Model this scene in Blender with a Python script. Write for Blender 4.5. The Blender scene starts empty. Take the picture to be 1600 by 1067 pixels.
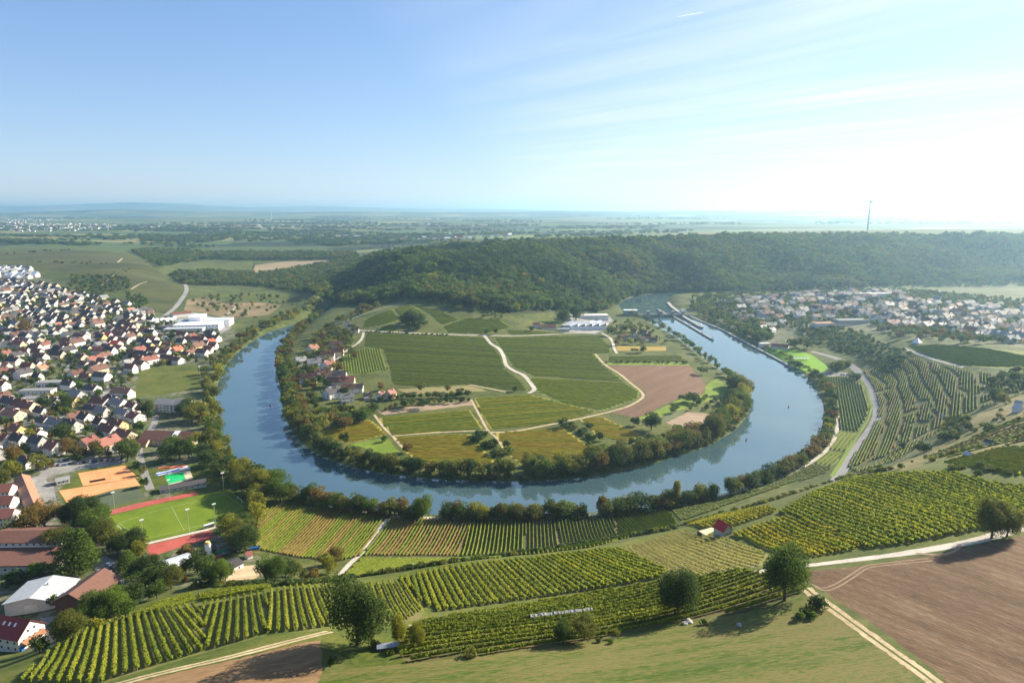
import bpy, bmesh, math, random
import numpy as np
from mathutils import Vector, Matrix
from mathutils.geometry import delaunay_2d_cdt

scene = bpy.context.scene
COL = scene.collection
R = math.radians
PI = math.pi

# ------------------------------------------------------------------ camera
CAM_Z = 200.0
PITCH = R(10.8)
cam_data = bpy.data.cameras.new("camera")
cam = bpy.data.objects.new("camera", cam_data)
COL.objects.link(cam)
cam.location = (0, 0, CAM_Z)
cam.rotation_euler = (R(90) - PITCH, 0, 0)
cam_data.sensor_width = 36.0
cam_data.lens = 24.0
cam_data.clip_start = 1.0
cam_data.clip_end = 120000.0
scene.camera = cam

# ------------------------------------------------------------------ world and sun
SUN_AZ, SUN_EL = R(57), R(27)          # azimuth clockwise from the view direction
world = bpy.data.worlds.new("World")
scene.world = world
world.use_nodes = True
wn, wl = world.node_tree.nodes, world.node_tree.links
wn.clear()
w_out = wn.new("ShaderNodeOutputWorld")
w_bg = wn.new("ShaderNodeBackground")
w_bg.inputs["Strength"].default_value = 0.050
w_sky = wn.new("ShaderNodeTexSky")
w_sky.sky_type = 'NISHITA'
w_sky.sun_disc = False
w_sky.sun_elevation = SUN_EL
w_sky.sun_rotation = SUN_AZ
w_sky.altitude = 300
w_sky.air_density = 1.0
w_sky.dust_density = 0.0
w_sky.ozone_density = 2.2
# thin cirrus drifting across the sky: noise stretched along the wind, on a plane high above
w_tc = wn.new("ShaderNodeTexCoord")
w_sep = wn.new("ShaderNodeSeparateXYZ")
wl.new(w_tc.outputs["Generated"], w_sep.inputs[0])
w_zc = wn.new("ShaderNodeMath"); w_zc.operation = 'MAXIMUM'; w_zc.inputs[1].default_value = 0.02
wl.new(w_sep.outputs[2], w_zc.inputs[0])
w_dx = wn.new("ShaderNodeMath"); w_dx.operation = 'DIVIDE'
w_dy = wn.new("ShaderNodeMath"); w_dy.operation = 'DIVIDE'
wl.new(w_sep.outputs[0], w_dx.inputs[0]); wl.new(w_zc.outputs[0], w_dx.inputs[1])
wl.new(w_sep.outputs[1], w_dy.inputs[0]); wl.new(w_zc.outputs[0], w_dy.inputs[1])
w_cmb = wn.new("ShaderNodeCombineXYZ")
wl.new(w_dx.outputs[0], w_cmb.inputs[0]); wl.new(w_dy.outputs[0], w_cmb.inputs[1])
w_map = wn.new("ShaderNodeMapping")
w_map.vector_type = 'TEXTURE'
w_map.inputs["Rotation"].default_value = (0, 0, R(-52))
w_map.inputs["Scale"].default_value = (6.5, 0.9, 1.0)
wl.new(w_cmb.outputs[0], w_map.inputs[0])
w_n1 = wn.new("ShaderNodeTexNoise")
w_n1.inputs["Scale"].default_value = 1.0; w_n1.inputs["Detail"].default_value = 6; w_n1.inputs["Roughness"].default_value = 0.55
w_n1.inputs["Distortion"].default_value = 0.6
wl.new(w_map.outputs[0], w_n1.inputs["Vector"])
w_n2 = wn.new("ShaderNodeTexNoise")
w_n2.inputs["Scale"].default_value = 0.35; w_n2.inputs["Detail"].default_value = 2
wl.new(w_cmb.outputs[0], w_n2.inputs["Vector"])
w_r1 = wn.new("ShaderNodeMapRange"); w_r1.inputs[1].default_value = 0.40; w_r1.inputs[2].default_value = 0.66
wl.new(w_n1.outputs["Fac"], w_r1.inputs[0])
w_r2 = wn.new("ShaderNodeMapRange"); w_r2.inputs[1].default_value = 0.30; w_r2.inputs[2].default_value = 0.60
wl.new(w_n2.outputs["Fac"], w_r2.inputs[0])
w_r3 = wn.new("ShaderNodeMapRange"); w_r3.inputs[1].default_value = -0.8; w_r3.inputs[2].default_value = 1.6   # more cloud to the east
wl.new(w_dx.outputs[0], w_r3.inputs[0])
w_m1 = wn.new("ShaderNodeMath"); w_m1.operation = 'MULTIPLY'
wl.new(w_r1.outputs[0], w_m1.inputs[0]); wl.new(w_r2.outputs[0], w_m1.inputs[1])
w_veil = wn.new("ShaderNodeMath"); w_veil.operation = 'ADD'; w_veil.inputs[1].default_value = 0.38
wl.new(w_m1.outputs[0], w_veil.inputs[0])
w_m2 = wn.new("ShaderNodeMath"); w_m2.operation = 'MULTIPLY'
wl.new(w_veil.outputs[0], w_m2.inputs[0]); wl.new(w_r3.outputs[0], w_m2.inputs[1])
w_m3 = wn.new("ShaderNodeMath"); w_m3.operation = 'MULTIPLY'; w_m3.inputs[1].default_value = 0.72
wl.new(w_m2.outputs[0], w_m3.inputs[0])
w_mix = wn.new("ShaderNodeMixRGB"); w_mix.inputs[2].default_value = (6.3, 6.8, 7.3, 1)
wl.new(w_m3.outputs[0], w_mix.inputs[0]); w_tint = wn.new("ShaderNodeMixRGB"); w_tint.blend_type = 'MULTIPLY'; w_tint.inputs[0].default_value = 1.0; w_tint.inputs[2].default_value = (.77, .895, 1.25, 1)   # clear autumn blue
# soften the aureole round the sun as thin high cloud does: c / (1 + k c)
w_one = wn.new("ShaderNodeVectorMath"); w_one.operation = 'MULTIPLY_ADD'; w_one.inputs[1].default_value = (.10, .10, .10); w_one.inputs[2].default_value = (1, 1, 1)
w_div = wn.new("ShaderNodeVectorMath"); w_div.operation = 'DIVIDE'
w_gain = wn.new("ShaderNodeVectorMath"); w_gain.operation = 'SCALE'; w_gain.inputs["Scale"].default_value = 1.5
wl.new(w_sky.outputs[0], w_tint.inputs[1]); wl.new(w_tint.outputs[0], w_one.inputs[0]); wl.new(w_tint.outputs[0], w_div.inputs[0]); wl.new(w_one.outputs[0], w_div.inputs[1])
wl.new(w_div.outputs[0], w_gain.inputs[0]); wl.new(w_gain.outputs[0], w_mix.inputs[1])
wl.new(w_mix.outputs[0], w_bg.inputs["Color"])
wl.new(w_bg.outputs[0], w_out.inputs["Surface"])

sun_data = bpy.data.lights.new("sun", 'SUN')
sun_data.energy = 5.0
sun_data.angle = R(0.53)
sun_data.color = (1.0, 0.88, 0.68)
sun = bpy.data.objects.new("sun", sun_data)
COL.objects.link(sun)
sdir = Vector((math.sin(SUN_AZ) * math.cos(SUN_EL), math.cos(SUN_AZ) * math.cos(SUN_EL), math.sin(SUN_EL)))
sun.rotation_euler = sdir.to_track_quat('Z', 'Y').to_euler()
sun.location = (600, 500, 700)

scene.view_settings.view_transform = 'Standard'
scene.view_settings.look = 'None'
scene.view_settings.exposure = 1.58
scene.view_settings.gamma = 1.0
try:
    scene.cycles.use_denoising = True
    scene.cycles.denoiser = 'OPENIMAGEDENOISE'
    scene.cycles.max_bounces = 6
    scene.cycles.diffuse_bounces = 2
    scene.cycles.glossy_bounces = 2
    scene.cycles.transmission_bounces = 3
    scene.cycles.volume_bounces = 2
    scene.cycles.caustics_reflective = False
    scene.cycles.caustics_refractive = False
except Exception:
    pass

# ------------------------------------------------------------------ sight lines of the survey camera
F = 1600 * 24.0 / 36.0
SP, CP = math.sin(PITCH), math.cos(PITCH)

def ray(px, py):
    u = (px - 800.0) / F
    v = (533.5 - py) / F
    return np.array((u, CP + v * SP, -SP + v * CP))

def flat(px, py, z):
    d = ray(px, py)
    t = (z - CAM_Z) / d[2]
    return d[0] * t, d[1] * t

# ------------------------------------------------------------------ the lie of the land
def w_ab(x, y):                      # log-polar survey coordinates round a point south of the camera
    yy = np.maximum(np.asarray(y, float) + 150.0, 20.0)
    return np.asarray(x, float) / yy, np.log(yy)

def w_xy(a, b):
    yy = np.exp(b)
    return a * yy, yy - 150.0

RIVER_PX_OUT = [(540, 466), (512, 478), (490, 492), (462, 505), (430, 515), (395, 533), (362, 560), (344, 590), (337, 620), (338, 650), (345, 680),
                (360, 705), (385, 727), (420, 745), (455, 765), (500, 780), (560, 793), (620, 800), (700, 804), (800, 805), (900, 802), (1000, 794),
                (1080, 782), (1150, 765), (1200, 744), (1240, 720), (1270, 695), (1283, 670), (1287, 640), (1280, 615), (1262, 590), (1235, 570),
                (1200, 551), (1160, 530), (1125, 512), (1090, 499), (1060, 488), (1046, 476), (1044, 466), (1056, 461), (1078, 458)]
RIVER_PX_IN = [(1078, 455), (1045, 457.5), (1000, 462), (975, 470), (968, 480), (985, 492), (1012, 502), (1042, 518), (1066, 533), (1092, 553), (1115, 570),
               (1142, 590), (1160, 605), (1172, 625), (1170, 645), (1150, 670), (1110, 695), (1060, 712), (1000, 730), (920, 745), (860, 750), (800, 752),
               (700, 750), (620, 742), (560, 732), (510, 715), (475, 695), (452, 665), (440, 630), (437, 600), (431, 572), (437, 550), (453, 530),
               (474, 511), (500, 492), (522, 478), (548, 468)]

def catmull(pts, per=4, closed=False):
    pts = [np.array(p, float) for p in pts]
    n = len(pts)
    out = []
    for i in range(n if closed else n - 1):
        p0 = pts[(i - 1) % n] if closed or i > 0 else pts[0]
        p1, p2 = pts[i], pts[(i + 1) % n]
        p3 = pts[(i + 2) % n] if closed or i + 2 < n else pts[-1]
        for k in range(per):
            t = k / per
            out.append(0.5 * ((2 * p1) + (-p0 + p2) * t + (2 * p0 - 5 * p1 + 4 * p2 - p3) * t * t + (-p0 + 3 * p1 - 3 * p2 + p3) * t ** 3))
    if not closed:
        out.append(pts[-1])
    return out

_ro = [flat(*p, 0.0) for p in catmull(RIVER_PX_OUT, 4)]
_ri = [flat(*p, 0.0) for p in catmull(RIVER_PX_IN, 4)]
RIVER = np.array(_ro + [(900., 2300.), (1100., 2350.)][:0] + _ri)

def inside(poly, x, y):
    poly = np.asarray(poly, float); x = np.asarray(x, float); y = np.asarray(y, float)
    res = np.zeros(x.shape, bool)
    sel = np.flatnonzero((x >= poly[:, 0].min()) & (x <= poly[:, 0].max()) & (y >= poly[:, 1].min()) & (y <= poly[:, 1].max()))
    if len(sel) == 0:
        return res
    xs, ys = x[sel], y[sel]
    c = np.zeros(xs.shape, bool)
    n = len(poly)
    j = n - 1
    for i in range(n):
        xi, yi = poly[i]; xj, yj = poly[j]
        if yi != yj:
            c ^= ((yi > ys) != (yj > ys)) & (xs < (xj - xi) * (ys - yi) / (yj - yi) + xi)
        j = i
    res[sel] = c
    return res

def dist_poly(poly, x, y, closed=True):
    poly = np.asarray(poly, float)
    x = np.asarray(x, float); y = np.asarray(y, float)
    d2 = np.full(x.shape, 1e18)
    n = len(poly)
    for i in range(n if closed else n - 1):
        ax, ay = poly[i]; bx, by = poly[(i + 1) % n]
        dx, dy = bx - ax, by - ay
        L = dx * dx + dy * dy + 1e-9
        t = np.clip(((x - ax) * dx + (y - ay) * dy) / L, 0, 1)
        d2 = np.minimum(d2, (x - ax - t * dx) ** 2 + (y - ay - t * dy) ** 2)
    return np.sqrt(d2)

# surveyed heights: (px, py, z) seen points ...
HP = [
 # plateau in front
 (300, 1067, 95), (500, 1050, 94), (800, 1060, 98), (1000, 1067, 99), (1200, 1060, 100), (1580, 1060, 102), (1260, 890, 92), (1420, 860, 96),
 (1590, 830, 99), (1400, 960, 98), (1590, 940, 101), (1100, 985, 94), (760, 1010, 93), (500, 998, 92), (350, 1032, 93), (205, 1062, 93),
 # slope to the village
 (420, 985, 84), (420, 918, 46), (310, 1020, 85), (310, 950, 42), (200, 1030, 76), (200, 965, 36), (100, 1045, 72), (100, 1000, 42), (5, 1060, 58), (30, 1030, 26),
 (60, 1008, 12), (20, 1012, 10), (150, 955, 24), (250, 930, 24), (300, 915, 22),
 (560, 990, 88), (560, 915, 50), (640, 985, 88), (640, 905, 46), (700, 945, 68), (700, 880, 36), (820, 935, 68), (820, 868, 34), (930, 925, 70), (930, 850, 36),
 (1040, 902, 74), (1060, 850, 48), (1060, 828, 38), (1000, 945, 82), (850, 960, 82), (1180, 885, 84), (1160, 850, 66), (1128, 838, 57), (1200, 795, 50), (1120, 815, 45),
 # right hill
 (1300, 865, 88), (1240, 840, 72), (1230, 800, 60), (1320, 800, 75), (1400, 745, 76), (1330, 748, 62), (1480, 740, 84), (1420, 800, 88), (1560, 760, 90), (1540, 820, 98), (1590, 735, 92),
 (1590, 640, 72), (1510, 700, 76), (1590, 690, 84), (1450, 715, 62), (1500, 660, 56), (1440, 700, 44),
 # valley floor in front of the river
 (420, 850, 5), (500, 830, 4), (560, 875, 9), (520, 905, 14), (650, 870, 8), (650, 815, 3), (780, 865, 8), (780, 818, 3), (900, 850, 9), (900, 812, 3), (1000, 835, 10),
 (1040, 803, 4), (1150, 780, 7), (1200, 765, 8), (1280, 735, 7), (1310, 745, 8), (1250, 735, 4), (1330, 705, 7), (1300, 690, 4), (1350, 672, 7), (1368, 640, 7), (1320, 640, 4), (1310, 600, 4),
 (1358, 605, 8), (1335, 575, 8), (1300, 556, 8), (1245, 545, 8), (1230, 560, 4),
 # terraced spur on the right
 (1500, 560, 50), (1440, 545, 42), (1590, 560, 54), (1590, 600, 58), (1520, 592, 47), (1450, 640, 28), (1400, 690, 16), (1372, 612, 10), (1450, 592, 33), (1400, 560, 28),
 (1365, 700, 11), (1500, 625, 42), (1345, 730, 11), (1385, 660, 13), (1420, 620, 21), (1390, 580, 19),
 (1340, 545, 13), (1300, 530, 14), (1340, 525, 20), (1400, 530, 32),
 # village right and beyond
 (1150, 470, 8), (1200, 500, 8), (1300, 490, 20), (1400, 500, 26), (1500, 500, 24), (1590, 530, 34), (1590, 480, 26), (1250, 470, 14), (1350, 465, 20), (1480, 455, 16), (1590, 450, 14),
 (1100, 500, 4), (1160, 525, 4), (1200, 545, 4), (1100, 478, 5), (1150, 455, 6),
 # forest hill
 (700, 402, 99), (760, 399, 103), (900, 385, 108), (1000, 379, 111), (1100, 377, 112), (1200, 374, 114), (1300, 373, 115), (1450, 373, 116), (1590, 373, 116),
 (680, 470, 38), (800, 492, 26), (880, 486, 14), (950, 482, 6), (1100, 462, 5), (1000, 452, 6), (1200, 452, 6), (1300, 450, 6),
 (1450, 442, 8), (1590, 437, 10), (600, 407, 94), (645, 402, 98), (568, 417, 66), (546, 440, 30), (600, 440, 52), (565, 472, 24),
 # the tongue inside the bend
 (600, 640, 5), (700, 690, 4), (850, 690, 4), (1000, 680, 4), (1100, 640, 4), (700, 600, 7), (850, 620, 6), (1000, 590, 5), (480, 600, 5), (520, 640, 5), (700, 540, 11), (850, 540, 9),
 (1000, 550, 6), (900, 523, 9), (700, 523, 13), (560, 540, 12), (500, 545, 7), (620, 490, 30), (560, 505, 20), (700, 495, 26), (780, 505, 20), (850, 505, 12), (940, 510, 7), (1000, 515, 5), (500, 510, 10),
 # left village and hill
 (340, 740, 5), (250, 800, 6), (150, 800, 7), (50, 800, 8), (50, 700, 8), (200, 700, 6), (300, 690, 4), (250, 880, 9), (130, 880, 9), (380, 860, 7), (50, 900, 9), (20, 560, 10), (150, 600, 7), (300, 600, 4),
 (100, 500, 14), (250, 520, 7), (330, 510, 4), (200, 475, 15), (240, 490, 9), (280, 470, 6), (290, 445, 6), (260, 440, 28), (230, 415, 48), (150, 392, 62), (0, 395, 62), (80, 410, 54), (150, 440, 30), (30, 432, 36), (200, 450, 26), (180, 425, 44), (285, 440, 8),
 (380, 440, 5), (450, 470, 4), (400, 490, 4), (450, 445, 5), (420, 416, 14), (500, 420, 10), (330, 418, 12), (300, 400, 26), (480, 435, 5),
]
# ... and heights out of sight (x, y, z)
HW = [(0, -60, 100), (-300, -60, 80), (300, -60, 104), (-250, 100, 80), (-500, 100, 30), (-420, 250, 12), (500, 100, 106), (900, 250, 106), (500, 330, 96), (700, 500, 80), (1000, 700, 70), (1500, 1000, 50),
      (-800, 500, 12), (-1500, 800, 25), (-1600, 1500, 60), (-2600, 2400, 70), (900, 2600, 118), (2400, 2600, 118), (0, 2400, 105), (-300, 2200, 100), (-470, 1900, 30), (-600, 1900, 4), (-520, 1750, 4), (300, 3300, 80), (2000, 3600, 100), (-800, 2600, 25),
      (-3000, 3500, 70), (-1200, 3300, 45), (-400, 3300, 60), (3500, 3000, 110), (-6000, 7000, 85), (-2500, 7000, 85), (0, 6500, 80), (3000, 7000, 95), (6500, 7000, 100), (0, 12000, 115), (-9000, 12000, 118), (9000, 12000, 125), (2500, 2000, 30), (2500, 1200, 60)]

_pts = []
for (px, py, z) in HP:
    x, y = flat(px, py, z)
    _pts.append((x, y, z))
_pts += HW
# the wooded slope rises evenly from its foot to its crest
for foot, crest in (((680, 470, 38), (700, 402, 99)), ((800, 492, 26), (760, 399, 103)), ((880, 486, 14), (900, 385, 108)), ((950, 482, 6), (1000, 379, 111)), ((1000, 452, 6), (1050, 378, 111)), ((1100, 462, 5), (1100, 377, 112)),
                    ((1200, 452, 6), (1200, 374, 114)), ((1300, 450, 6), (1300, 373, 115)), ((1450, 442, 8), (1450, 373, 116)), ((1590, 437, 10), (1590, 373, 116))):
    a0, b0 = flat(*foot), flat(*crest)
    for f_, g_ in ((.3, .36), (.65, .76)):
        _pts.append((a0[0] + (b0[0] - a0[0]) * f_, a0[1] + (b0[1] - a0[1]) * f_, foot[2] + (crest[2] - foot[2]) * g_))
_pts = np.array(_pts, float)
_pa, _pb = w_ab(_pts[:, 0], _pts[:, 1])
KB = 1.15
_C = 0.03
_P = np.stack([_pa, _pb * KB], 1)
_D = np.sqrt(((_P[:, None] - _P[None]) ** 2).sum(2) + _C * _C)
_A = np.zeros((len(_P) + 1, len(_P) + 1))
_A[:-1, :-1] = -_D + np.eye(len(_P)) * 0.004
_A[-1, :-1] = 1; _A[:-1, -1] = 1
_W = np.linalg.solve(_A, np.append(_pts[:, 2], 0))

def smooth(a, b, x):
    t = np.clip((x - a) / (b - a), 0, 1)
    return t * t * (3 - 2 * t)

def vnoise(x, y, s, seed=0):
    rs = np.random.RandomState(seed)
    tab = rs.rand(64, 64)
    u, v = np.asarray(x) / s, np.asarray(y) / s
    iu, iv = np.floor(u).astype(int), np.floor(v).astype(int)
    fu, fv = u - iu, v - iv
    fu, fv = fu * fu * (3 - 2 * fu), fv * fv * (3 - 2 * fv)
    g = lambda i, j: tab[i % 64, j % 64]
    return (g(iu, iv) * (1 - fu) * (1 - fv) + g(iu + 1, iv) * fu * (1 - fv) + g(iu, iv + 1) * (1 - fu) * fv + g(iu + 1, iv + 1) * fu * fv) * 2 - 1

def height_raw(x, y):
    x = np.asarray(x, float); y = np.asarray(y, float)
    a, b = w_ab(x, y)
    q = np.stack([a, b * KB], 1)
    z = np.full(len(q), _W[-1])
    for s in range(0, len(q), 20000):
        qq = q[s:s + 20000]
        dd = np.sqrt(((qq[:, None] - _P[None]) ** 2).sum(2) + _C * _C)
        z[s:s + 20000] += -(dd @ _W[:-1])
    yf = np.maximum(y, 1.0)
    zf = 85 + 28 * smooth(6000, 12000, y) + 45 * smooth(12000, 22000, y)
    ang = x / yf
    zf += 16 * vnoise(x, y, 1500, 3) * smooth(3500, 7000, y)
    # low wooded ranges on the skyline
    h1 = 290 * smooth(-0.05, -0.55, ang) * (0.75 + 0.25 * vnoise(ang * 1000, y * 0, 70, 5)) + 75 + 55 * vnoise(ang * 1000, y * 0, 130, 8)
    zf += h1 * smooth(23000, 26500, y + 1800 * vnoise(x, y, 5000, 2))
    zf += (75 + 55 * vnoise(x, y, 2600, 4)) * smooth(11500, 13500, y) * smooth(17000, 14000, y)
    k = smooth(4500, 7500, y)
    z = z * (1 - k) + zf * k
    rav = smooth(-380, -250, x) * smooth(1230, 1330, y) * smooth(2700, 2400, y) * smooth(14, 45, z) * smooth(128, 96, z)      # gullies in the wooded slope
    z = z + rav * (15 * vnoise(x + .5 * y, y * .35, 150, 21) + 7 * vnoise(x, y, 75, 22) - 11)
    z = np.maximum(z, 1.8 + 0.0 * z)
    return z

def height_exact(x, y, river=True):
    x = np.asarray(x, float).ravel(); y = np.asarray(y, float).ravel()
    z = height_raw(x, y)
    near = np.flatnonzero((y > 350) & (y < 2600) & (np.abs(x) < 1500))
    if len(near):
        d = dist_poly(RIVER, x[near], y[near])
        ins = inside(RIVER, x[near], y[near])
        d = np.where(ins, 0.0, d)
        z[near] = np.minimum(z[near], np.where(d < 4, d * 0.45, 1.8 + (d - 4) * 0.75))
    return z

GA0, GA1, GB0, GB1 = -1.45, 1.45, math.log(60.0), math.log(33000.0)
GN_A, GN_B = 420, 720
_ga = np.linspace(GA0, GA1, GN_A); _gb = np.linspace(GB0, GB1, GN_B)
_AA, _BB = np.meshgrid(_ga, _gb)
_gx, _gy = w_xy(_AA.ravel(), _BB.ravel())
HG = height_exact(_gx, _gy).reshape(GN_B, GN_A)

def H(x, y):
    a, b = w_ab(x, y)
    u = np.clip((a - GA0) / (GA1 - GA0) * (GN_A - 1), 0, GN_A - 1.001)
    v = np.clip((b - GB0) / (GB1 - GB0) * (GN_B - 1), 0, GN_B - 1.001)
    i, j = np.floor(u).astype(int), np.floor(v).astype(int)
    fu, fv = u - i, v - j
    return (HG[j, i] * (1 - fu) * (1 - fv) + HG[j, i + 1] * fu * (1 - fv) + HG[j + 1, i] * (1 - fu) * fv + HG[j + 1, i + 1] * fu * fv)

def h(x, y):
    return float(H(np.array([x]), np.array([y]))[0])

_T = 60.0 * 1.006 ** np.arange(1080)

def at(px, py):
    """where the sight line through a photo pixel first meets the land"""
    d = ray(px, py)
    z = CAM_Z + d[2] * _T
    g = z - H(d[0] * _T, d[1] * _T)
    k = np.flatnonzero(g <= 0)
    if len(k) == 0:
        t = _T[-1]
    else:
        i = max(k[0], 1)
        t0, t1 = _T[i - 1], _T[i]
        for _ in range(18):
            tm = 0.5 * (t0 + t1)
            if CAM_Z + d[2] * tm - h(d[0] * tm, d[1] * tm) <= 0:
                t1 = tm
            else:
                t0 = tm
        t = t1
    return np.array((d[0] * t, d[1] * t))

def poly_at(pts, step=10.0, closed=True):
    out = []
    n = len(pts)
    for i in range(n if closed else n - 1):
        p, q = np.array(pts[i], float), np.array(pts[(i + 1) % n], float)
        k = max(1, int(np.linalg.norm(q - p) / step))
        for s in range(k):
            out.append(at(*(p + (q - p) * s / k)))
    if not closed:
        out.append(at(*pts[-1]))
    return np.array(out)

def ribbon(line, width):
    line = np.asarray(line, float)
    d = np.gradient(line, axis=0)
    d /= np.linalg.norm(d, axis=1)[:, None] + 1e-9
    nrm = np.stack([-d[:, 1], d[:, 0]], 1)
    w = np.asarray(width) / 2.0
    if np.ndim(w):
        w = w[:, None]
    return np.concatenate([line + nrm * w, (line - nrm * w)[::-1]])

# ------------------------------------------------------------------ properties
def tag(o, label=None, cat=None, group=None, kind=None):
    if label: o["label"] = label
    if cat: o["category"] = cat
    if group: o["group"] = group
    if kind: o["kind"] = kind
    return o

def link(o, parent=None):
    COL.objects.link(o)
    if parent is not None:
        o.parent = parent
    return o

# ------------------------------------------------------------------ materials
MATS = {}
def nodes_of(name):
    m = bpy.data.materials.new(name)
    m.use_nodes = True
    nt = m.node_tree
    nt.nodes.clear()
    out = nt.nodes.new("ShaderNodeOutputMaterial")
    b = nt.nodes.new("ShaderNodeBsdfPrincipled")
    b.inputs["Roughness"].default_value = 0.9
    b.inputs["Specular IOR Level"].default_value = 0.15
    nt.links.new(b.outputs[0], out.inputs["Surface"])
    return m, nt, b, out

def ramp(nt, fac, cols):
    r = nt.nodes.new("ShaderNodeValToRGB")
    els = r.color_ramp.elements
    while len(els) < len(cols):
        els.new(0.5)
    for i, c in enumerate(cols):
        els[i].position = 0.28 + 0.44 * i / (len(cols) - 1)
        els[i].color = (*c, 1)
    nt.links.new(fac, r.inputs[0])
    return r.outputs[0]

def noise(nt, vec, scale, detail=4, rough=0.6, dist=0.0):
    n = nt.nodes.new("ShaderNodeTexNoise")
    n.inputs["Scale"].default_value = scale
    n.inputs["Detail"].default_value = detail
    n.inputs["Roughness"].default_value = rough
    n.inputs["Distortion"].default_value = dist
    nt.links.new(vec, n.inputs["Vector"])
    return n.outputs["Fac"]

def mapping(nt, vec, rot, scale):
    mp = nt.nodes.new("ShaderNodeMapping")
    mp.vector_type = 'TEXTURE'
    mp.inputs["Rotation"].default_value = (0, 0, rot)
    mp.inputs["Scale"].default_value = scale
    nt.links.new(vec, mp.inputs[0])
    return mp.outputs[0]

def mathn(nt, op, a, b=None):
    n = nt.nodes.new("ShaderNodeMath"); n.operation = op
    for i, v in enumerate((a, b)):
        if v is None: continue
        if isinstance(v, (int, float)): n.inputs[i].default_value = v
        else: nt.links.new(v, n.inputs[i])
    return n.outputs[0]

def mixc(nt, fac, a, b, mode='MIX'):
    n = nt.nodes.new("ShaderNodeMixRGB"); n.blend_type = mode
    for i, v in enumerate((fac, a, b)):
        if isinstance(v, (int, float)): n.inputs[i].default_value = v
        elif isinstance(v, tuple): n.inputs[i].default_value = (*v, 1)
        else: nt.links.new(v, n.inputs[i])
    return n.outputs[0]

def field_mat(name, cols, scale=0.02, rot=0.0, stretch=1.0, fine=0.6, fine_amt=0.5, rows=None, bump=0.15, gain=1.7):
    """open ground: broad patches, streaks along the working direction, fine clods or grass; rows = (period m, dark factor)"""
    if name in MATS: return MATS[name]
    m, nt, b, out = nodes_of(name)
    g = nt.nodes.new("ShaderNodeNewGeometry")
    v = mapping(nt, g.outputs["Position"], rot, (stretch, 1.0, 1.0))
    n1 = noise(nt, v, scale, 5, 0.62, 0.3)
    n2 = noise(nt, v, fine, 3, 0.7)
    s = mathn(nt, 'ADD', mathn(nt, 'MULTIPLY', n1, 1 - fine_amt), mathn(nt, 'MULTIPLY', n2, fine_amt))
    s = mathn(nt, 'ADD', mathn(nt, 'MULTIPLY', mathn(nt, 'SUBTRACT', s, .5), gain), .5)
    c = ramp(nt, s, cols)
    if rows:
        wv = nt.nodes.new("ShaderNodeTexWave")
        wv.wave_type = 'BANDS'; wv.bands_direction = 'Y'
        wv.inputs["Scale"].default_value = 1.0
        wv.inputs["Distortion"].default_value = 0.25
        wv.inputs["Detail"].default_value = 1
        v2 = mapping(nt, g.outputs["Position"], rot, (rows[0] / 0.314,) * 3)
        nt.links.new(v2, wv.inputs["Vector"])
        c = mixc(nt, mathn(nt, 'MULTIPLY', wv.outputs["Fac"], rows[1]), c, rows[2])
    nt.links.new(c, b.inputs["Base Color"])
    bp = nt.nodes.new("ShaderNodeBump")
    bp.inputs["Strength"].default_value = bump
    bp.inputs["Distance"].default_value = 0.6
    nt.links.new(n2, bp.inputs["Height"])
    nt.links.new(bp.outputs[0], b.inputs["Normal"])
    MATS[name] = m
    return m

def plain_mat(name, col, rough=0.8, vary=0.15, scale=0.6, metal=0.0, spec=0.3):
    if name in MATS: return MATS[name]
    m, nt, b, out = nodes_of(name)
    tc = nt.nodes.new("ShaderNodeTexCoord")
    f = noise(nt, tc.outputs["Object"], scale, 4, 0.65)
    lo = tuple(max(0.0, x * (1 - vary)) for x in col)
    hi = tuple(min(1.0, x * (1 + vary)) for x in col)
    nt.links.new(ramp(nt, f, [lo, hi]), b.inputs["Base Color"])
    b.inputs["Roughness"].default_value = rough
    b.inputs["Metallic"].default_value = metal
    b.inputs["Specular IOR Level"].default_value = spec
    MATS[name] = m
    return m
# ------------------------------------------------------------------ land use: every field, path and bank is a patch of one continuous ground
def row_dir(p, q):
    a, b = at(*p), at(*q)
    return math.atan2(b[1] - a[1], b[0] - a[0])

GREEN_D = (0.030, 0.050, 0.012)
_edge_rs = np.random.RandomState(8)
LAND = []      # (name, label, material, world polygon)

def land(name, label, mat, px, step=10.0):
    rough = name in ("stubble_field", "ploughed_field", "hillside_grass", "vineyard_ground", "meadow", "field", "terraced_hillside")
    P = poly_at(px, 5.0 if rough and max(p[1] for p in px) > 600 else step)
    if rough:                                  # weedy margins are never ruled lines
        P = P + _edge_rs.randn(*P.shape) * (np.hypot(P[:, 0], P[:, 1])[:, None] / 250.0) * .30
    LAND.append((name, label, mat, P))
    return P

def road(name, label, mat, px, width, per=7):
    line = np.array([at(*p) for p in catmull(px, per)])
    w = width * (1 + (.06 if mat in (M_DIRT, M_PALE) else .02) * _edge_rs.randn(len(line)))
    LAND.append((name, label, mat, ribbon(line, np.clip(w, width * .65, width * 1.4))))
    return line

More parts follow.
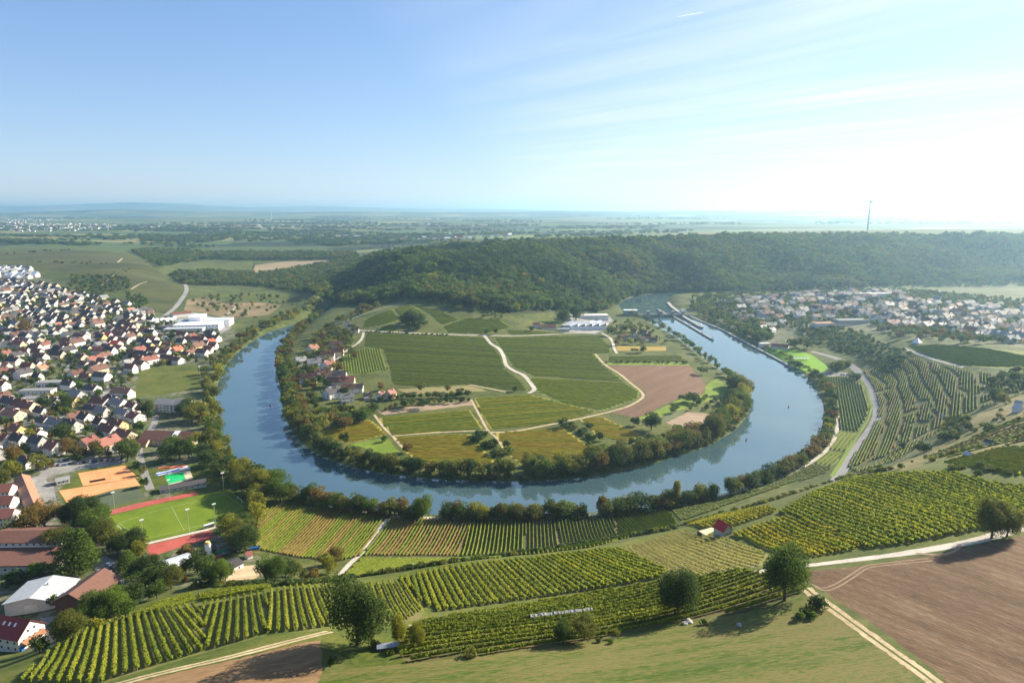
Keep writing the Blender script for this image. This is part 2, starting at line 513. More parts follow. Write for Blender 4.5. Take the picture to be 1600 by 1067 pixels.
# --- materials of the land
M_TALL = field_mat("grass_rough", [(.030, .042, .010), (.056, .072, .016), (.088, .098, .024), (.13, .12, .04)], .02, fine=.35)
M_MEADOW = field_mat("grass_meadow", [(.035, .053, .008), (.058, .080, .012), (.087, .100, .017), (.121, .113, .030)], .04, fine=.5, fine_amt=.45)
M_LAWN = field_mat("grass_lawn", [(.085, .130, .012), (.125, .185, .018), (.16, .215, .026)], .05, fine=.6, fine_amt=.45, bump=.05)
M_PITCH = field_mat("grass_sports_pitch", [(.080, .125, .008), (.105, .155, .010), (.125, .175, .012)], .06, fine=.7, fine_amt=.35, bump=.05)
M_LIME = field_mat("grass_riverside_lawn", [(.12, .25, .012), (.15, .30, .015), (.18, .33, .02)], .05, fine=.6, fine_amt=.3, bump=.05)
M_FOREST = field_mat("forest_floor", [(.018, .026, .010), (.035, .045, .014), (.05, .055, .02)], .03, fine=.4)
M_BANK = field_mat("river_bank_grass", [(.025, .035, .012), (.05, .06, .018), (.09, .085, .035)], .08, fine=.8)
M_VILL = field_mat("village_gardens", [(.030, .050, .012), (.055, .080, .018), (.12, .115, .080), (.20, .185, .165)], .05, fine=.22, fine_amt=.55, bump=.1)
M_ASPH = field_mat("asphalt", [(.16, .155, .155), (.21, .205, .20), (.25, .245, .24)], .05, fine=1.2, bump=.02)
M_PALE = field_mat("concrete_lane", [(.30, .275, .235), (.40, .37, .325), (.48, .45, .40)], .06, fine=1.0, bump=.03)
M_DIRT = field_mat("dirt_track", [(.24, .185, .11), (.36, .285, .18), (.46, .38, .25)], .1, fine=1.1, bump=.1)
M_YARD = field_mat("paved_yard", [(.13, .13, .13), (.22, .215, .205), (.30, .29, .27)], .06, fine=.6, bump=.02)

def vine_ground(name, cols, p, q, per=2.2):
    return field_mat(name, cols, .03, row_dir(p, q), 2.5, .7, .5)

def plough(name, p, q, cols=None, st=7.0, sc=.10, bump=.35, rows=None):
    return field_mat(name, cols or [(.105, .054, .026), (.185, .105, .056), (.29, .185, .105)], sc, row_dir(p, q), st, 1.7, .5, bump=bump, gain=1.5, rows=rows)

# --- the big areas
land("forest_floor", "shady leaf littered ground under the wood on the ridge above the river", M_FOREST,
     [(560, 404), (640, 388), (760, 384), (900, 379), (1050, 373), (1200, 370), (1400, 370), (1598, 372), (1740, 375), (1760, 434), (1500, 441), (1300, 449), (1100, 455), (1010, 462), (968, 480),
      (930, 488), (880, 486), (800, 492), (740, 482), (690, 472), (640, 468), (575, 478), (535, 476), (515, 466)], 14)
land("village_ground", "gardens, yards and hedges between the houses beside the outer river bank", M_VILL,
     [(-220, 425), (60, 432), (110, 452), (200, 475), (230, 490), (300, 488), (350, 500), (370, 520), (345, 560), (320, 590), (316, 630), (322, 680), (335, 720), (330, 760), (300, 770), (170, 800),
      (230, 850), (335, 835), (380, 850), (420, 880), (440, 900), (350, 912), (300, 915), (200, 945), (120, 975), (70, 1015), (-220, 1030)], 14)
land("village_ground", "gardens and lanes between the hazy houses beyond the weir", M_VILL,
     [(1090, 470), (1160, 462), (1300, 452), (1400, 452), (1500, 470), (1850, 480), (1850, 560), (1560, 540), (1480, 530), (1330, 515), (1300, 520), (1240, 530), (1200, 545), (1165, 525), (1110, 495)], 14)
land("meadow", "grassy river tongue between the vineyards and the tree lined bank", M_TALL,
     [(560, 500), (640, 474), (760, 492), (870, 505), (960, 500), (1010, 508), (1060, 540), (1110, 575), (1140, 598), (1160, 630), (1140, 665), (1060, 704), (980, 722), (880, 738), (780, 742),
      (700, 740), (600, 728), (520, 704), (480, 680), (462, 640), (455, 600), (455, 570), (480, 530), (500, 515)], 14)

# --- vineyards and fields inside the bend
a1, b1 = (690, 530), (720, 604)
FARM = [
 ("vineyard_ground", "broad dark green vineyard between the hamlet and the winding lane", [(572, 521), (690, 525), (758, 528), (770, 541), (784, 557), (790, 577), (814, 594), (826, 611), (780, 607), (735, 600), (660, 604), (612, 600), (609, 577), (598, 545), (568, 541)], "vine_dark"),
 ("vineyard_ground", "small vineyard plot of widely spaced rows beside the hamlet", [(532, 560), (560, 545), (592, 544), (607, 578), (570, 584), (534, 584)], "vine_mid"),
 ("vineyard_ground", "broad green vineyard between the winding lane and the ploughed field", [(772, 528), (935, 524), (953, 539), (956, 551), (928, 553), (943, 570), (976, 596), (900, 591), (834, 587), (802, 573), (788, 552)], "vine_green"),
 ("vineyard_ground", "light green strip of vineyard below the broad green one", [(826, 591), (900, 594), (979, 599), (1001, 613), (998, 622), (942, 641), (880, 630), (842, 612)], "vine_light"),
 ("vineyard_ground", "yellowing vineyard in the middle below the lane end", [(740, 622), (830, 617), (933, 643), (870, 661), (765, 671)], "vine_yellow"),
 ("vineyard_ground", "long yellow green vineyard strip below the orchard", [(592, 653), (735, 641), (756, 669), (612, 680)], "vine_yellow"),
 ("vineyard_ground", "golden vineyard at the bend beside the round trees", [(503, 673), (578, 655), (606, 679), (545, 692), (498, 683)], "vine_gold"),
 ("vineyard_ground", "large golden vineyard at the tip of the river tongue", [(616, 683), (735, 678), (775, 722), (700, 731), (650, 718), (632, 704)], "vine_gold"),
 ("vineyard_ground", "golden vineyard between two strips of orchard near the river", [(775, 677), (878, 667), (934, 706), (925, 722), (820, 731), (790, 706)], "vine_gold"),
 ("vineyard_ground", "small ochre vineyard wedge beside the fork of the field lane", [(905, 655), (940, 651), (1004, 680), (985, 690), (935, 682)], "vine_gold"),
 ("vineyard_ground", "dark green plot above the ploughed field", [(948, 557), (1062, 555), (1074, 565), (950, 566)], "vine_dark"),
 ("field", "narrow strip of ochre stubble near the gardens by the river", [(964, 541), (1038, 541), (1042, 548), (966, 548)], "ochre"),
 ("meadow", "bright grass strip with young trees beside the ploughed field", [(946, 567), (1074, 566), (1080, 571), (950, 570)], "lawn"),
 ("ploughed_field", "large bare reddish brown ploughed field inside the river bend", [(950, 570), (1075, 571), (1098, 591), (1103, 603), (1094, 617), (1070, 617), (998, 653), (957, 645), (1005, 626), (1008, 612), (985, 595)], "plough_red"),
 ("meadow", "bright green meadow curling round the ploughed field", [(996, 655), (1072, 619), (1098, 616), (1106, 600), (1120, 590), (1142, 606), (1130, 620), (1060, 641), (1030, 652)], "lawn"),
 ("field", "small pale bare field beside the riverside gardens", [(1040, 660), (1075, 643), (1112, 648), (1108, 662), (1058, 668)], "pale_soil"),
 ("field", "grey green vegetable strip beside the pale bare field", [(1026, 655), (1060, 641), (1074, 643), (1040, 659)], "veg"),
 ("meadow", "bright meadow wedge with orchard shadows at the tip of the tongue", [(548, 694), (604, 683), (625, 706), (596, 708)], "lawn"),
 ("meadow", "grass between the two golden vineyards", [(738, 680), (772, 678), (790, 706), (815, 731), (780, 728)], "meadow"),
 ("meadow", "grass wedge with shrubs beside the golden vineyards", [(884, 666), (902, 658), (932, 684), (936, 703)], "meadow"),
 ("field", "bare pinkish soil strip in the orchard below the hamlet", [(590, 643), (650, 634), (733, 626), (736, 633), (600, 648)], "pale_soil"),
 ("field", "stubble strip along the field lane below the dark vineyard", [(622, 608), (735, 602), (762, 611), (640, 616)], "stubble"),
 ("vineyard_ground", "sloping vineyard under the wood beside the climbing lane", [(566, 512), (572, 498), (612, 483), (628, 499), (598, 508)], "vine_mid"),
 ("vineyard_ground", "terraced vineyard slope under the wood", [(616, 482), (640, 476), (668, 493), (632, 502)], "vine_green"),
 ("vineyard_ground", "upper vineyard slope below the wood edge", [(646, 475), (690, 486), (718, 500), (690, 508), (672, 492)], "vine_dark"),
 ("vineyard_ground", "low vineyard knoll above the field road", [(584, 515), (612, 507), (626, 513), (614, 519)], "vine_mid"),
 ("vineyard_ground", "gently sloping vineyard above the field road", [(690, 510), (730, 497), (780, 499), (800, 512), (760, 521), (700, 520)], "vine_mid"),
 ("vineyard_ground", "small vineyard below the farm buildings", [(790, 516), (830, 517), (884, 521), (800, 524)], "vine_green"),
 ("meadow", "pale meadow hump at the wood edge beside the farm", [(805, 512), (830, 498), (852, 495), (870, 500), (868, 510), (840, 508)], "meadow"),
]
VG = {
 "vine_dark": [(0.060, 0.083, 0.015), (0.075, 0.100, 0.021), (0.100, 0.122, 0.030)],
 "vine_green": [(0.060, 0.088, 0.015), (0.085, 0.119, 0.020), (0.112, 0.144, 0.027)],
 "vine_light": [(0.073, 0.119, 0.015), (0.103, 0.160, 0.019), (0.131, 0.188, 0.025)],
 "vine_mid": [(0.075, 0.106, 0.018), (0.112, 0.150, 0.027), (0.150, 0.181, 0.040)],
 "vine_yellow": [(0.156, 0.156, 0.025), (0.219, 0.206, 0.035), (0.275, 0.250, 0.045)],
 "vine_gold": [(.18, .155, .022), (.25, .215, .030), (.30, .25, .040)],
 "ochre": [(.20, .15, .03), (.27, .19, .04), (.30, .22, .05)],
 "pale_soil": [(.20, .145, .10), (.27, .20, .14), (.33, .25, .18)],
 "stubble": [(.14, .12, .05), (.19, .165, .07), (.23, .20, .09)],
 "veg": [(.07, .09, .045), (.10, .12, .06), (.14, .15, .08)],
}
_dirs = {"vine_dark": ((690, 560), (800, 566)), "vine_green": ((800, 540), (920, 545)), "vine_light": ((850, 605), (950, 612)), "vine_yellow": ((620, 660), (740, 650)), "vine_gold": ((640, 690), (740, 690))}
for nm, lb, px, key in FARM:
    if key == "plough_red":
        mt = plough("ploughed_red_soil", (960, 640), (1070, 590), [(.100, .057, .035), (.140, .082, .050), (.185, .115, .074)], 9, .05)
    elif key == "lawn": mt = M_LAWN
    elif key == "meadow": mt = M_MEADOW
    else:
        p, q = _dirs.get(key, ((640, 560), (760, 566)))
        mt = field_mat("soil_" + key, VG[key], .035, row_dir(p, q), 6.0, .5, .5)
    land(nm, lb, mt, px)

# --- outer bank
V_STRIP = [
 ("vineyard_ground", "dark vineyard strip between the river path and the hill road", [(1283, 589), (1324, 588), (1348, 602), (1358, 632), (1354, 652), (1339, 675), (1311, 671), (1312, 640), (1306, 612)], "vine_mid"),
 ("vineyard_ground", "vineyard strip with clear rows beside the hill road", [(1310, 673), (1338, 677), (1322, 705), (1297, 702)], "vine_mid"),
 ("vineyard_ground", "short vineyard block above the road bend by the river path", [(1294, 704), (1320, 708), (1301, 728), (1273, 723)], "vine_mid"),
 ("vineyard_ground", "long dark vineyard wedge below the hill beside the river path", [(1270, 725), (1299, 731), (1284, 743), (1230, 757), (1160, 781), (1090, 806), (1064, 814), (1048, 799), (1120, 784), (1185, 765), (1235, 745)], "vine_dark"),
]
for nm, lb, px, key in V_STRIP:
    land(nm, lb, field_mat("soil_" + key, VG[key], .035, 0, 6.0, .5, .5), px)
R1 = [(402, 800), (440, 789), (520, 797), (603, 807), (565, 868), (535, 876), (470, 872), (398, 858)]
R2 = [(610, 808), (736, 812), (717, 869), (567, 868)]
R3 = [(737, 812), (818, 812), (822, 867), (719, 869)]
R4 = [(819, 811), (900, 808), (960, 802), (1044, 797), (1060, 820), (1000, 836), (924, 855), (824, 867)]
R5 = [(565, 872), (640, 873), (720, 873), (795, 871), (700, 876), (640, 885), (575, 898), (532, 906)]
RG = [(.075, .062, .035), (.11, .088, .05), (.13, .12, .05)]
for px, lb, c in ((R1, "riverside vineyard block between the tree corner and the straight lane", RG), (R2, "riverside vineyard block with brownish rows beside the straight lane", [(.10, .065, .035), (.14, .09, .05), (.15, .12, .06)]),
                  (R3, "green riverside vineyard block in the middle of the bank", [(.05, .06, .02), (.075, .085, .025), (.1, .1, .035)]), (R4, "wide riverside vineyard block reaching the hedge on the slope", RG),
                  (R5, "wedge of vineyard between the grass headland and the slope hedge", RG)):
    land("vineyard_ground", lb, field_mat("soil_river_%d" % len(LAND), c, .05, 0, 1.0, .6, .55), px)
land("meadow", "grassy headland with weeds at the tree corner of the riverside vineyards", M_MEADOW, [(395, 800), (408, 790), (398, 800), (396, 856), (385, 862), (388, 820)])

# --- slopes in front
HILLG = [(.055, .072, .014), (.085, .105, .020), (.125, .125, .035), (.15, .115, .055)]
DARKG = [(.050, .060, .018), (.080, .085, .026), (.12, .105, .045)]
H1 = [(120, 985), (200, 955), (310, 942), (420, 922), (480, 915), (560, 914), (640, 908), (655, 930), (664, 955), (650, 970), (560, 975), (510, 985), (420, 990), (330, 1017), (250, 1040), (180, 1060), (150, 1075), (30, 1075), (70, 1020)]
H3 = [(622, 904), (700, 886), (800, 876), (960, 857), (1000, 872), (1040, 892), (1036, 903), (930, 922), (800, 940), (680, 957), (664, 942)]
H4 = [(660, 972), (800, 950), (1000, 915), (1165, 890), (1195, 898), (1250, 905), (1262, 925), (1160, 955), (1060, 972), (930, 1000), (800, 1018), (640, 1036), (615, 1020), (630, 990)]
H5 = [(972, 857), (1062, 829), (1110, 836), (1200, 866), (1190, 883), (1085, 903), (1044, 895), (1000, 870)]
H6A = [(1064, 818), (1120, 806), (1200, 792), (1215, 800), (1150, 822), (1100, 826)]
H6B = [(1142, 836), (1190, 820), (1232, 806), (1300, 830), (1350, 852), (1330, 862), (1262, 872), (1225, 868), (1200, 860)]
H7 = [(1214, 802), (1270, 770), (1330, 748), (1400, 740), (1480, 738), (1560, 757), (1850, 785), (1850, 800), (1530, 829), (1420, 850), (1358, 858), (1300, 832), (1235, 806)]
H8 = [(1470, 722), (1520, 712), (1560, 700), (1850, 690), (1850, 750), (1580, 742), (1530, 732)]
land("hillside_grass", "grass and weeds on the slope around the vine plots", M_MEADOW, [(-30, 1040), (60, 1018), (200, 945), (320, 925), (480, 908), (640, 888), (800, 868), (960, 850), (1062, 824), (1200, 790), (1330, 742), (1420, 735), (1500, 705), (1850, 680),
      (1850, 815), (1500, 845), (1260, 890), (1262, 925), (1060, 975), (800, 1020), (560, 1045), (500, 1000), (350, 1030), (200, 1070), (-30, 1085)], 14)
land("vineyard_ground", "hillside plot of long vine rows running down towards the farmyards", field_mat("soil_hill", HILLG, .08, 0, 1, .8, .5), H1)
land("vineyard_ground", "leafy vineyard block on the brow above the riverside vineyards", field_mat("soil_hill_brown", DARKG, .08, 0, 1, .8, .5), H3)
land("vineyard_ground", "stepped vineyard terraces above the stubble field", field_mat("soil_terrace", [(.058, .066, .016), (.094, .082, .031), (.140, .101, .051)], .15, row_dir((700, 1000), (1100, 930)), 5, .7, .5), H4)
land("vineyard_ground", "young thinly planted vineyard beside the red hut", field_mat("soil_young", [(.13, .125, .045), (.18, .165, .06), (.22, .195, .08)], .12, row_dir((985, 860), (1180, 885)), 4, .9, .5), H5)
land("vineyard_ground", "golden vine strip behind the red hut", field_mat("soil_hill", HILLG), H6A)
land("vineyard_ground", "golden yellow vineyard beside the red hut", field_mat("soil_hill", HILLG), H6B)
land("vineyard_ground", "big leafy vineyard on the hill top above the pale lane", field_mat("soil_hill", HILLG), H7)
land("vineyard_ground", "yellow green vineyard at the top of the terraced hill", field_mat("soil_yellow_hill", [(.13, .14, .015), (.19, .185, .02), (.23, .21, .03)], .06, row_dir((1500, 720), (1600, 745)), 5, .5, .5), H8)
TERR = [(1340, 738), (1322, 728), (1350, 690), (1368, 660), (1374, 636), (1366, 606), (1348, 580), (1390, 560), (1440, 560), (1500, 577), (1560, 585), (1610, 592), (1610, 612), (1560, 628), (1500, 650), (1440, 695), (1400, 720)]
land("terraced_hillside", "steep terraced vineyard hillside above the hill road", field_mat("soil_terraced_hill", [(.050, .060, .018), (.085, .092, .028), (.135, .125, .050)], .05, row_dir((1380, 680), (1540, 620)), 4, .5, .5), TERR)
land("vineyard_ground", "smooth green vineyard on the spur top below the hazy village", field_mat("soil_spur", [(.085, .105, .02), (.12, .14, .028), (.15, .165, .035)], .03, 0, 3, .4, .4),
     [(1416, 541), (1470, 539), (1540, 545), (1850, 562), (1850, 580), (1560, 575), (1500, 572), (1450, 556)])
land("hillside_grass", "weedy brownish slope with scrub between the terraces and the hilltop vines", field_mat("hill_scrub", [(.050, .060, .016), (.090, .095, .026), (.15, .125, .045), (.19, .15, .07)], .05, .4, 2.5, .5, .5),
     [(1375, 736), (1440, 706), (1500, 668), (1545, 636), (1600, 612), (1850, 600), (1850, 692), (1560, 700), (1480, 716), (1420, 734)])
land("stubble_field", "mown green and straw coloured field in front of the terraces", field_mat("stubble_green", [(.034, .064, .007), (.056, .088, .010), (.092, .098, .022), (.136, .110, .044), (.070, .096, .014)], .09, row_dir((560, 1052), (1180, 975)), 4.5, 1.5, .5, bump=.35, gain=2.3, rows=(5.5, .30, (.130, .112, .042))),
     [(500, 1048), (640, 1036), (800, 1020), (930, 1002), (1060, 976), (1160, 957), (1262, 930), (1330, 975), (1470, 1072), (1500, 1110), (480, 1110)])
land("ploughed_field", "tan brown tilled field beside the dirt track at the bottom edge", plough("tilled_tan", (230, 1067), (500, 1010), [(.115, .066, .032), (.180, .112, .056), (.245, .162, .088)], 7, .12),
     [(150, 1110), (215, 1064), (350, 1034), (470, 1004), (500, 1000), (505, 1040), (490, 1110)])
land("ploughed_field", "large brown tilled field below the pale lane", plough("tilled_brown", (1300, 920), (1600, 1040), [(.058, .033, .017), (.095, .058, .032), (.137, .088, .050), (.187, .128, .081)], 5, .14, rows=(3.4, .40, (.075, .044, .024))),
     [(1262, 892), (1350, 884), (1450, 868), (1540, 850), (1590, 838), (1650, 822), (1850, 770), (2000, 1120), (1530, 1120), (1470, 1055), (1380, 985), (1290, 925), (1264, 908)])

# --- far left
land("vineyard_ground", "smooth vineyard slope on the hill behind the village", field_mat("soil_left_hill", [(.035, .041, .011), (.053, .058, .014), (.079, .076, .020), (.061, .079, .017)], .010, .5, 3.5, .12, .35, gain=2.2, rows=(11.0, .45, (.040, .052, .012))),
     [(-30, 395), (80, 391), (150, 390), (200, 398), (235, 413), (262, 433), (282, 444), (284, 458), (262, 490), (238, 487), (215, 468), (160, 438), (60, 420), (-30, 425)])
land("field", "tan field between the woods beside the far river", field_mat("soil_far_tan", [(.17, .13, .075), (.23, .175, .10), (.27, .21, .13)], .01, 0, 3, .3, .4), [(395, 427), (400, 414), (440, 409), (512, 407), (505, 413), (450, 420)])
land("field", "green field between the woods beside the far river", M_MEADOW, [(300, 417), (345, 412), (396, 408), (394, 424), (330, 428)])
land("field", "brown and green garden plots beside the factory", field_mat("soil_plots", [(.10, .11, .03), (.17, .13, .07), (.24, .18, .10)], .02, 0.3, 3, .3, .4), [(286, 485), (292, 468), (330, 464), (350, 474), (400, 472), (440, 476), (420, 492), (360, 498), (320, 490)])
land("meadow", "green meadow plots beside the far river bank", M_MEADOW, [(330, 462), (400, 456), (470, 462), (440, 472), (380, 470)])
land("meadow", "bright green meadow between the village and the river trees", M_MEADOW, [(212, 600), (220, 582), (240, 573), (290, 571), (316, 572), (312, 605), (285, 612), (240, 618), (206, 622)])

# --- sports ground and town surfaces
M_CLAY = field_mat("tennis_clay", [(.50, .20, .085), (.58, .25, .11), (.62, .28, .13)], .08, fine=.8, fine_amt=.3, bump=.02)
M_HARD = field_mat("hard_court", [(.055, .075, .045), (.07, .09, .055), (.08, .10, .06)], .08, fine=.8, fine_amt=.3, bump=.02)
M_TRACK = field_mat("running_track", [(.26, .055, .045), (.32, .075, .06), (.36, .09, .075)], .08, fine=.8, fine_amt=.3, bump=.02)
land("lawn", "lawn around the pool and the courts", M_MEADOW, [(118, 740), (124, 735), (200, 722), (222, 730), (235, 733), (330, 722), (334, 755), (326, 765), (240, 772), (228, 760), (222, 782), (160, 800), (104, 795), (90, 768)])
land("tennis_court", "orange clay court row behind, next to the car park", M_CLAY, [(122, 739), (195, 727), (216, 746), (130, 759)])
land("tennis_court", "longer orange clay court row in front", M_CLAY, [(92, 766), (130, 760.5), (211, 747), (219, 758), (180, 764), (105, 786)])
land("tennis_court", "dark green hard court in front of the clay courts", M_HARD, [(106, 787), (182, 765), (218, 760), (228, 778), (160, 795), (108, 798)])
land("running_track", "narrow red track along the far edge of the football pitch", M_TRACK, [(160, 800), (230, 783), (306, 768), (309, 773), (236, 789), (165, 806)])
land("football_pitch", "bright green football pitch beside the river corner", M_PITCH, [(166, 807), (236, 790), (309, 774), (360, 765), (390, 790), (380, 800), (330, 823), (225, 848), (205, 846), (176, 826)])
land("path", "pale paved strip along the near edge of the football pitch", M_PALE, [(224, 848.5), (330, 824), (344, 818), (346, 821), (331, 827), (227, 851)])
land("running_track", "broad red sports surface in front of the football pitch", M_TRACK, [(228, 852), (331, 828), (334, 841), (290, 852), (234, 870)])
land("car_park", "grey car park beside the tennis courts", M_YARD, [(62, 737), (75, 722), (150, 715), (195, 717), (195, 724), (122, 734), (72, 745)])
land("yard", "paved yard between the long red roofed hall and the courts", M_YARD, [(46, 748), (62, 742), (84, 760), (92, 800), (88, 812), (70, 808)])
land("yard", "sunlit yard between the barns and the conifers", M_YARD, [(140, 880), (165, 868), (190, 880), (195, 912), (172, 912), (150, 890)])
land("yard", "pale yard below the builders sheds", M_DIRT, [(352, 905), (372, 885), (402, 882), (416, 892), (380, 915), (358, 912)])
land("yard", "grey yard behind the red roofed house at the edge of the village", M_YARD, [(62, 965), (90, 962), (96, 985), (70, 1003), (66, 990)])
land("yard", "grey factory yard", M_YARD, [(235, 505), (300, 487), (352, 500), (362, 512), (330, 530), (290, 538), (240, 530)])
land("lawn", "lime green riverside playing field beyond the river", M_LIME, [(1193, 546), (1240, 545), (1270, 555), (1295, 574), (1286, 581), (1262, 582), (1240, 572), (1216, 558)])
land("car_park", "pale car park beside the playing field", M_YARD, [(1272, 583), (1290, 581), (1328, 582), (1334, 587), (1310, 588), (1284, 588)])
land("yard", "paved lot of the factory halls under the wooded ridge", M_YARD, [(876, 518), (885, 500), (905, 490), (950, 492), (958, 500), (940, 518), (930, 522)])

# --- roads and lanes
ROADS = {}
ROADS["hill"] = road("road", "wide grey road curving below the terraced hillside", M_ASPH, [(1304, 752), (1316, 735), (1332, 708), (1350, 685), (1366, 660), (1371, 640), (1364, 612), (1350, 590), (1335, 575), (1315, 563), (1295, 556), (1268, 549)], 8.0)
land("road_verge", "bright grass verge between the grey road and the vineyard strip", M_LAWN, [(1296, 744), (1320, 707), (1340, 678), (1356, 653), (1361, 634), (1352, 606), (1342, 592), (1346, 592), (1356, 607), (1364, 634), (1358, 657), (1341, 683), (1326, 708), (1304, 744)])
ROADS["river"] = road("path", "pale riverside path along the near bank", M_PALE, [(1308, 640), (1309, 665), (1299, 694), (1276, 716), (1240, 736), (1190, 756), (1130, 773), (1060, 789), (1000, 799), (920, 805), (830, 809), (740, 810), (660, 808), (600, 804), (540, 794), (480, 784)], 3.4)
ROADS["straight"] = road("path", "straight pale lane running down between the riverside vineyards", M_PALE, [(606, 810), (585, 838), (566, 862), (545, 882), (524, 906)], 3.0)
ROADS["winding"] = road("path", "pale lane winding through the vineyards inside the bend", M_PALE, [(757, 524), (766, 536), (780, 545), (787, 557), (791, 570), (803, 579), (818, 586), (828, 597), (835, 608), (826, 614)], 5.0)
ROADS["field"] = road("path", "narrow field lane along the lower edge of the dark vineyard", M_DIRT, [(610, 580), (640, 583), (675, 590), (720, 598), (760, 606), (790, 612)], 2.6)
ROADS["upper"] = road("road", "field road along the foot of the wooded slope", M_PALE, [(560, 516), (600, 518), (640, 520), (690, 522), (757, 524), (820, 524), (880, 521), (925, 519), (940, 512), (950, 505)], 4.2)
ROADS["climb"] = road("road", "lane climbing from the hamlet to the wood edge", M_ASPH, [(522, 506), (545, 500), (570, 490), (600, 481), (635, 473)], 5.0)
ROADS["hamlet"] = road("road", "short pale lane into the hamlet", M_PALE, [(568, 519), (566, 528), (558, 537), (545, 545), (530, 558), (512, 572), (510, 588)], 4.0)
ROADS["east"] = road("path", "grassy field lane beside the ploughed field", M_DIRT, [(930, 553), (946, 570), (968, 584), (985, 598), (1002, 612), (1003, 622), (980, 635), (945, 645), (900, 655), (860, 663), (800, 674), (765, 675)], 3.0)
ROADS["east2"] = road("path", "pale lane from the halls towards the gardens by the river", M_PALE, [(940, 520), (955, 530), (960, 545), (964, 552)], 4.0)
ROADS["tip"] = road("path", "narrow earth lane between the golden vineyards", M_DIRT, [(585, 648), (600, 668), (614, 682), (630, 700)], 2.4)
ROADS["mid"] = road("path", "earth lane between the yellowing and the golden vineyards", M_DIRT, [(612, 681), (690, 675), (762, 672)], 2.4)
ROADS["mid2"] = road("path", "earth lane beside the yellowing vineyard", M_DIRT, [(736, 624), (750, 650), (763, 673), (776, 684), (792, 708)], 2.4)
ROADS["pale"] = road("road", "pale country lane between the hilltop vineyard and the tilled field", M_PALE, [(1180, 893), (1215, 889), (1255, 884), (1320, 876), (1400, 866), (1470, 855), (1530, 843), (1570, 832), (1640, 813), (1850, 752)], 4.2)
ROADS["track"] = road("path", "two rut farm track along the tilled field", M_DIRT, [(1258, 918), (1275, 932), (1310, 957), (1350, 986), (1400, 1022), (1440, 1050), (1485, 1085)], 3.4)
ROADS["left"] = road("path", "dirt track above the tan tilled field", M_DIRT, [(150, 1078), (215, 1060), (280, 1044), (350, 1028), (420, 1010), (470, 997), (515, 986)], 3.2)
ROADS["terrace"] = road("path", "sandy track along the vineyard terraces", M_DIRT, [(640, 977), (720, 966), (820, 952), (930, 935), (1040, 917), (1110, 904), (1180, 893)], 2.6)
ROADS["vill1"] = road("road", "grey road leaving the village round the vineyard hill", M_ASPH, [(258, 493), (272, 482), (282, 470), (291, 455), (289, 444), (276, 436)], 9.0)
ROADS["vill2"] = road("road", "village street past the brown roofed sports hall", M_ASPH, [(244, 650), (238, 668), (222, 685), (217, 705), (222, 728), (235, 765)], 5.5)
ROADS["vill3"] = road("road", "village street along the car park", M_ASPH, [(60, 760), (80, 728), (130, 716), (190, 708), (217, 705)], 5.5)
ROADS["vill4"] = road("road", "main street through the older part of the village", M_ASPH, [(-20, 680), (30, 662), (80, 655), (130, 640), (160, 618), (180, 590), (195, 560), (215, 540), (240, 528)], 6)
ROADS["vill5"] = road("road", "street climbing through the newer houses", M_ASPH, [(60, 640), (90, 600), (110, 570), (130, 545), (160, 515), (190, 490), (215, 478)], 5.5)
ROADS["vill6"] = road("road", "lane between the rows of white houses", M_ASPH, [(-20, 560), (40, 545), (90, 530), (140, 515)], 5)
ROADS["spur"] = road("path", "pale lane on the spur top", M_PALE, [(1412, 543), (1430, 551), (1455, 560), (1480, 567), (1505, 574)], 3.0)
ROADS["far"] = road("path", "pale lane in the fields beside the far river bank", M_PALE, [(372, 474), (362, 486), (350, 494)], 4.0)

ROADS["hillpath"] = road("path", "pale track up the vineyard hill behind the village", M_DIRT, [(158, 447), (168, 438), (178, 430)], 5)
ROADS["hillpath2"] = road("path", "pale track across the flank of the vineyard hill", M_DIRT, [(205, 452), (218, 444), (230, 440)], 4)
ROADS["hillpath3"] = road("path", "short pale track at the hill crest above the valley road", M_DIRT, [(184, 410), (191, 404)], 5)
for _w, _off in (("wheel_track", 0.0), ("wheel_track", 1.9)):
    _l = np.array([at(*p) for p in catmull([(1268, 912), (1285, 918), (1305, 912), (1330, 897), (1352, 884), (1385, 879), (1450, 872)], 5)])
    LAND.append((_w, "pale curved wheel mark across the brown tilled field, the %s of the pair" % ("one nearer the lane" if _off == 0.0 else "one farther from the lane"), field_mat("dusty_wheel_mark", [(.20, .140, .085), (.27, .195, .125)], .2), ribbon(_l + np.array((0, -_off)), .55)))
_l = np.array([at(*p) for p in catmull([(1430, 864), (1470, 866), (1492, 860), (1500, 850)], 5)])
LAND.append(("wheel_track", "pale turning mark near the paired trees at the tilled field", field_mat("dusty_wheel_mark", []), ribbon(_l, 1.2)))
_l = np.array([at(*p) for p in catmull([(1258, 918), (1275, 932), (1310, 957), (1350, 986), (1400, 1022), (1440, 1050), (1485, 1085)], 4)])
LAND.append(("grass_strip", "grass strip between the two ruts of the farm track", M_MEADOW, ribbon(_l, .7)))
_l = np.array([at(*p) for p in catmull([(150, 1078), (215, 1060), (280, 1044), (350, 1028), (420, 1010), (470, 997), (515, 986)], 4)])
LAND.append(("grass_strip", "grass strip between the ruts of the dirt track above the tan field", M_MEADOW, ribbon(_l, .7)))
# contour path between river and trees
# ------------------------------------------------------------------ triangulate
_verts, _edges = [], []
def _loop(poly):
    a, b = w_ab(poly[:, 0], poly[:, 1])
    s = len(_verts)
    n = len(poly)
    for i in range(n):
        _verts.append(Vector((float(a[i]), float(b[i]))))
        _edges.append((s + i, s + (i + 1) % n))
_loop(RIVER)
for rec in LAND:
    _loop(rec[3])
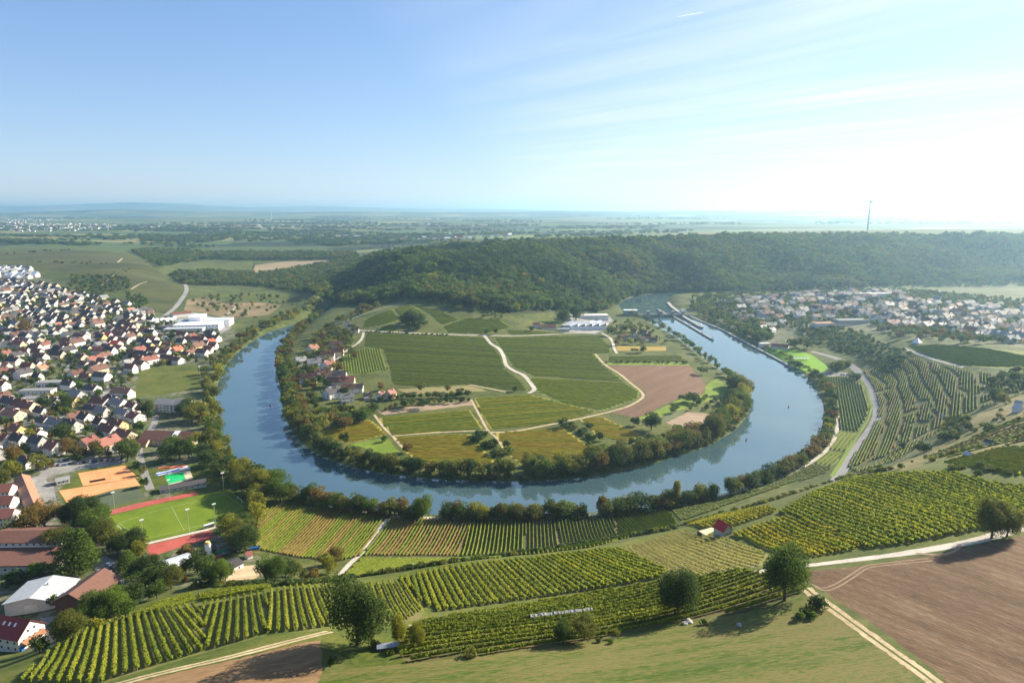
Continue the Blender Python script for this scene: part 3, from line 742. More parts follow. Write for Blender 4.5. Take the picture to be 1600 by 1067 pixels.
# bank shoulder lines keep the river edge crisp
for off in (3.0, 9.0):
    for side in (_ro, _ri):
        ln = np.array(side)[2:-2]
        d = np.gradient(ln, axis=0); d /= np.linalg.norm(d, axis=1)[:, None]
        nn = np.stack([-d[:, 1], d[:, 0]], 1)
        for sgn in (1, -1):
            pp = ln + nn * sgn * off
            ok = ~inside(RIVER, pp[:, 0], pp[:, 1])
            a, b = w_ab(pp[ok, 0], pp[ok, 1])
            _verts += [Vector((float(u), float(v))) for u, v in zip(a, b)]
rng = np.random.RandomState(5)
_b = math.log(62.0)
rows_b = []
while _b < math.log(32500.0):
    rows_b.append(_b)
    y = math.exp(_b) - 150
    _b += 0.018 if y < 1200 else 0.016 if y < 2700 else 0.03
for k, bb in enumerate(rows_b):
    st = 0.018 if bb < 7.95 else 0.03
    aa = np.concatenate([np.arange(-1.4, -0.9, 0.05), np.arange(-0.9, 0.9, st), np.arange(0.9, 1.41, 0.05)])
    aa = aa + (st * 0.5 if k % 2 else 0)
    _verts += [Vector((float(u), float(bb))) for u in aa]
_res = delaunay_2d_cdt(_verts, _edges, [], 0, 1e-7, False)
TV = np.array([(v.x, v.y) for v in _res[0]])
TF = np.array(_res[2])
tx, ty = w_xy(TV[:, 0], TV[:, 1])
tz = height_exact(tx, ty)
_rd = np.flatnonzero((ty > 350) & (ty < 2600))
_on = _rd[dist_poly(RIVER, tx[_rd], ty[_rd]) < 0.15]
tz[_on] = 0.0
cx, cy = tx[TF].mean(1), ty[TF].mean(1)
owner = np.full(len(TF), -1)
owner[cy > 2650] = -2
for i, rec in enumerate(LAND):
    owner[inside(rec[3], cx, cy)] = i
owner[inside(RIVER, cx, cy)] = -3
# orientation
v0, v1, v2 = TF[:, 0], TF[:, 1], TF[:, 2]
cr = (tx[v1] - tx[v0]) * (ty[v2] - ty[v0]) - (ty[v1] - ty[v0]) * (tx[v2] - tx[v0])
TF[cr < 0] = TF[cr < 0][:, ::-1]

def mesh_from(name, verts, faces, mats, smooth_shade=False, midx=None):
    me = bpy.data.meshes.new(name)
    verts = np.asarray(verts, np.float32)
    faces = np.asarray(faces, np.int32)
    n = faces.shape[1]
    me.vertices.add(len(verts)); me.vertices.foreach_set("co", verts.ravel())
    me.loops.add(faces.size); me.loops.foreach_set("vertex_index", faces.ravel())
    me.polygons.add(len(faces))
    me.polygons.foreach_set("loop_start", np.arange(0, faces.size, n, dtype=np.int32))
    me.polygons.foreach_set("loop_total", np.full(len(faces), n, np.int32))
    if midx is not None:
        me.polygons.foreach_set("material_index", np.asarray(midx, np.int32))
    for m in (mats if isinstance(mats, (list, tuple)) else [mats]):
        me.materials.append(m)
    me.update(calc_edges=True)
    me.polygons.foreach_set("use_smooth", np.full(len(faces), bool(smooth_shade)))
    me.validate()
    return me

def patch(name, label, mat, sel, z=None):
    f = TF[sel]
    used, inv = np.unique(f.ravel(), return_inverse=True)
    zz = tz[used] if z is None else np.full(len(used), z)
    me = mesh_from(name, np.stack([tx[used], ty[used], zz], 1), inv.reshape(-1, 3), mat, True)
    o = link(bpy.data.objects.new(name, me))
    return tag(o, label, None, None, "structure")

# far plain: a patchwork of fields, darker where woods stand
def plain_material():
    m, nt, b, out = nodes_of("plain_patchwork")
    g = nt.nodes.new("ShaderNodeNewGeometry")
    v = mapping(nt, g.outputs["Position"], R(12), (620, 420, 400))
    vo = nt.nodes.new("ShaderNodeTexVoronoi"); vo.inputs["Scale"].default_value = 1.0; vo.inputs["Randomness"].default_value = 0.85
    nt.links.new(v, vo.inputs["Vector"])
    sp = nt.nodes.new("ShaderNodeSeparateColor")
    nt.links.new(vo.outputs["Color"], sp.inputs[0])
    c = ramp(nt, sp.outputs[0], [(.06, .09, .022), (.11, .15, .03), (.22, .19, .075), (.12, .19, .035), (.30, .21, .12), (.06, .10, .025)])
    n = noise(nt, g.outputs["Position"], .004, 4, .6)
    wood = mathn(nt, 'GREATER_THAN', noise(nt, mapping(nt, g.outputs["Position"], 0, (2.0, 1, 1)), .0012, 4, .6), .535)
    c = mixc(nt, mathn(nt, 'MULTIPLY', n, .35), c, (.05, .06, .025))
    c = mixc(nt, wood, c, (.014, .026, .010))
    nt.links.new(c, b.inputs["Base Color"])
    return m

M_GROUND = field_mat("ground_general", [(.024, .036, .009), (.045, .062, .014), (.072, .088, .020), (.11, .11, .036)], .018, fine=.15)
patch("ground", "rough grass, verges and slopes between the fields, roads and woods", M_GROUND, owner == -1)
patch("plain", "wide plain of fields and woods fading to low hills on the skyline", plain_material(), owner == -2)
for i, rec in enumerate(LAND):
    sel = owner == i
    if sel.any():
        patch(rec[0], rec[1], rec[2], sel)

def water_material():
    m, nt, b, out = nodes_of("river_water")
    b.inputs["Base Color"].default_value = (.045, .09, .10, 1)
    b.inputs["Roughness"].default_value = .03
    b.inputs["Specular IOR Level"].default_value = .5
    b.inputs["IOR"].default_value = 2.3
    g = nt.nodes.new("ShaderNodeNewGeometry")
    n1 = noise(nt, g.outputs["Position"], .35, 3, .6)
    n2 = noise(nt, g.outputs["Position"], .02, 2, .5)
    bp = nt.nodes.new("ShaderNodeBump")
    bp.inputs["Distance"].default_value = .06
    nt.links.new(mathn(nt, 'MULTIPLY', n2, .03), bp.inputs["Strength"])
    nt.links.new(n1, bp.inputs["Height"])
    nt.links.new(bp.outputs[0], b.inputs["Normal"])
    nt.links.new(ramp(nt, n2, [(.036, .076, .092), (.048, .088, .100)]), b.inputs["Base Color"])
    return m
patch("river", "calm blue river looping round the vineyards", water_material(), owner == -3, 0.0)
# ------------------------------------------------------------------ plants
def leaf_material(name, a, b, c, trans=.40):
    m, nt, bs, out = nodes_of(name)
    at_ = nt.nodes.new("ShaderNodeAttribute"); at_.attribute_name = "tone"
    oi = nt.nodes.new("ShaderNodeObjectInfo")
    f = mathn(nt, 'ADD', mathn(nt, 'MULTIPLY', at_.outputs["Fac"], .62), mathn(nt, 'MULTIPLY', oi.outputs["Random"], .38))
    r = nt.nodes.new("ShaderNodeValToRGB")
    els = r.color_ramp.elements
    els.new(.5)
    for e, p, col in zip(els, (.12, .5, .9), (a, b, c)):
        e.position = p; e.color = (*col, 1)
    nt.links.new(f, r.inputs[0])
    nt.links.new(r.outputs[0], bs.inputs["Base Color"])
    bs.inputs["Roughness"].default_value = .75
    bs.inputs["Specular IOR Level"].default_value = .12
    tr = nt.nodes.new("ShaderNodeBsdfTranslucent")
    g = nt.nodes.new("ShaderNodeGamma"); g.inputs[1].default_value = .9
    nt.links.new(r.outputs[0], g.inputs[0]); nt.links.new(g.outputs[0], tr.inputs["Color"])
    mx = nt.nodes.new("ShaderNodeMixShader"); mx.inputs[0].default_value = trans
    nt.links.new(bs.outputs[0], mx.inputs[1]); nt.links.new(tr.outputs[0], mx.inputs[2])
    nt.links.new(mx.outputs[0], out.inputs["Surface"])
    return m

LEAF = {
 "green": leaf_material("leaves_green", (0.069, 0.114, 0.016), (0.125, 0.185, 0.022), (0.213, 0.263, 0.038)),
 "dark": leaf_material("leaves_dark_green", (0.040, 0.069, 0.016), (0.074, 0.112, 0.022), (0.129, 0.168, 0.034)),
 "olive": leaf_material("leaves_olive", (0.103, 0.114, 0.020), (0.179, 0.185, 0.031), (0.280, 0.263, 0.049)),
 "yellow": leaf_material("leaves_yellow_green", (0.168, 0.174, 0.018), (0.291, 0.280, 0.025), (0.426, 0.370, 0.038)),
 "rust": leaf_material("leaves_rusty", (0.129, 0.090, 0.022), (0.213, 0.146, 0.034), (0.325, 0.213, 0.045)),
}
M_BARK = plain_mat("bark", (.085, .066, .048), .95, .4, 3.0)

def unit(v):
    return v / (np.linalg.norm(v, axis=-1, keepdims=True) + 1e-9)

_ICO = None
def ico():
    global _ICO
    if _ICO is None:
        bm = bmesh.new()
        bmesh.ops.create_icosphere(bm, subdivisions=1, radius=1.0)
        v = np.array([x.co[:] for x in bm.verts]); f = np.array([[q.index for q in p.verts] for p in bm.faces])
        bm.free()
        _ICO = (v, f)
    return _ICO

def lobes_of(rs, shape, n):
    """crown lobes inside the outline of the species; the tree is 1 high"""
    L = []
    for i in range(n):
        t = (i + rs.rand()) / n
        if shape == "broad":
            el = math.asin(np.clip(-0.85 + 1.8 * t, -1, 1)); az = rs.rand() * 6.283 + i * 2.4
            k = .45 + .55 * rs.rand()
            c = np.array((math.cos(az) * math.cos(el) * .36 * k, math.sin(az) * math.cos(el) * .36 * k, .53 + math.sin(el) * .39 * k))
            r = .095 + .13 * rs.rand()
        elif shape == "spread":
            az = i * 2.4 + rs.rand(); k = .35 + .65 * rs.rand()
            c = np.array((math.cos(az) * .44 * k, math.sin(az) * .44 * k, .50 + .26 * rs.rand() * (1.1 - .5 * k)))
            r = .15 + .07 * rs.rand()
        elif shape == "tall":
            z = .20 + .70 * t; w = .13 * math.sin(PI * min(1, max(0.08, (z - .08) / .95))) ** .6
            az = i * 2.4
            c = np.array((math.cos(az) * w * rs.rand(), math.sin(az) * w * rs.rand(), z)); r = .085 + .05 * rs.rand()
        elif shape == "conifer":
            z = .12 + .80 * t; w = .20 * (1 - (z - .1) / .95)
            az = i * 2.4
            c = np.array((math.cos(az) * w * .75, math.sin(az) * w * .75, z)); r = .045 + .12 * (1 - t)
        else:   # bush
            az = i * 2.4; k = rs.rand() ** .5
            c = np.array((math.cos(az) * .45 * k, math.sin(az) * .45 * k, .30 + .30 * rs.rand() * (1.2 - .7 * k))); r = .24 + .12 * rs.rand()
        L.append((c, r))
    return L

def leaf_cloud(rs, L, n, size, core=True, flat_k=.75, fill=.3):
    """leaf quads over the lobes -> verts, quads, tone"""
    C = np.array([l[0] for l in L]); Rr = np.array([l[1] for l in L])
    tone_l = rs.rand(len(L))
    k = rs.choice(len(L), n, p=Rr ** 2 / (Rr ** 2).sum())
    d = unit(rs.randn(n, 3) + np.array((0, 0, .25)))
    rad = Rr[k] * (1 - fill * rs.rand(n) ** 1.6) * (1 + .10 * rs.randn(n))
    p = C[k] + d * rad[:, None]
    nrm = unit(d + rs.randn(n, 3) * flat_k)
    t = unit(np.cross(nrm, rs.randn(n, 3)))
    b = np.cross(nrm, t)
    s = size * (.55 + .9 * rs.rand(n))[:, None]
    e = (.55 + .5 * rs.rand(n))[:, None]
    V = np.stack([p - t * s - b * s * e, p + t * s - b * s * e * .7, p + t * s * .8 + b * s * e, p - t * s * .8 + b * s * e * .9], 1).reshape(-1, 3)
    Fq = np.arange(4 * n).reshape(n, 4)
    tone = np.clip(.55 * tone_l[k] + .45 * rs.rand(n), 0, 1)
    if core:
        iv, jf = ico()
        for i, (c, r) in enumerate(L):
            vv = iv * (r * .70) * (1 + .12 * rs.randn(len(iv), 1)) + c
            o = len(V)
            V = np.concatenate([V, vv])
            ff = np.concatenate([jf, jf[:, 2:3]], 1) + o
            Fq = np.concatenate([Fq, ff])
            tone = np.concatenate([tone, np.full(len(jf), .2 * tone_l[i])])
    return V, Fq, tone

def tube(p, q, r0, r1, n=6):
    p, q = np.array(p, float), np.array(q, float)
    ax = unit(q - p); u = unit(np.cross(ax, (0.3, .9, .31))); w = np.cross(ax, u)
    a = np.arange(n) * 2 * PI / n
    ring = np.cos(a)[:, None] * u + np.sin(a)[:, None] * w
    V = np.concatenate([p + ring * r0, q + ring * r1])
    Fq = np.array([(i, (i + 1) % n, n + (i + 1) % n, n + i) for i in range(n)])
    return V, Fq

def join_parts(parts):
    V, Fq, o = [], [], 0
    for v, f in parts:
        V.append(v); Fq.append(f + o); o += len(v)
    return np.concatenate(V), np.concatenate(Fq)

def trunk_geo(rs, L, shape, full=True):
    hz = {"broad": .34, "spread": .36, "tall": .5, "conifer": .8, "bush": .2}[shape]
    r0 = {"broad": .028, "spread": .03, "tall": .016, "conifer": .018, "bush": .03}[shape]
    bend = rs.randn(2) * .02
    mid = np.array((bend[0], bend[1], hz * .55)); top = np.array((bend[0] * .3, bend[1] * .3, hz))
    parts = [tube((0, 0, -.03), (bend[0] * .3, bend[1] * .3, .04), r0 * 1.7, r0 * 1.1), tube((bend[0] * .3, bend[1] * .3, .04), mid, r0 * 1.1, r0 * .9), tube(mid, top, r0 * .9, r0 * .7)]
    if full:
        for c, r in L[::max(1, len(L) // 9)]:
            s = mid + (top - mid) * rs.rand()
            k = s + (c - s) * .5 + np.array((0, 0, .02))
            parts += [tube(s, k, r0 * .55, r0 * .35, 5), tube(k, c + (c - k) * .2, r0 * .35, r0 * .1, 5)]
    return join_parts(parts)

def tone_mesh(name, V, Fq, tone, mats, midx=None):
    me = mesh_from(name, V, Fq, mats, False, midx)
    at_ = me.attributes.new("tone", 'FLOAT', 'FACE')
    if len(at_.data) == len(tone):
        at_.data.foreach_set("value", np.asarray(tone, np.float32))
    return me

_rs = np.random.RandomState(11)
# crown and trunk meshes by shape and size of picture: (crown, trunk)
TREE_MESH = {}
def tree_meshes(shape, lod, k):
    key = (shape, lod, k)
    if key not in TREE_MESH:
        rs = np.random.RandomState(abs(hash(shape)) % 1 + {"broad": 1, "spread": 2, "tall": 3, "conifer": 4, "bush": 5}[shape] * 100 + lod * 17 + k)
        nl = {"broad": (38, 24, 13), "spread": (24, 18, 12), "tall": (22, 16, 10), "conifer": (30, 20, 12), "bush": (14, 10, 7)}[shape][lod]
        nq = {"broad": (15000, 2400, 420), "spread": (7000, 1500, 360), "tall": (6000, 1300, 300), "conifer": (6000, 1300, 300), "bush": (2600, 700, 200)}[shape][lod]
        sz = {"broad": (.0105, .021, .045), "spread": (.0135, .024, .045), "tall": (.0105, .019, .034), "conifer": (.010, .018, .034), "bush": (.030, .05, .085)}[shape][lod]
        L = lobes_of(rs, shape, nl)
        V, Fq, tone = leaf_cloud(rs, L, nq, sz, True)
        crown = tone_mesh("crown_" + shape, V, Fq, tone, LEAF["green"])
        tv, tf = trunk_geo(rs, L, shape, lod < 2)
        trunk = mesh_from("trunk_" + shape, tv, tf, M_BARK, True)
        TREE_MESH[key] = (crown, trunk)
    return TREE_MESH[key]

TREES = []      # every tree of the place: x, y, height, shape, colour, width factor, label or None
SHRUBS = []
rnd = random.Random(77)

def px_height(x, y, z, hgt):
    d = math.sqrt(x * x + y * y + (z - CAM_Z) ** 2)
    return hgt * F / d

def in_frame(x, y, z, m=12):
    fwd = y * CP - (z - CAM_Z) * SP
    if fwd < 5: return False
    up = y * SP + (z - CAM_Z) * CP
    px = 800 + F * x / fwd; py = 533.5 - F * up / fwd
    return -m < px < 1600 + m and -m < py < 1067 + m

def px_of(x, y, z):
    fwd = y * CP - (z - CAM_Z) * SP
    up = y * SP + (z - CAM_Z) * CP
    return 800 + F * x / fwd, 533.5 - F * up / fwd

def pick(mix):
    t = rnd.random() * sum(w for _, w in mix)
    for k, w in mix:
        t -= w
        if t <= 0: return k
    return mix[-1][0]

BROADMIX = [("broad", 6), ("spread", 2), ("tall", .7)]
AUTUMN = [("green", 3), ("olive", 4), ("rust", 2), ("yellow", 2), ("dark", 2)]
GREENS = [("green", 4), ("dark", 3), ("olive", 2)]

def add_tree(x, y, hgt, shape="broad", col="green", wid=1.0, label=None, lst=None):
    (TREES if lst is None else lst).append([float(x), float(y), float(hgt), shape, col, wid, label])

def tree_px(px, py, hpx, shape="broad", col="green", wid=1.0, label=None, lst=None):
    x, y = at(px, py)
    z = h(x, y)
    d = math.sqrt(x * x + y * y + (z - CAM_Z) ** 2)
    add_tree(x, y, hpx * d / F * 1.05, shape, col, wid, label, lst)

def row_px(pts, n, h0, h1, shapes=BROADMIX, cols=AUTUMN, jit=3.0, wid=(1.0, 1.4), lst=None):
    """n trees along a photo line, h0..h1 metres tall, jit metres of scatter"""
    P = np.array(pts, float)
    seg = np.concatenate([[0], np.cumsum(np.linalg.norm(np.diff(P, axis=0), axis=1))])
    for i in range(n):
        s = (i + .5 + rnd.uniform(-.35, .35)) / n * seg[-1]
        p = (np.interp(s, seg, P[:, 0]), np.interp(s, seg, P[:, 1]))
        x, y = at(*p)
        add_tree(x + rnd.gauss(0, jit), y + rnd.gauss(0, jit), rnd.uniform(h0, h1), pick(shapes), pick(cols), rnd.uniform(*wid), None, lst)

FORESTC_REF = [None]
def fill_px(pts, spacing, h0, h1, shapes=BROADMIX, cols=GREENS, jit=.35, wid=(.95, 1.35), keep=1.0, lst=None, avoid=None):
    poly = poly_at(pts, 14)
    x0, y0 = poly.min(0); x1, y1 = poly.max(0)
    gx, gy = np.meshgrid(np.arange(x0, x1, spacing), np.arange(y0, y1, spacing))
    gx = gx.ravel() + (np.floor((gy.ravel() - y0) / spacing) % 2) * spacing / 2
    gy = gy.ravel()
    rs = np.random.RandomState(len(TREES) % 9999)
    gx = gx + rs.uniform(-jit, jit, len(gx)) * spacing; gy = gy + rs.uniform(-jit, jit, len(gy)) * spacing
    ok = inside(poly, gx, gy) & ~inside(RIVER, gx, gy)
    if keep < 1: ok &= rs.rand(len(gx)) < keep
    big = 1 + .22 * vnoise(gx, gy, 60, 12)
    for x, y, k in zip(gx[ok], gy[ok], big[ok]):
        co = pick(cols)
        if cols is FORESTC_REF[0]:               # stands of one kind drift through the wood
            v = float(vnoise(np.array([x]), np.array([y]), 110, 31)[0]) + rnd.gauss(0, .25)
            co = "dark" if v < -.35 else "olive" if v > .42 else "yellow" if v > .8 and rnd.random() < .4 else "green" if rnd.random() < .75 else co
        add_tree(x, y, rnd.uniform(h0, h1) * k, pick(shapes), co, rnd.uniform(*wid), None, lst)

# --- the trees in front, each as the photo shows it
tree_px(558, 1008, 100, "broad", "dark", 1.0, "big dark walnut tree at the end of the dirt track")
tree_px(1058, 962, 70, "broad", "dark", .98, "dense dark round tree on the vineyard terraces")
tree_px(1226, 938, 78, "broad", "green", .95, "leafy green tree with a bare trunk at the farm track fork")
tree_px(1549, 841, 50, "broad", "olive", 1.0, "taller tree with its trunk showing beside the pale lane at the tilled field")
tree_px(1573, 838, 42, "broad", "olive", .95, "slimmer tree of the pair beside the pale lane at the tilled field")
tree_px(880, 1004, 34, "broad", "dark", 1.0, "small dark fruit tree at the lower edge of the vineyard terraces")
tree_px(913, 1000, 38, "spread", "olive", 1.1, "small airy fruit tree with a leaning trunk at the lower edge of the terraces")
tree_px(622, 1003, 40, "tall", "yellow", 1.5, "slender young tree between the big walnut and the terraces")
tree_px(652, 1008, 36, "broad", "yellow", .8, "small yellowish fruit tree beside the first rows of the terraces")
tree_px(962, 996, 15, "spread", "olive", .8, "tiny bare looking fruit tree on the grass below the terraces")
tree_px(945, 994, 12, "spread", "olive", .8, "tiny sapling with a pale stem on the grass below the terraces")
for p in ((1262, 960, 16), (1278, 952, 22), (1250, 968, 12), (1270, 966, 11), (935, 1003, 8), (955, 1005, 8), (1100, 975, 10), (520, 1035, 12), (735, 1025, 16), (585, 1012, 14), (610, 1022, 10)):
    tree_px(p[0], p[1], p[2], "bush", rnd.choice(["green", "dark", "olive"]), 1.0, None, SHRUBS)

# --- bottom of the village
tree_px(116, 893, 62, "conifer", "green", 1.5, "tall pale green conifer beside the dark barn, on the brown hall side")
tree_px(132, 890, 58, "conifer", "green", 1.5, "tall pale green conifer beside the dark barn, on the paved yard side")
tree_px(92, 862, 34, "spread", "olive", 1.0, "pale silvery tree beside the long brown hall")
tree_px(201, 898, 36, "conifer", "green", 2.0, "pointed bright green tree between the yard and the builders shed")
for p in ((118, 822, 36, "dark"), (140, 826, 40, "dark"), (152, 838, 36, "green"), (160, 852, 32, "olive"), (178, 858, 26, "olive"), (185, 868, 26, "dark"), (205, 868, 34, "dark"), (218, 876, 26, "yellow"), (210, 860, 28, "dark"),
          (222, 905, 30, "dark"), (238, 908, 34, "dark"), (250, 918, 30, "dark"), (228, 922, 28, "dark"), (268, 920, 32, "olive"), (246, 935, 24, "green"), (210, 945, 28, "dark"), (310, 895, 30, "dark"), (325, 902, 28, "green"), (345, 912, 34, "green"), (352, 908, 26, "green"), (332, 914, 24, "dark"),
          (150, 972, 36, "green"), (165, 965, 32, "green"), (178, 960, 34, "green"), (190, 950, 30, "green"), (198, 968, 26, "green"), (85, 948, 16, "green"), (74, 950, 14, "green"), (112, 1000, 34, "olive"), (100, 995, 26, "dark"), (62, 1020, 22, "dark"), (150, 985, 18, "yellow"),
          (40, 838, 26, "rust"), (55, 835, 30, "rust"), (70, 828, 34, "rust"), (62, 812, 24, "rust"), (20, 842, 22, "olive"), (430, 908, 34, "green"), (415, 905, 30, "green"), (448, 905, 30, "dark"), (460, 900, 22, "olive"), (505, 885, 20, "olive"), (515, 895, 24, "yellow"), (525, 880, 24, "rust"), (490, 904, 16, "rust"), (475, 905, 14, "olive"),
          (385, 862, 36, "dark"), (372, 855, 34, "olive"), (360, 840, 30, "yellow"), (378, 838, 34, "dark"), (392, 846, 30, "olive"), (355, 830, 24, "dark"), (402, 815, 26, "yellow"), (400, 800, 30, "yellow")):
    tree_px(p[0], p[1], p[2] * 1.05, pick([("broad", 5), ("spread", 1)]), p[3], rnd.uniform(1.0, 1.35))
fill_px([(336, 715), (372, 738), (410, 752), (455, 775), (468, 788), (440, 789), (410, 790), (392, 788), (372, 762), (340, 748), (330, 735)], 12, 13, 19, BROADMIX, [("olive", 4), ("green", 3), ("yellow", 2.5), ("dark", 2), ("rust", 1)], .4, (1.05, 1.4))
for p in ((200, 720, 28, "dark"), (205, 712, 26, "olive"), (190, 712, 22, "olive"), (262, 722, 26, "dark"), (282, 718, 30, "dark"), (296, 715, 28, "green"), (252, 700, 24, "dark"), (270, 705, 24, "green"), (318, 718, 24, "dark"), (326, 730, 26, "dark"), (312, 700, 26, "yellow"), (330, 700, 28, "olive"),
          (196, 690, 24, "olive"), (208, 660, 24, "dark"), (222, 655, 24, "olive"), (230, 650, 22, "dark"), (170, 700, 18, "rust"), (150, 712, 20, "rust"), (160, 716, 18, "olive"), (124, 716, 18, "rust"), (105, 708, 20, "rust"), (40, 730, 22, "rust"), (22, 722, 22, "rust"), (60, 735, 22, "olive"), (20, 745, 22, "yellow"), (8, 760, 22, "olive"),
          (285, 650, 20, "dark"), (300, 660, 24, "olive"), (310, 655, 26, "olive"), (295, 645, 22, "dark"), (226, 760, 14, "dark"), (224, 742, 14, "olive"), (214, 735, 14, "dark"), (287, 755, 10, "dark"), (100, 690, 26, "dark"), (46, 690, 18, "yellow"), (88, 545, 18, "yellow"), (40, 524, 20, "rust"), (105, 640, 20, "dark"), (70, 640, 20, "dark"), (55, 632, 20, "dark")):
    tree_px(p[0], p[1], p[2], pick([("broad", 5), ("spread", 1)]), p[3], rnd.uniform(1.0, 1.35))
fill_px([(118, 818), (150, 800), (164, 800), (168, 830), (206, 850), (232, 872), (228, 886), (196, 866), (150, 850), (120, 835)], 9.5, 9, 14, BROADMIX, [("dark", 3), ("olive", 2), ("green", 2)], .4, keep=.45)

# --- outer bank, up the river on the left
LB = [(497, 475), (479, 487), (452, 499), (423, 510), (390, 528), (364, 553), (343, 576), (331, 604), (327, 640), (331, 672), (341, 700), (356, 722)]
row_px(LB, 48, 11, 16, [("broad", 6), ("spread", 1), ("tall", 1)], [("yellow", 4), ("olive", 5), ("green", 2), ("rust", 1)], 2.5)
row_px([(x - 9, y - 2) for x, y in LB], 36, 9, 14, BROADMIX, [("yellow", 2), ("olive", 5), ("green", 3), ("rust", 1.5)], 3)
# --- near bank, between the path and the water
NB1 = [(455, 778), (480, 785), (505, 788), (540, 797), (585, 803), (625, 806), (664, 808)]
NB2 = [(694, 809), (730, 810), (770, 811), (820, 810), (870, 809), (918, 807)]
NB3 = [(938, 805), (965, 803), (990, 800), (1004, 798)]
NB4 = [(1014, 797), (1040, 793), (1075, 787), (1105, 781), (1122, 778)]
NB5 = [(1136, 775), (1150, 771), (1172, 764), (1184, 760)]
NB6 = [(1192, 755), (1210, 748), (1222, 741), (1244, 731), (1262, 719), (1276, 704), (1290, 688), (1300, 660), (1303, 640), (1298, 618), (1288, 602), (1275, 592), (1264, 586)]
NBC = [("olive", 4), ("rust", 2.5), ("dark", 3), ("green", 2), ("yellow", .6)]
row_px(NB1, 17, 9, 12.5, BROADMIX, NBC, 1.6, (1.1, 1.5))
tree_px(660, 811, 36, "broad", "green", 1.1, "bright green full tree at the end of the bank row where the water shows through")
row_px(NB2, 20, 8.5, 12, BROADMIX, NBC, 1.6, (1.1, 1.5))
row_px(NB3, 7, 11, 14, BROADMIX, [("rust", 2), ("dark", 3), ("olive", 2)], 1.6, (1.2, 1.5))
row_px(NB4, 10, 9, 13, BROADMIX, NBC, 1.6, (1.1, 1.5))
tree_px(1056, 790, 38, "tall", "yellow", 1.0, "slim yellow poplar standing alone above the bank bushes")
row_px(NB5, 5, 11, 14, BROADMIX, [("rust", 2), ("dark", 3), ("olive", 2)], 1.6, (1.1, 1.4))
row_px(NB6, 34, 9, 13, BROADMIX, NBC, 2, (1.1, 1.45))
for seg, n in ((NB1, 26), (NB2, 34), (NB3, 10), (NB4, 16), (NB6, 46)):
    row_px(seg, n, 3.5, 6.5, [("bush", 1)], [("olive", 3), ("dark", 3), ("rust", 2), ("green", 1)], 1.8, (1.1, 1.6), SHRUBS)
# --- inner bank: along the water, in depth
_in = np.array(_ri)
def inner_bank(i0, i1, n, h0, h1, inset, shapes, cols, lst=None, wid=(1.0, 1.35)):
    seg = _in[i0:i1]
    s = np.concatenate([[0], np.cumsum(np.linalg.norm(np.diff(seg, axis=0), axis=1))])
    for k in range(n):
        q = (k + .5 + rnd.uniform(-.4, .4)) / n * s[-1]
        x, y = np.interp(q, s, seg[:, 0]), np.interp(q, s, seg[:, 1])
        dx, dy = np.interp(q + 2, s, seg[:, 0]) - np.interp(q - 2, s, seg[:, 0]), np.interp(q + 2, s, seg[:, 1]) - np.interp(q - 2, s, seg[:, 1])
        L_ = math.hypot(dx, dy) + 1e-6
        nx, ny = -dy / L_, dx / L_
        r = rnd.uniform(*inset)
        if inside(RIVER, np.array([x + nx * 4]), np.array([y + ny * 4]))[0]: nx, ny = -nx, -ny
        add_tree(x + nx * r, y + ny * r, rnd.uniform(h0, h1), pick(shapes), pick(cols), rnd.uniform(*wid), None, lst)
def _ix(px, py):
    p = np.array(flat(px, py, 0)); return int(np.argmin(((_in - p) ** 2).sum(1)))
iA, iB, iC, iD, iE, iF = _ix(985, 492), _ix(1160, 605), _ix(1110, 695), _ix(800, 752), _ix(475, 695), _ix(500, 492)
INC = [("olive", 4), ("dark", 3), ("rust", 2), ("green", 2), ("yellow", .8)]
inner_bank(iA, iB, 34, 8, 13, (2, 8), BROADMIX, [("green", 3), ("dark", 3), ("olive", 2), ("yellow", 1)])
inner_bank(iB, iC, 22, 15, 21, (4, 10), [("broad", 5), ("tall", 1)], [("green", 3), ("yellow", 3), ("olive", 3), ("rust", 1)])
inner_bank(iB, iC, 16, 10, 15, (10, 22), BROADMIX, INC)
inner_bank(iC, iD, 34, 11, 17, (3, 9), BROADMIX, INC)
inner_bank(iC, iD, 16, 12, 19, (9, 18), BROADMIX, INC)
inner_bank(iD, iE, 40, 9, 14, (3, 9), BROADMIX, INC)
inner_bank(iE, iF, 66, 10, 15, (3, 10), BROADMIX, [("olive", 4), ("yellow", 2), ("dark", 3), ("rust", 2), ("green", 2)])
inner_bank(iE, iF, 40, 8, 13, (10, 20), BROADMIX, INC)
inner_bank(iB, iE, 90, 3, 6, (1, 6), [("bush", 1)], [("dark", 3), ("olive", 2), ("rust", 1)], SHRUBS, (1.2, 1.8))
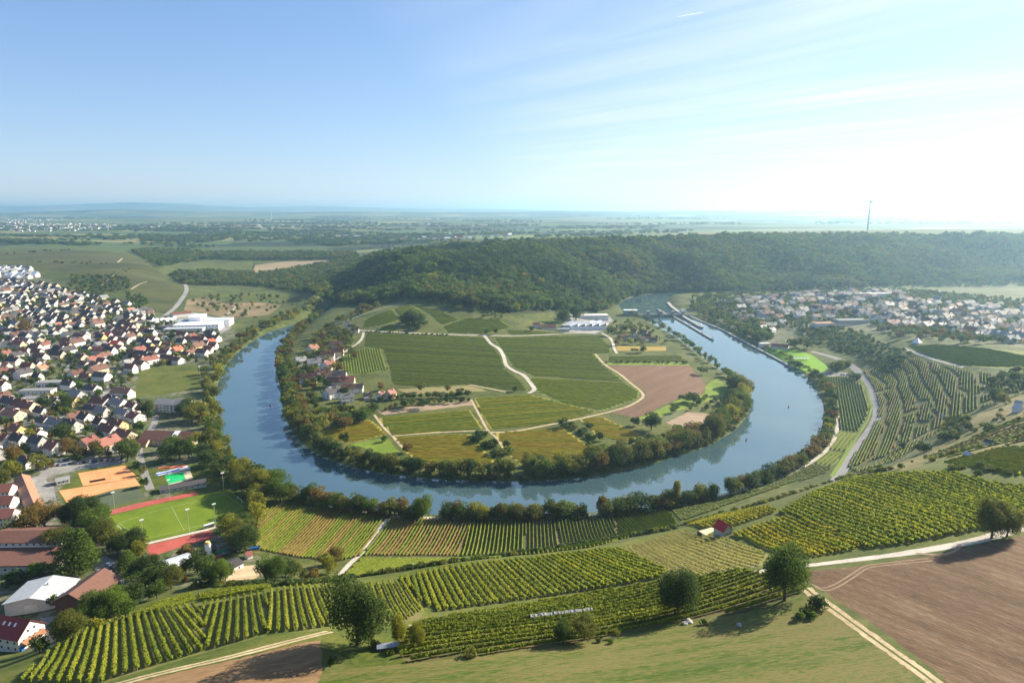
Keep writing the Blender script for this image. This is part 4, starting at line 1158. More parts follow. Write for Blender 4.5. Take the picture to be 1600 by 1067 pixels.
# --- inside the bend
for p in ((1018, 672, 24, "dark"), (992, 665, 14, "dark"), (1012, 692, 14, "dark"), (1042, 690, 14, "dark"), (1060, 680, 16, "green"), (1075, 690, 16, "olive"), (1090, 680, 18, "yellow"), (1052, 645, 10, "dark"), (1072, 630, 14, "dark"), (1080, 628, 14, "dark"), (1088, 632, 12, "dark"),
          (1098, 585, 12, "dark"), (1150, 615, 24, "dark"), (1145, 632, 20, "dark"), (804, 612, 8, "dark"), (1004, 551, 10, "dark"), (992, 552, 8, "dark"), (640, 637, 14, "dark"), (665, 637, 14, "dark"), (583, 645, 14, "dark"), (596, 610, 12, "rust"), (658, 612, 14, "olive"), (700, 612, 10, "olive"), (720, 616, 10, "dark"),
          (880, 668, 14, "dark"), (920, 672, 12, "dark"), (938, 688, 14, "dark"), (755, 688, 16, "dark"), (765, 700, 12, "dark"), (745, 692, 12, "dark"), (790, 700, 12, "dark"), (782, 712, 12, "olive"), (828, 727, 14, "dark"), (538, 692, 16, "dark"), (635, 707, 14, "rust"), (600, 690, 9, "dark"), (540, 665, 18, "dark"), (558, 660, 18, "dark"), (550, 650, 16, "dark"), (570, 655, 18, "green"), (520, 650, 16, "olive"), (505, 665, 16, "yellow"),
          (640, 508, 20, "dark"), (652, 508, 18, "dark"), (630, 506, 14, "olive"), (660, 514, 14, "dark"), (760, 522, 7, "dark"), (775, 522, 8, "dark"), (830, 518, 8, "dark"), (900, 500, 20, "dark"), (880, 504, 20, "dark"), (955, 525, 14, "dark"), (964, 540, 10, "rust"), (985, 538, 10, "yellow"), (975, 520, 12, "dark"), (985, 518, 12, "olive")):
    tree_px(p[0], p[1], p[2] * 1.1, pick([("broad", 6), ("spread", 1)]), p[3], rnd.uniform(1.1, 1.5))
row_px([(596, 642), (650, 632), (735, 628)], 16, 4, 7, [("broad", 1)], [("dark", 2), ("olive", 2), ("rust", 1)], 2.0, (1.0, 1.4))
row_px([(592, 628), (640, 622), (690, 622), (735, 620)], 18, 5, 8, [("broad", 1)], [("dark", 2), ("olive", 2), ("green", 1)], 2.0, (1.1, 1.5))
row_px([(946, 567), (1000, 567), (1080, 568)], 14, 3, 4.5, [("bush", 1)], GREENS, .6, (1, 1.2), SHRUBS)
row_px([(885, 664), (905, 672), (936, 700)], 12, 3, 6, [("bush", 1)], GREENS, 2, (1, 1.4), SHRUBS)
row_px([(740, 684), (760, 700), (785, 726)], 18, 3, 7, [("bush", 2), ("broad", 1)], GREENS, 5, (1, 1.4), SHRUBS)
fill_px([(1040, 640), (1075, 622), (1130, 618), (1135, 640), (1115, 646), (1075, 642)], 9, 4, 7, [("broad", 1)], [("dark", 2), ("olive", 2), ("green", 2)], .3, keep=.6)
fill_px([(985, 690), (1040, 680), (1110, 662), (1120, 672), (1060, 698), (1000, 712)], 13, 4, 8, [("bush", 1)], GREENS, .4, keep=.5, lst=SHRUBS)
fill_px([(480, 620), (540, 640), (570, 660), (545, 675), (500, 680), (470, 660)], 13, 9, 13, BROADMIX, INC, .4, keep=.6)
fill_px([(455, 570), (480, 545), (505, 515), (540, 510), (560, 520), (545, 545), (555, 560), (520, 590), (560, 620), (520, 630), (460, 620)], 12, 7, 12, BROADMIX, INC, .45, keep=.75)
fill_px([(948, 508), (985, 500), (1040, 525), (1062, 545), (1040, 540), (965, 538)], 13, 5, 9, BROADMIX, GREENS, .4, keep=.6)
fill_px([(625, 505), (640, 497), (660, 500), (668, 514), (640, 518)], 9, 6, 10, BROADMIX, GREENS, .4, keep=.7)
row_px([(572, 519), (640, 522), (700, 524)], 26, 2, 3.2, [("bush", 1)], [("dark", 1)], .8, (1.2, 1.6), SHRUBS)
# --- wood edge, ridge and valleys
FORESTC = [("green", 6), ("dark", 2.5), ("olive", 2.6), ("rust", .18), ("yellow", .25)]
FORESTC_REF[0] = FORESTC
fill_px([(556, 410), (600, 398), (690, 388), (760, 384), (900, 379), (1050, 374), (1200, 371), (1400, 370), (1740, 373), (1760, 432), (1500, 442), (1300, 450), (1100, 456), (1010, 462), (968, 478),
         (935, 488), (880, 486), (800, 488), (750, 482), (700, 470), (640, 466), (585, 474), (535, 476), (512, 468), (530, 440)], 10.5, 10, 21, [("broad", 7), ("tall", .7), ("spread", 1.5), ("conifer", .4)], FORESTC, .45, (.9, 1.5))
fill_px([(660, 470), (700, 470), (750, 482), (800, 490), (780, 500), (730, 492), (690, 482)], 11, 5, 10, BROADMIX, GREENS, .4, keep=.6)
fill_px([(520, 505), (560, 484), (590, 474), (610, 470), (600, 480), (565, 492), (540, 506)], 10, 6, 11, BROADMIX, INC, .4, keep=.7)
fill_px([(205, 393), (260, 391), (330, 395), (400, 396), (470, 394), (560, 396), (560, 405), (470, 406), (400, 408), (330, 406), (280, 412), (250, 418), (232, 408)], 15, 11, 17, BROADMIX, FORESTC, .42, (1.1, 1.6), keep=.8)
fill_px([(268, 430), (290, 425), (330, 426), (400, 430), (450, 424), (520, 410), (560, 402), (545, 432), (520, 448), (515, 464), (495, 470), (470, 458), (420, 450), (380, 446), (330, 446), (290, 446)], 13, 11, 17, BROADMIX, FORESTC + [("olive", 3)], .42, (1.1, 1.5), keep=.85)
fill_px([(290, 470), (330, 462), (400, 462), (470, 470), (480, 480), (420, 500), (372, 512), (350, 500), (300, 480)], 17, 5, 11, BROADMIX, INC, .45, keep=.28)
fill_px([(100, 432), (150, 431), (200, 437), (206, 450), (165, 462), (150, 472), (112, 452)], 13, 7, 12, BROADMIX, GREENS, .45, keep=.6)
fill_px([(165, 470), (195, 462), (235, 470), (232, 492), (185, 482)], 13, 6, 10, BROADMIX, GREENS, .45, keep=.5)
for y0, xs in ((376, (-200, 120)), (372, (120, 420)), (382, (220, 300)), (386, (270, 330)), (366, (330, 700)), (360, (-200, 300)), (354, (200, 600)), (350, (380, 620))):
    row_px([(xs[0], y0), (xs[1], y0 + 1)], int((xs[1] - xs[0]) / 3.0), 11, 17, BROADMIX, FORESTC, 32, (1.4, 2.4))
row_px([(560, 392), (640, 384), (700, 379), (760, 377), (840, 376), (940, 374), (1040, 371)], 44, 7, 13, BROADMIX, GREENS, 14, (1, 1.4))
fill_px([(1120, 462), (1200, 451), (1320, 446), (1500, 443), (1800, 438), (1800, 446), (1500, 449), (1320, 452), (1200, 456), (1130, 468)], 13, 8, 14, BROADMIX, GREENS, .45, keep=.6)
fill_px([(1080, 470), (1110, 462), (1150, 475), (1190, 505), (1215, 530), (1195, 542), (1160, 522), (1110, 498), (1075, 484)], 12, 8, 14, BROADMIX, GREENS, .45, keep=.75)
fill_px([(1222, 500), (1300, 512), (1345, 520), (1360, 535), (1330, 556), (1296, 545), (1250, 536)], 8.5, 4, 9, BROADMIX, [("dark", 3), ("green", 2), ("olive", 1)], .45, keep=.75)
fill_px([(1365, 512), (1400, 514), (1480, 522), (1560, 535), (1560, 544), (1480, 538), (1420, 535), (1375, 528)], 14, 8, 13, BROADMIX, [("olive", 3), ("dark", 2), ("rust", 1.5), ("green", 1)], .45, (1.1, 1.4), keep=.7)
fill_px([(1335, 545), (1375, 540), (1412, 556), (1400, 580), (1370, 578), (1345, 565)], 8, 2.5, 6, [("bush", 1)], [("dark", 3), ("green", 1)], .45, keep=.7, lst=SHRUBS)
fill_px([(1545, 590), (1600, 578), (1800, 578), (1800, 600), (1600, 612), (1560, 618)], 8, 4, 8, [("bush", 2), ("broad", 1)], [("dark", 3), ("olive", 1)], .45, keep=.8)
fill_px([(1475, 662), (1505, 652), (1520, 665), (1490, 690), (1470, 692)], 6, 3, 6, [("bush", 2), ("broad", 1)], [("dark", 3), ("olive", 1)], .45, keep=.9)
for p in ((1555, 630, 18, "dark"), (1568, 632, 14, "olive"), (1545, 672, 10, "dark"), (1438, 707, 14, "dark"), (1448, 705, 10, "dark"), (1410, 700, 8, "dark"), (1248, 575, 9, "dark"), (1241, 571, 9, "dark"), (1300, 580, 12, "dark"), (1310, 578, 14, "olive"), (1320, 572, 10, "dark"), (1334, 592, 10, "dark"), (1240, 545, 14, "dark"), (1250, 542, 14, "olive"), (1262, 545, 12, "dark"),
          (1526, 742, 7, "dark"), (1490, 735, 6, "dark"), (1375, 733, 6, "dark")):
    tree_px(p[0], p[1], p[2] * 1.1, "bush" if p[2] < 11 else "broad", p[3], rnd.uniform(1.2, 1.6), None, SHRUBS if p[2] < 11 else None)
row_px([(1090, 493), (1128, 509), (1163, 527), (1203, 548), (1240, 568), (1258, 582)], 26, 4, 9, BROADMIX, GREENS, 2, (1, 1.4))
fill_px([(1395, 732), (1450, 708), (1500, 690), (1545, 645), (1800, 612), (1800, 690), (1560, 698), (1480, 716), (1410, 734)], 7, 1.2, 3.2, [('bush', 1)], [('olive', 3), ('green', 2), ('dark', 2), ('rust', 1)], .45, keep=.22, lst=SHRUBS)
fill_px([(1240, 512), (1345, 522), (1412, 545), (1430, 560), (1400, 588), (1365, 572), (1330, 556), (1290, 545)], 6.5, 2, 5, [('bush', 1)], [('dark', 3), ('green', 2), ('olive', 1)], .45, keep=.6, lst=SHRUBS)
# spinneys and shelter belts on the plain
prs = np.random.RandomState(19)
for k in range(95):
    py = 338.5 + 44 * prs.rand() ** 1.3; px = prs.uniform(-20, 1000 if py > 352 else 1620)
    x0, y0 = at(px, py)
    if y0 < 2700: continue
    Lx, Ly = prs.uniform(120, 420) * y0 / 5000 + 60, prs.uniform(20, 60) + y0 * .012
    for q in range(int(28 + 14 * prs.rand())):
        xx, yy = x0 + prs.uniform(-Lx, Lx), y0 + prs.uniform(-Ly, Ly)
        add_tree(xx, yy, rnd.uniform(11, 17), 'broad', pick([('green', 3), ('dark', 4), ('olive', 1)]), rnd.uniform(1.8, 3.2))
# hedge line along the break of slope
row_px([(300, 918), (360, 914), (430, 916), (500, 911), (560, 902), (640, 890), (700, 880), (800, 868), (900, 853), (980, 840), (1060, 826)], 150, 1.4, 3.4, [("bush", 1)], [("dark", 3), ("olive", 2), ("green", 1)], 1.0, (1.3, 1.9), SHRUBS)
row_px([(1062, 822), (1140, 800), (1215, 780), (1280, 758), (1330, 744), (1390, 735)], 80, 1.3, 3.0, [("bush", 1)], [("olive", 3), ("yellow", 2), ("green", 1)], 1.5, (1.3, 1.9), SHRUBS)
row_px([(150, 440), (180, 428), (205, 420)], 14, 2, 5, [("bush", 1)], GREENS, 6, (1.2, 1.8), SHRUBS)
row_px([(40, 408), (110, 411), (170, 413)], 14, 3, 6, [("bush", 1)], GREENS, 9, (1.2, 1.8), SHRUBS)
fill_px([(190, 452), (225, 462), (232, 478), (200, 470)], 11, 3, 7, [("bush", 2), ("broad", 1)], GREENS, .45, keep=.5)
row_px([(0, 398), (60, 394), (120, 391)], 16, 4, 9, BROADMIX, GREENS, 12, (1.2, 1.8))
row_px([(1480, 738), (1530, 728), (1600, 745)], 10, 1.5, 3.0, [("bush", 1)], [("olive", 3), ("green", 1)], 2, (1.3, 1.9), SHRUBS)
# ------------------------------------------------------------------ buildings and other built things
class G:
    """collects faces for one mesh"""
    def __init__(s): s.v, s.f, s.m = [], [], []
    def quad(s, *p, m=0):
        o = len(s.v); s.v += [tuple(map(float, q)) for q in p]; s.f.append(tuple(range(o, o + len(p)))); s.m.append(m); return s
    def box(s, x0, x1, y0, y1, z0, z1, m=0, top=True, bottom=False):
        a = [(x0, y0), (x1, y0), (x1, y1), (x0, y1)]
        for i in range(4):
            (p, q), (r, t) = a[i], a[(i + 1) % 4]
            s.quad((p, q, z0), (r, t, z0), (r, t, z1), (p, q, z1), m=m)
        if top: s.quad(*[(p, q, z1) for p, q in a], m=m)
        if bottom: s.quad(*[(p, q, z0) for p, q in a[::-1]], m=m)
        return s
    def gable(s, w, l, he, hr, z0=-2.0, m=0, y0=None, x0=0.0):
        """walls of a gabled block, ridge along y"""
        h2 = w / 2; a, b = (-l / 2, l / 2) if y0 is None else (y0, y0 + l)
        s.quad((x0 - h2, b, z0), (x0 - h2, a, z0), (x0 - h2, a, he), (x0 - h2, b, he), m=m)
        s.quad((x0 + h2, a, z0), (x0 + h2, b, z0), (x0 + h2, b, he), (x0 + h2, a, he), m=m)
        s.quad((x0 - h2, a, z0), (x0 + h2, a, z0), (x0 + h2, a, he), (x0, a, hr), (x0 - h2, a, he), m=m)
        s.quad((x0 + h2, b, z0), (x0 - h2, b, z0), (x0 - h2, b, he), (x0, b, hr), (x0 + h2, b, he), m=m)
        return s
    def slab(s, p, q, t, m=0):
        """a thin slab between edge p (two points) and edge q (two points), thickness t downwards"""
        a, b, c, d = (np.array(x, float) for x in (p[0], p[1], q[1], q[0]))
        dn = np.array((0, 0, t))
        s.quad(a, b, c, d, m=m); s.quad(d - dn, c - dn, b - dn, a - dn, m=m)
        for u, w in ((a, b), (b, c), (c, d), (d, a)): s.quad(w, u, u - dn, w - dn, m=m)
        return s
    def roof(s, w, l, he, hr, ov=.5, t=.22, m=0, x0=0.0):
        k = (hr - he) / (w / 2); e = w / 2 + ov; lo = he - ov * k + t + .03; hi = hr + t + .03; a = l / 2 + ov
        s.slab(((x0 - e, a, lo), (x0 - e, -a, lo)), ((x0, a, hi), (x0, -a, hi)), t, m)
        s.slab(((x0 + e, -a, lo), (x0 + e, a, lo)), ((x0, -a, hi), (x0, a, hi)), t, m)
        return s
    def cyl(s, x, y, z0, z1, r0, r1, n=10, m=0, cap=True):
        A = [(math.cos(i * 2 * PI / n), math.sin(i * 2 * PI / n)) for i in range(n)]
        for i in range(n):
            c, d = A[i], A[(i + 1) % n]
            s.quad((x + c[0] * r0, y + c[1] * r0, z0), (x + d[0] * r0, y + d[1] * r0, z0), (x + d[0] * r1, y + d[1] * r1, z1), (x + c[0] * r1, y + c[1] * r1, z1), m=m)
        if cap: s.quad(*[(x + c[0] * r1, y + c[1] * r1, z1) for c in A], m=m)
        return s
    def tubes(s, pts, r, n=6, m=0):
        for p, q in zip(pts[:-1], pts[1:]):
            V, Fq = tube(p, q, r, r, n); o = len(s.v)
            s.v += [tuple(v) for v in V]; s.f += [tuple(int(i) + o for i in f) for f in Fq]; s.m += [m] * len(Fq)
        return s
    def mesh(s, name, mats):
        me = bpy.data.meshes.new(name); me.from_pydata(s.v, [], s.f)
        for q in (mats if isinstance(mats, (list, tuple)) else [mats]): me.materials.append(q)
        me.polygons.foreach_set("material_index", s.m); me.update()
        return me
    def obj(s, name, mats, parent=None):
        return link(bpy.data.objects.new(name, s.mesh(name, mats)), parent)

def thing(name, label, cat, x, y, rot=0.0, group=None, z=None, dz=0.0):
    e = bpy.data.objects.new(name, None); e.empty_display_size = 2
    e.location = (x, y, (h(x, y) if z is None else z) + dz); e.rotation_euler = (0, 0, rot)
    link(e); return tag(e, label, cat, group)

def roof_mat(name, col):
    m, nt, b, out = nodes_of(name)
    tc = nt.nodes.new("ShaderNodeTexCoord")
    n = noise(nt, tc.outputs["Object"], .5, 5, .7)
    n2 = noise(nt, mapping(nt, tc.outputs["Object"], 0, (.5, .25, 1.5)), 1.0, 2, .5)
    oi = nt.nodes.new("ShaderNodeObjectInfo")
    f = mathn(nt, 'ADD', mathn(nt, 'MULTIPLY', n, .45), mathn(nt, 'ADD', mathn(nt, 'MULTIPLY', n2, .25), mathn(nt, 'MULTIPLY', oi.outputs["Random"], .3)))
    nt.links.new(ramp(nt, f, [tuple(c * .62 for c in col), col, tuple(min(1, c * 1.3 + .01) for c in col)]), b.inputs["Base Color"])
    b.inputs["Roughness"].default_value = .7; b.inputs["Specular IOR Level"].default_value = .3
    return m
ROOF = {"red": roof_mat("roof_tiles_red", (.19, .070, .052)), "brown": roof_mat("roof_tiles_brown", (.13, .062, .045)), "dark": roof_mat("roof_tiles_dark", (.050, .046, .050)),
        "orange": roof_mat("roof_tiles_orange", (.27, .130, .080)), "grey": roof_mat("roof_tiles_grey", (.19, .19, .195)), "bright": roof_mat("roof_bright_red", (.55, .075, .035)), "metal": roof_mat("roof_metal", (.36, .39, .42)), "white": roof_mat("roof_white", (.72, .73, .74))}
WALL = {"white": plain_mat("plaster_white", (.66, .63, .585), .9, .12, .35), "cream": plain_mat("plaster_cream", (.56, .47, .33), .9, .1), "yellow": plain_mat("plaster_yellow", (.54, .41, .19), .9, .1), "grey": plain_mat("plaster_grey", (.40, .40, .385), .9, .12), "wood": plain_mat("boards_dark", (.085, .058, .042), .9, .3, 1.5)}
M_GLASS = plain_mat("window_glass", (.035, .045, .055), .12, .2, 1.0, 0, .6)
M_FRAME = plain_mat("window_frame", (.75, .75, .73), .6, .05)
M_CONC = plain_mat("concrete", (.27, .265, .25), .9, .18, .4)
M_METAL = plain_mat("galvanised_metal", (.52, .54, .56), .45, .08, 1.0, .6, .5)
M_BRICK = plain_mat("chimney_brick", (.22, .10, .07), .9, .3, 3.0)
M_DOOR = plain_mat("door_wood", (.10, .055, .03), .6, .2, 2.0)
M_BLUE = plain_mat("paint_blue", (.03, .13, .42), .5, .1)
M_TEAL = plain_mat("paint_teal", (.10, .25, .27), .6, .12)
M_REDP = plain_mat("paint_red", (.42, .03, .03), .5, .15)
M_WHITEP = plain_mat("paint_white", (.78, .79, .80), .5, .04)
M_SAND = plain_mat("sand", (.50, .42, .29), .95, .15, 2.0)

# window, shared by every house that shows them: frame with its pane
_win = G().box(-.62, .62, -.05, .06, -.75, .75, 0, True, True)
_win.quad((-.5, -.065, -.63), (.5, -.065, -.63), (.5, -.065, .63), (-.5, -.065, .63), m=1).box(-.78, .78, -.16, -.055, -.86, -.76, 0, True, True)
WIN_ME = _win.mesh("window", [M_FRAME, M_GLASS])
_dr = G().box(-.55, .55, -.08, .05, 0, 2.1, 0); DOOR_ME = _dr.mesh("door", [M_DOOR])

def add_window(parent, x, y, z, face, me=None, s=(1, 1, 1)):
    """face: outward angle of the wall in the parent's frame"""
    o = link(bpy.data.objects.new("window", me or WIN_ME), parent)
    o.location = (x, y, z); o.rotation_euler = (0, 0, face + PI / 2); o.scale = s
    return o

# house kinds: width, length, eave, ridge
SIZES = [(9.0, 11.0, 5.2, 9.2), (10.0, 13.0, 5.6, 10.0), (8.5, 10.0, 4.2, 8.2), (11.0, 16.0, 6.2, 10.8), (8.0, 9.0, 3.2, 6.6)]
HOUSE_ME = []
for (w, l, he, hr) in SIZES:
    wall = G().gable(w, l, he, hr).mesh("wall", [WALL["white"]])
    roof = G().roof(w, l, he, hr).mesh("roof", [ROOF["red"]])
    chim = G().box(w * .12, w * .12 + .8, l * .15, l * .15 + .8, hr - 1.2, hr + 1.1, 0).mesh("chimney", [M_BRICK])
    dorm = G().box(-w * .36, -w * .12, -1.5, 1.5, he + (hr - he) * .30, he + (hr - he) * .86, 0).mesh("dormer", [WALL["white"], ROOF["dark"]])
    gar = G().box(w / 2 + .02, w / 2 + 3.6, -l * .45, l * .05, -2, 2.7, 0).box(w / 2 - .0, w / 2 + 3.8, -l * .45 - .2, l * .05 + .2, 2.703, 2.95, 1, True, True).mesh("garage", [WALL["grey"], ROOF["grey"]])
    HOUSE_ME.append((wall, roof, chim, dorm, gar))

HOUSES = []     # x, y, ridge angle, size index, roof, wall, label
def houses_px(pts, su, sv, theta, roofs, walls, sizes, keep=.85, jit=.12, avoid=(), perp=.25):
    poly = poly_at(pts, 14)
    c, s = math.cos(theta), math.sin(theta)
    q = poly @ np.array(((c, -s), (s, c)))
    out = []
    v = q[:, 1].min(); r = 0
    while v < q[:, 1].max():
        u = q[:, 0].min() + (r % 2) * su * .5
        while u < q[:, 0].max():
            uu, vv = u + rnd.uniform(-jit, jit) * su, v + rnd.uniform(-jit, jit) * sv + 5 * math.sin(u * .013)
            x, y = uu * c - vv * s, uu * s + vv * c
            if rnd.random() < keep: out.append((x, y))
            u += su
        v += sv if r % 2 else sv * 1.25
        r += 1
    P = np.array(out)
    ok = inside(poly, P[:, 0], P[:, 1]) & ~inside(RIVER, P[:, 0], P[:, 1]) & (dist_poly(RIVER, P[:, 0], P[:, 1]) > 14)
    for k, ln in ROADS.items(): ok &= dist_poly(ln, P[:, 0], P[:, 1], False) > 8.5
    for (ax, ay, ar) in AVOID: ok &= (P[:, 0] - ax) ** 2 + (P[:, 1] - ay) ** 2 > ar * ar
    for av in AVOID_POLY: ok &= ~inside(av, P[:, 0], P[:, 1])
    for x, y in P[ok]:
        if any((hx - x) ** 2 + (hy - y) ** 2 < 120 for hx, hy, *_ in HOUSES[-400:]): continue
        th = theta + rnd.gauss(0, .08) + (PI / 2 if rnd.random() < perp else 0)
        HOUSES.append([x, y, th, rnd.choice(sizes), pick(roofs), pick(walls), None])
AVOID, AVOID_POLY = [], []
def house_px(px, py, ang, size, roof, wall, label=None):
    x, y = at(px, py); HOUSES.append([x, y, ang, size, roof, wall, label])

def ang_px(p, q):
    a, b = at(*p), at(*q); return math.atan2(b[1] - a[1], b[0] - a[0])

def long_building(name, label, cat, p, q, w, he, hr, roof, wall, nwin=0, storeys=1, group=None, z=None, side=-1):
    """a gabled building whose ridge runs from photo point p to q (feet of its axis)"""
    a, b = at(*p), at(*q)
    c = (a + b) / 2; l = float(np.linalg.norm(b - a)); th = math.atan2(b[1] - a[1], b[0] - a[0])
    t = thing(name, label, cat, c[0], c[1], th - PI / 2, group, z if z is not None else min(h(*a), h(*b), h(*c)))
    G().gable(w, l, he, hr, -3).obj("wall", WALL[wall], t)
    G().roof(w, l, he, hr).obj("roof", ROOF[roof], t)
    for s in range(storeys):
        for i in range(nwin):
            y = -l / 2 + (i + .5) * l / nwin
            for sd in (1, -1):
                add_window(t, sd * w / 2, y, 1.7 + s * 2.9, 0 if sd > 0 else PI)
    AVOID.append((c[0], c[1], max(l, w) * .62))
    return t, w, l

def flat_building(name, label, cat, px, py, rot, w, l, ht, roof, wall, nwin=0, storeys=2, group=None):
    x, y = at(px, py)
    t = thing(name, label, cat, x, y, rot, group)
    G().box(-w / 2, w / 2, -l / 2, l / 2, -3, ht, 0, False).obj("wall", WALL[wall], t)
    g = G().box(-w / 2 - .3, w / 2 + .3, -l / 2 - .3, l / 2 + .3, ht + .003, ht + .5, 0, True, True)
    g.obj("roof", ROOF[roof], t)
    for s in range(storeys):
        for i in range(nwin):
            xx = -w / 2 + (i + .5) * w / nwin
            for sd in (-1, 1):
                add_window(t, xx, sd * l / 2, 1.9 + s * 3.1, -PI / 2 if sd < 0 else PI / 2, None, (1.3, 1, 1))
    AVOID.append((x, y, max(l, w) * .62))
    return t

TH = -0.38
# --- the special buildings of the village
# red roofed farmhouse at the lower corner
fa, fb = at(-26, 1000), at(52, 1006)
fth = math.atan2(fb[1] - fa[1], fb[0] - fa[0])
L_ = 30.0
fc = fb - np.array((math.cos(fth), math.sin(fth))) * L_ / 2
t = thing("farmhouse", "big white house with red roof, orange gable awning and three skylights at the village edge", "house", fc[0], fc[1], fth - PI / 2, None, h(*fb))
G().gable(13, L_, 6.4, 11.8, -4).obj("wall", WALL["white"], t)
rf = G().roof(13, L_, 6.4, 11.8, .6).obj("roof", plain_mat("roof_dark_red", (.22, .030, .030), .6, .18, .8), t)
for yy in (3.5, 6.5, 9.5):
    k = 5.4 / 6.5
    g = G().slab(((3.0, yy - .5, 11.8 - 3.0 * k + .42), (3.0, yy + .5, 11.8 - 3.0 * k + .42)), ((1.8, yy - .5, 11.8 - 1.8 * k + .42), (1.8, yy + .5, 11.8 - 1.8 * k + .42)), .1); g.obj("skylight", M_WHITEP, rf)
for s in range(2):
    for i in range(8):
        add_window(t, 6.5, -13 + i * 3.7, 1.6 + s * 2.9, 0)
    for xx in (-4, -1.3, 1.3, 4):
        add_window(t, xx, L_ / 2, 1.6 + s * 2.9, PI / 2)
for xx in (-1.5, 1.5): add_window(t, xx, L_ / 2, 7.6, PI / 2)
G().slab(((-5.5, L_ / 2 + .02, 4.6), (5.5, L_ / 2 + .02, 4.6)), ((-5.5, L_ / 2 + 3.4, 3.6), (5.5, L_ / 2 + 3.4, 3.6)), .15).obj("awning", ROOF["orange"], t)
G().box(5.0, 6.45, L_ / 2 + .05, L_ / 2 + 1.2, 0, 2.6).obj("porch", M_BLUE, t)
AVOID.append((fc[0], fc[1], 22))
# pale metal shed
x, y = at(68, 938)
t = thing("shed", "pale grey metal roofed shed with a low gable beside the dark barn", "shed", x, y, 0.10)
G().gable(24, 20, 5.0, 7.6, -2).obj("wall", WALL["grey"], t); rf = G().roof(24, 20, 5.0, 7.6, .7).obj("roof", ROOF["metal"], t)
G().cyl(2, 2, 7.3, 8.6, .5, .5, 8).obj("vent", M_METAL, rf)
G().box(-3, 3, -10.08, -9.9, -1.5, 3.6).obj("door", M_METAL, t)
AVOID.append((x, y, 18))
# dark barn
x, y = at(140, 938)
t = thing("barn", "dark brown timber barn with a steep gable between the pale shed and the yard", "barn", x, y, -0.12)
G().gable(17, 22, 6.0, 10.5, -2).obj("wall", WALL["wood"], t); G().roof(17, 22, 6.0, 10.5, 1.0).obj("roof", ROOF["brown"], t)
G().box(-2.2, 2.2, -11.1, -10.95, -1, 3.8).obj("door", M_DOOR, t)
G().box(8.55, 14, -6, 4, -2, 3.2).obj("lean_to", WALL["wood"], t)
AVOID.append((x, y, 17))
# long brown hall
a, b = at(-30, 899), at(86, 893)
th = math.atan2(b[1] - a[1], b[0] - a[0]); c = b - np.array((math.cos(th), math.sin(th))) * 24
t = thing("hall", "long brown school hall with a low flat front and a raised brown roof behind", "hall", c[0], c[1], th)
G().box(-24, 24, 0, 20, -3, 4.6, 0, False).obj("wall", WALL["grey"], t)
G().box(-24.5, 24.5, -.8, 19.95, 4.603, 5.2, 0, True, True).obj("flat_roof", ROOF["brown"], t)
G().box(-24, 16, 20.02, 38, -3, 8.2, 0, False).obj("upper_wall", WALL["white"], t)
G().slab(((-25, 19.2, 8.3), (17, 19.2, 8.3)), ((-25, 29, 11.2), (17, 29, 11.2)), .3).slab(((17, 39, 8.3), (-25, 39, 8.3)), ((17, 29, 11.2), (-25, 29, 11.2)), .3).obj("roof", ROOF["brown"], t)
G().box(15, 24.2, 12, 19.8, 5.203, 6.8).obj("stair_house", ROOF["brown"], t)
for i in range(12): add_window(t, -22 + i * 4, 0, 2.4, -PI / 2, None, (1.6, 1, 1.1))
for i in range(10): add_window(t, -22 + i * 3.8, 20.02, 6.9, -PI / 2, None, (1.3, 1, .8))
AVOID.append((c[0], c[1] + 18, 34))
long_building("garage_row", "long narrow red roofed row of garages beside the paved yard", "garage row", (35, 752), (60, 812), 9, 3.2, 5.6, "orange", "grey")
for i, (px, py, lb) in enumerate(((6, 778, "red roofed white row house behind, beside the long garage row"), (8, 797, "middle red roofed white row house beside the long garage row"), (10, 818, "front red roofed white row house with two rows of windows by the garage row"))):
    t, w, l = long_building("row_house", lb, "house", (px - 14, py), (px + 16, py - 2), 11, 5.8, 9.6, "red", "white", 5, 2)
# brown roofed sports hall with a pale skylight band
x, y = at(269, 690)
t = thing("sports_hall", "large brown roofed hall with a pale glazed ridge band by the river trees", "hall", x, y, -0.05)
G().gable(22, 46, 5, 9.5, -2).obj("wall", WALL["cream"], t); t.rotation_euler[2] = -0.10 + PI / 2
rf = G().roof(22, 46, 5, 9.5, .9).obj("roof", ROOF["brown"], t)
G().slab(((-9.5, -4, 6.35), (-9.5, -9, 6.35)), ((0, -4, 10.2), (0, -9, 10.2)), .12).obj("skylight", M_WHITEP, rf)
G().gable(9, 12, 3.2, 6.0, -2, 0, 12, -13.5).obj("annex", WALL["cream"], t)
G().slab(((-18.6, 24.4, 3.0), (-18.6, 11.6, 3.0)), ((-13.5, 24.4, 6.3), (-13.5, 11.6, 6.3)), .2).slab(((-8.6, 11.6, 3.2), (-8.6, 24.4, 3.2)), ((-13.5, 11.6, 6.3), (-13.5, 24.4, 6.3)), .2).obj("annex_roof", ROOF["red"], t)
for i in range(9): add_window(t, -11, -20 + i * 3.4, 2.2, PI, None, (1.3, 1, 1.1))
AVOID.append((x, y, 32))
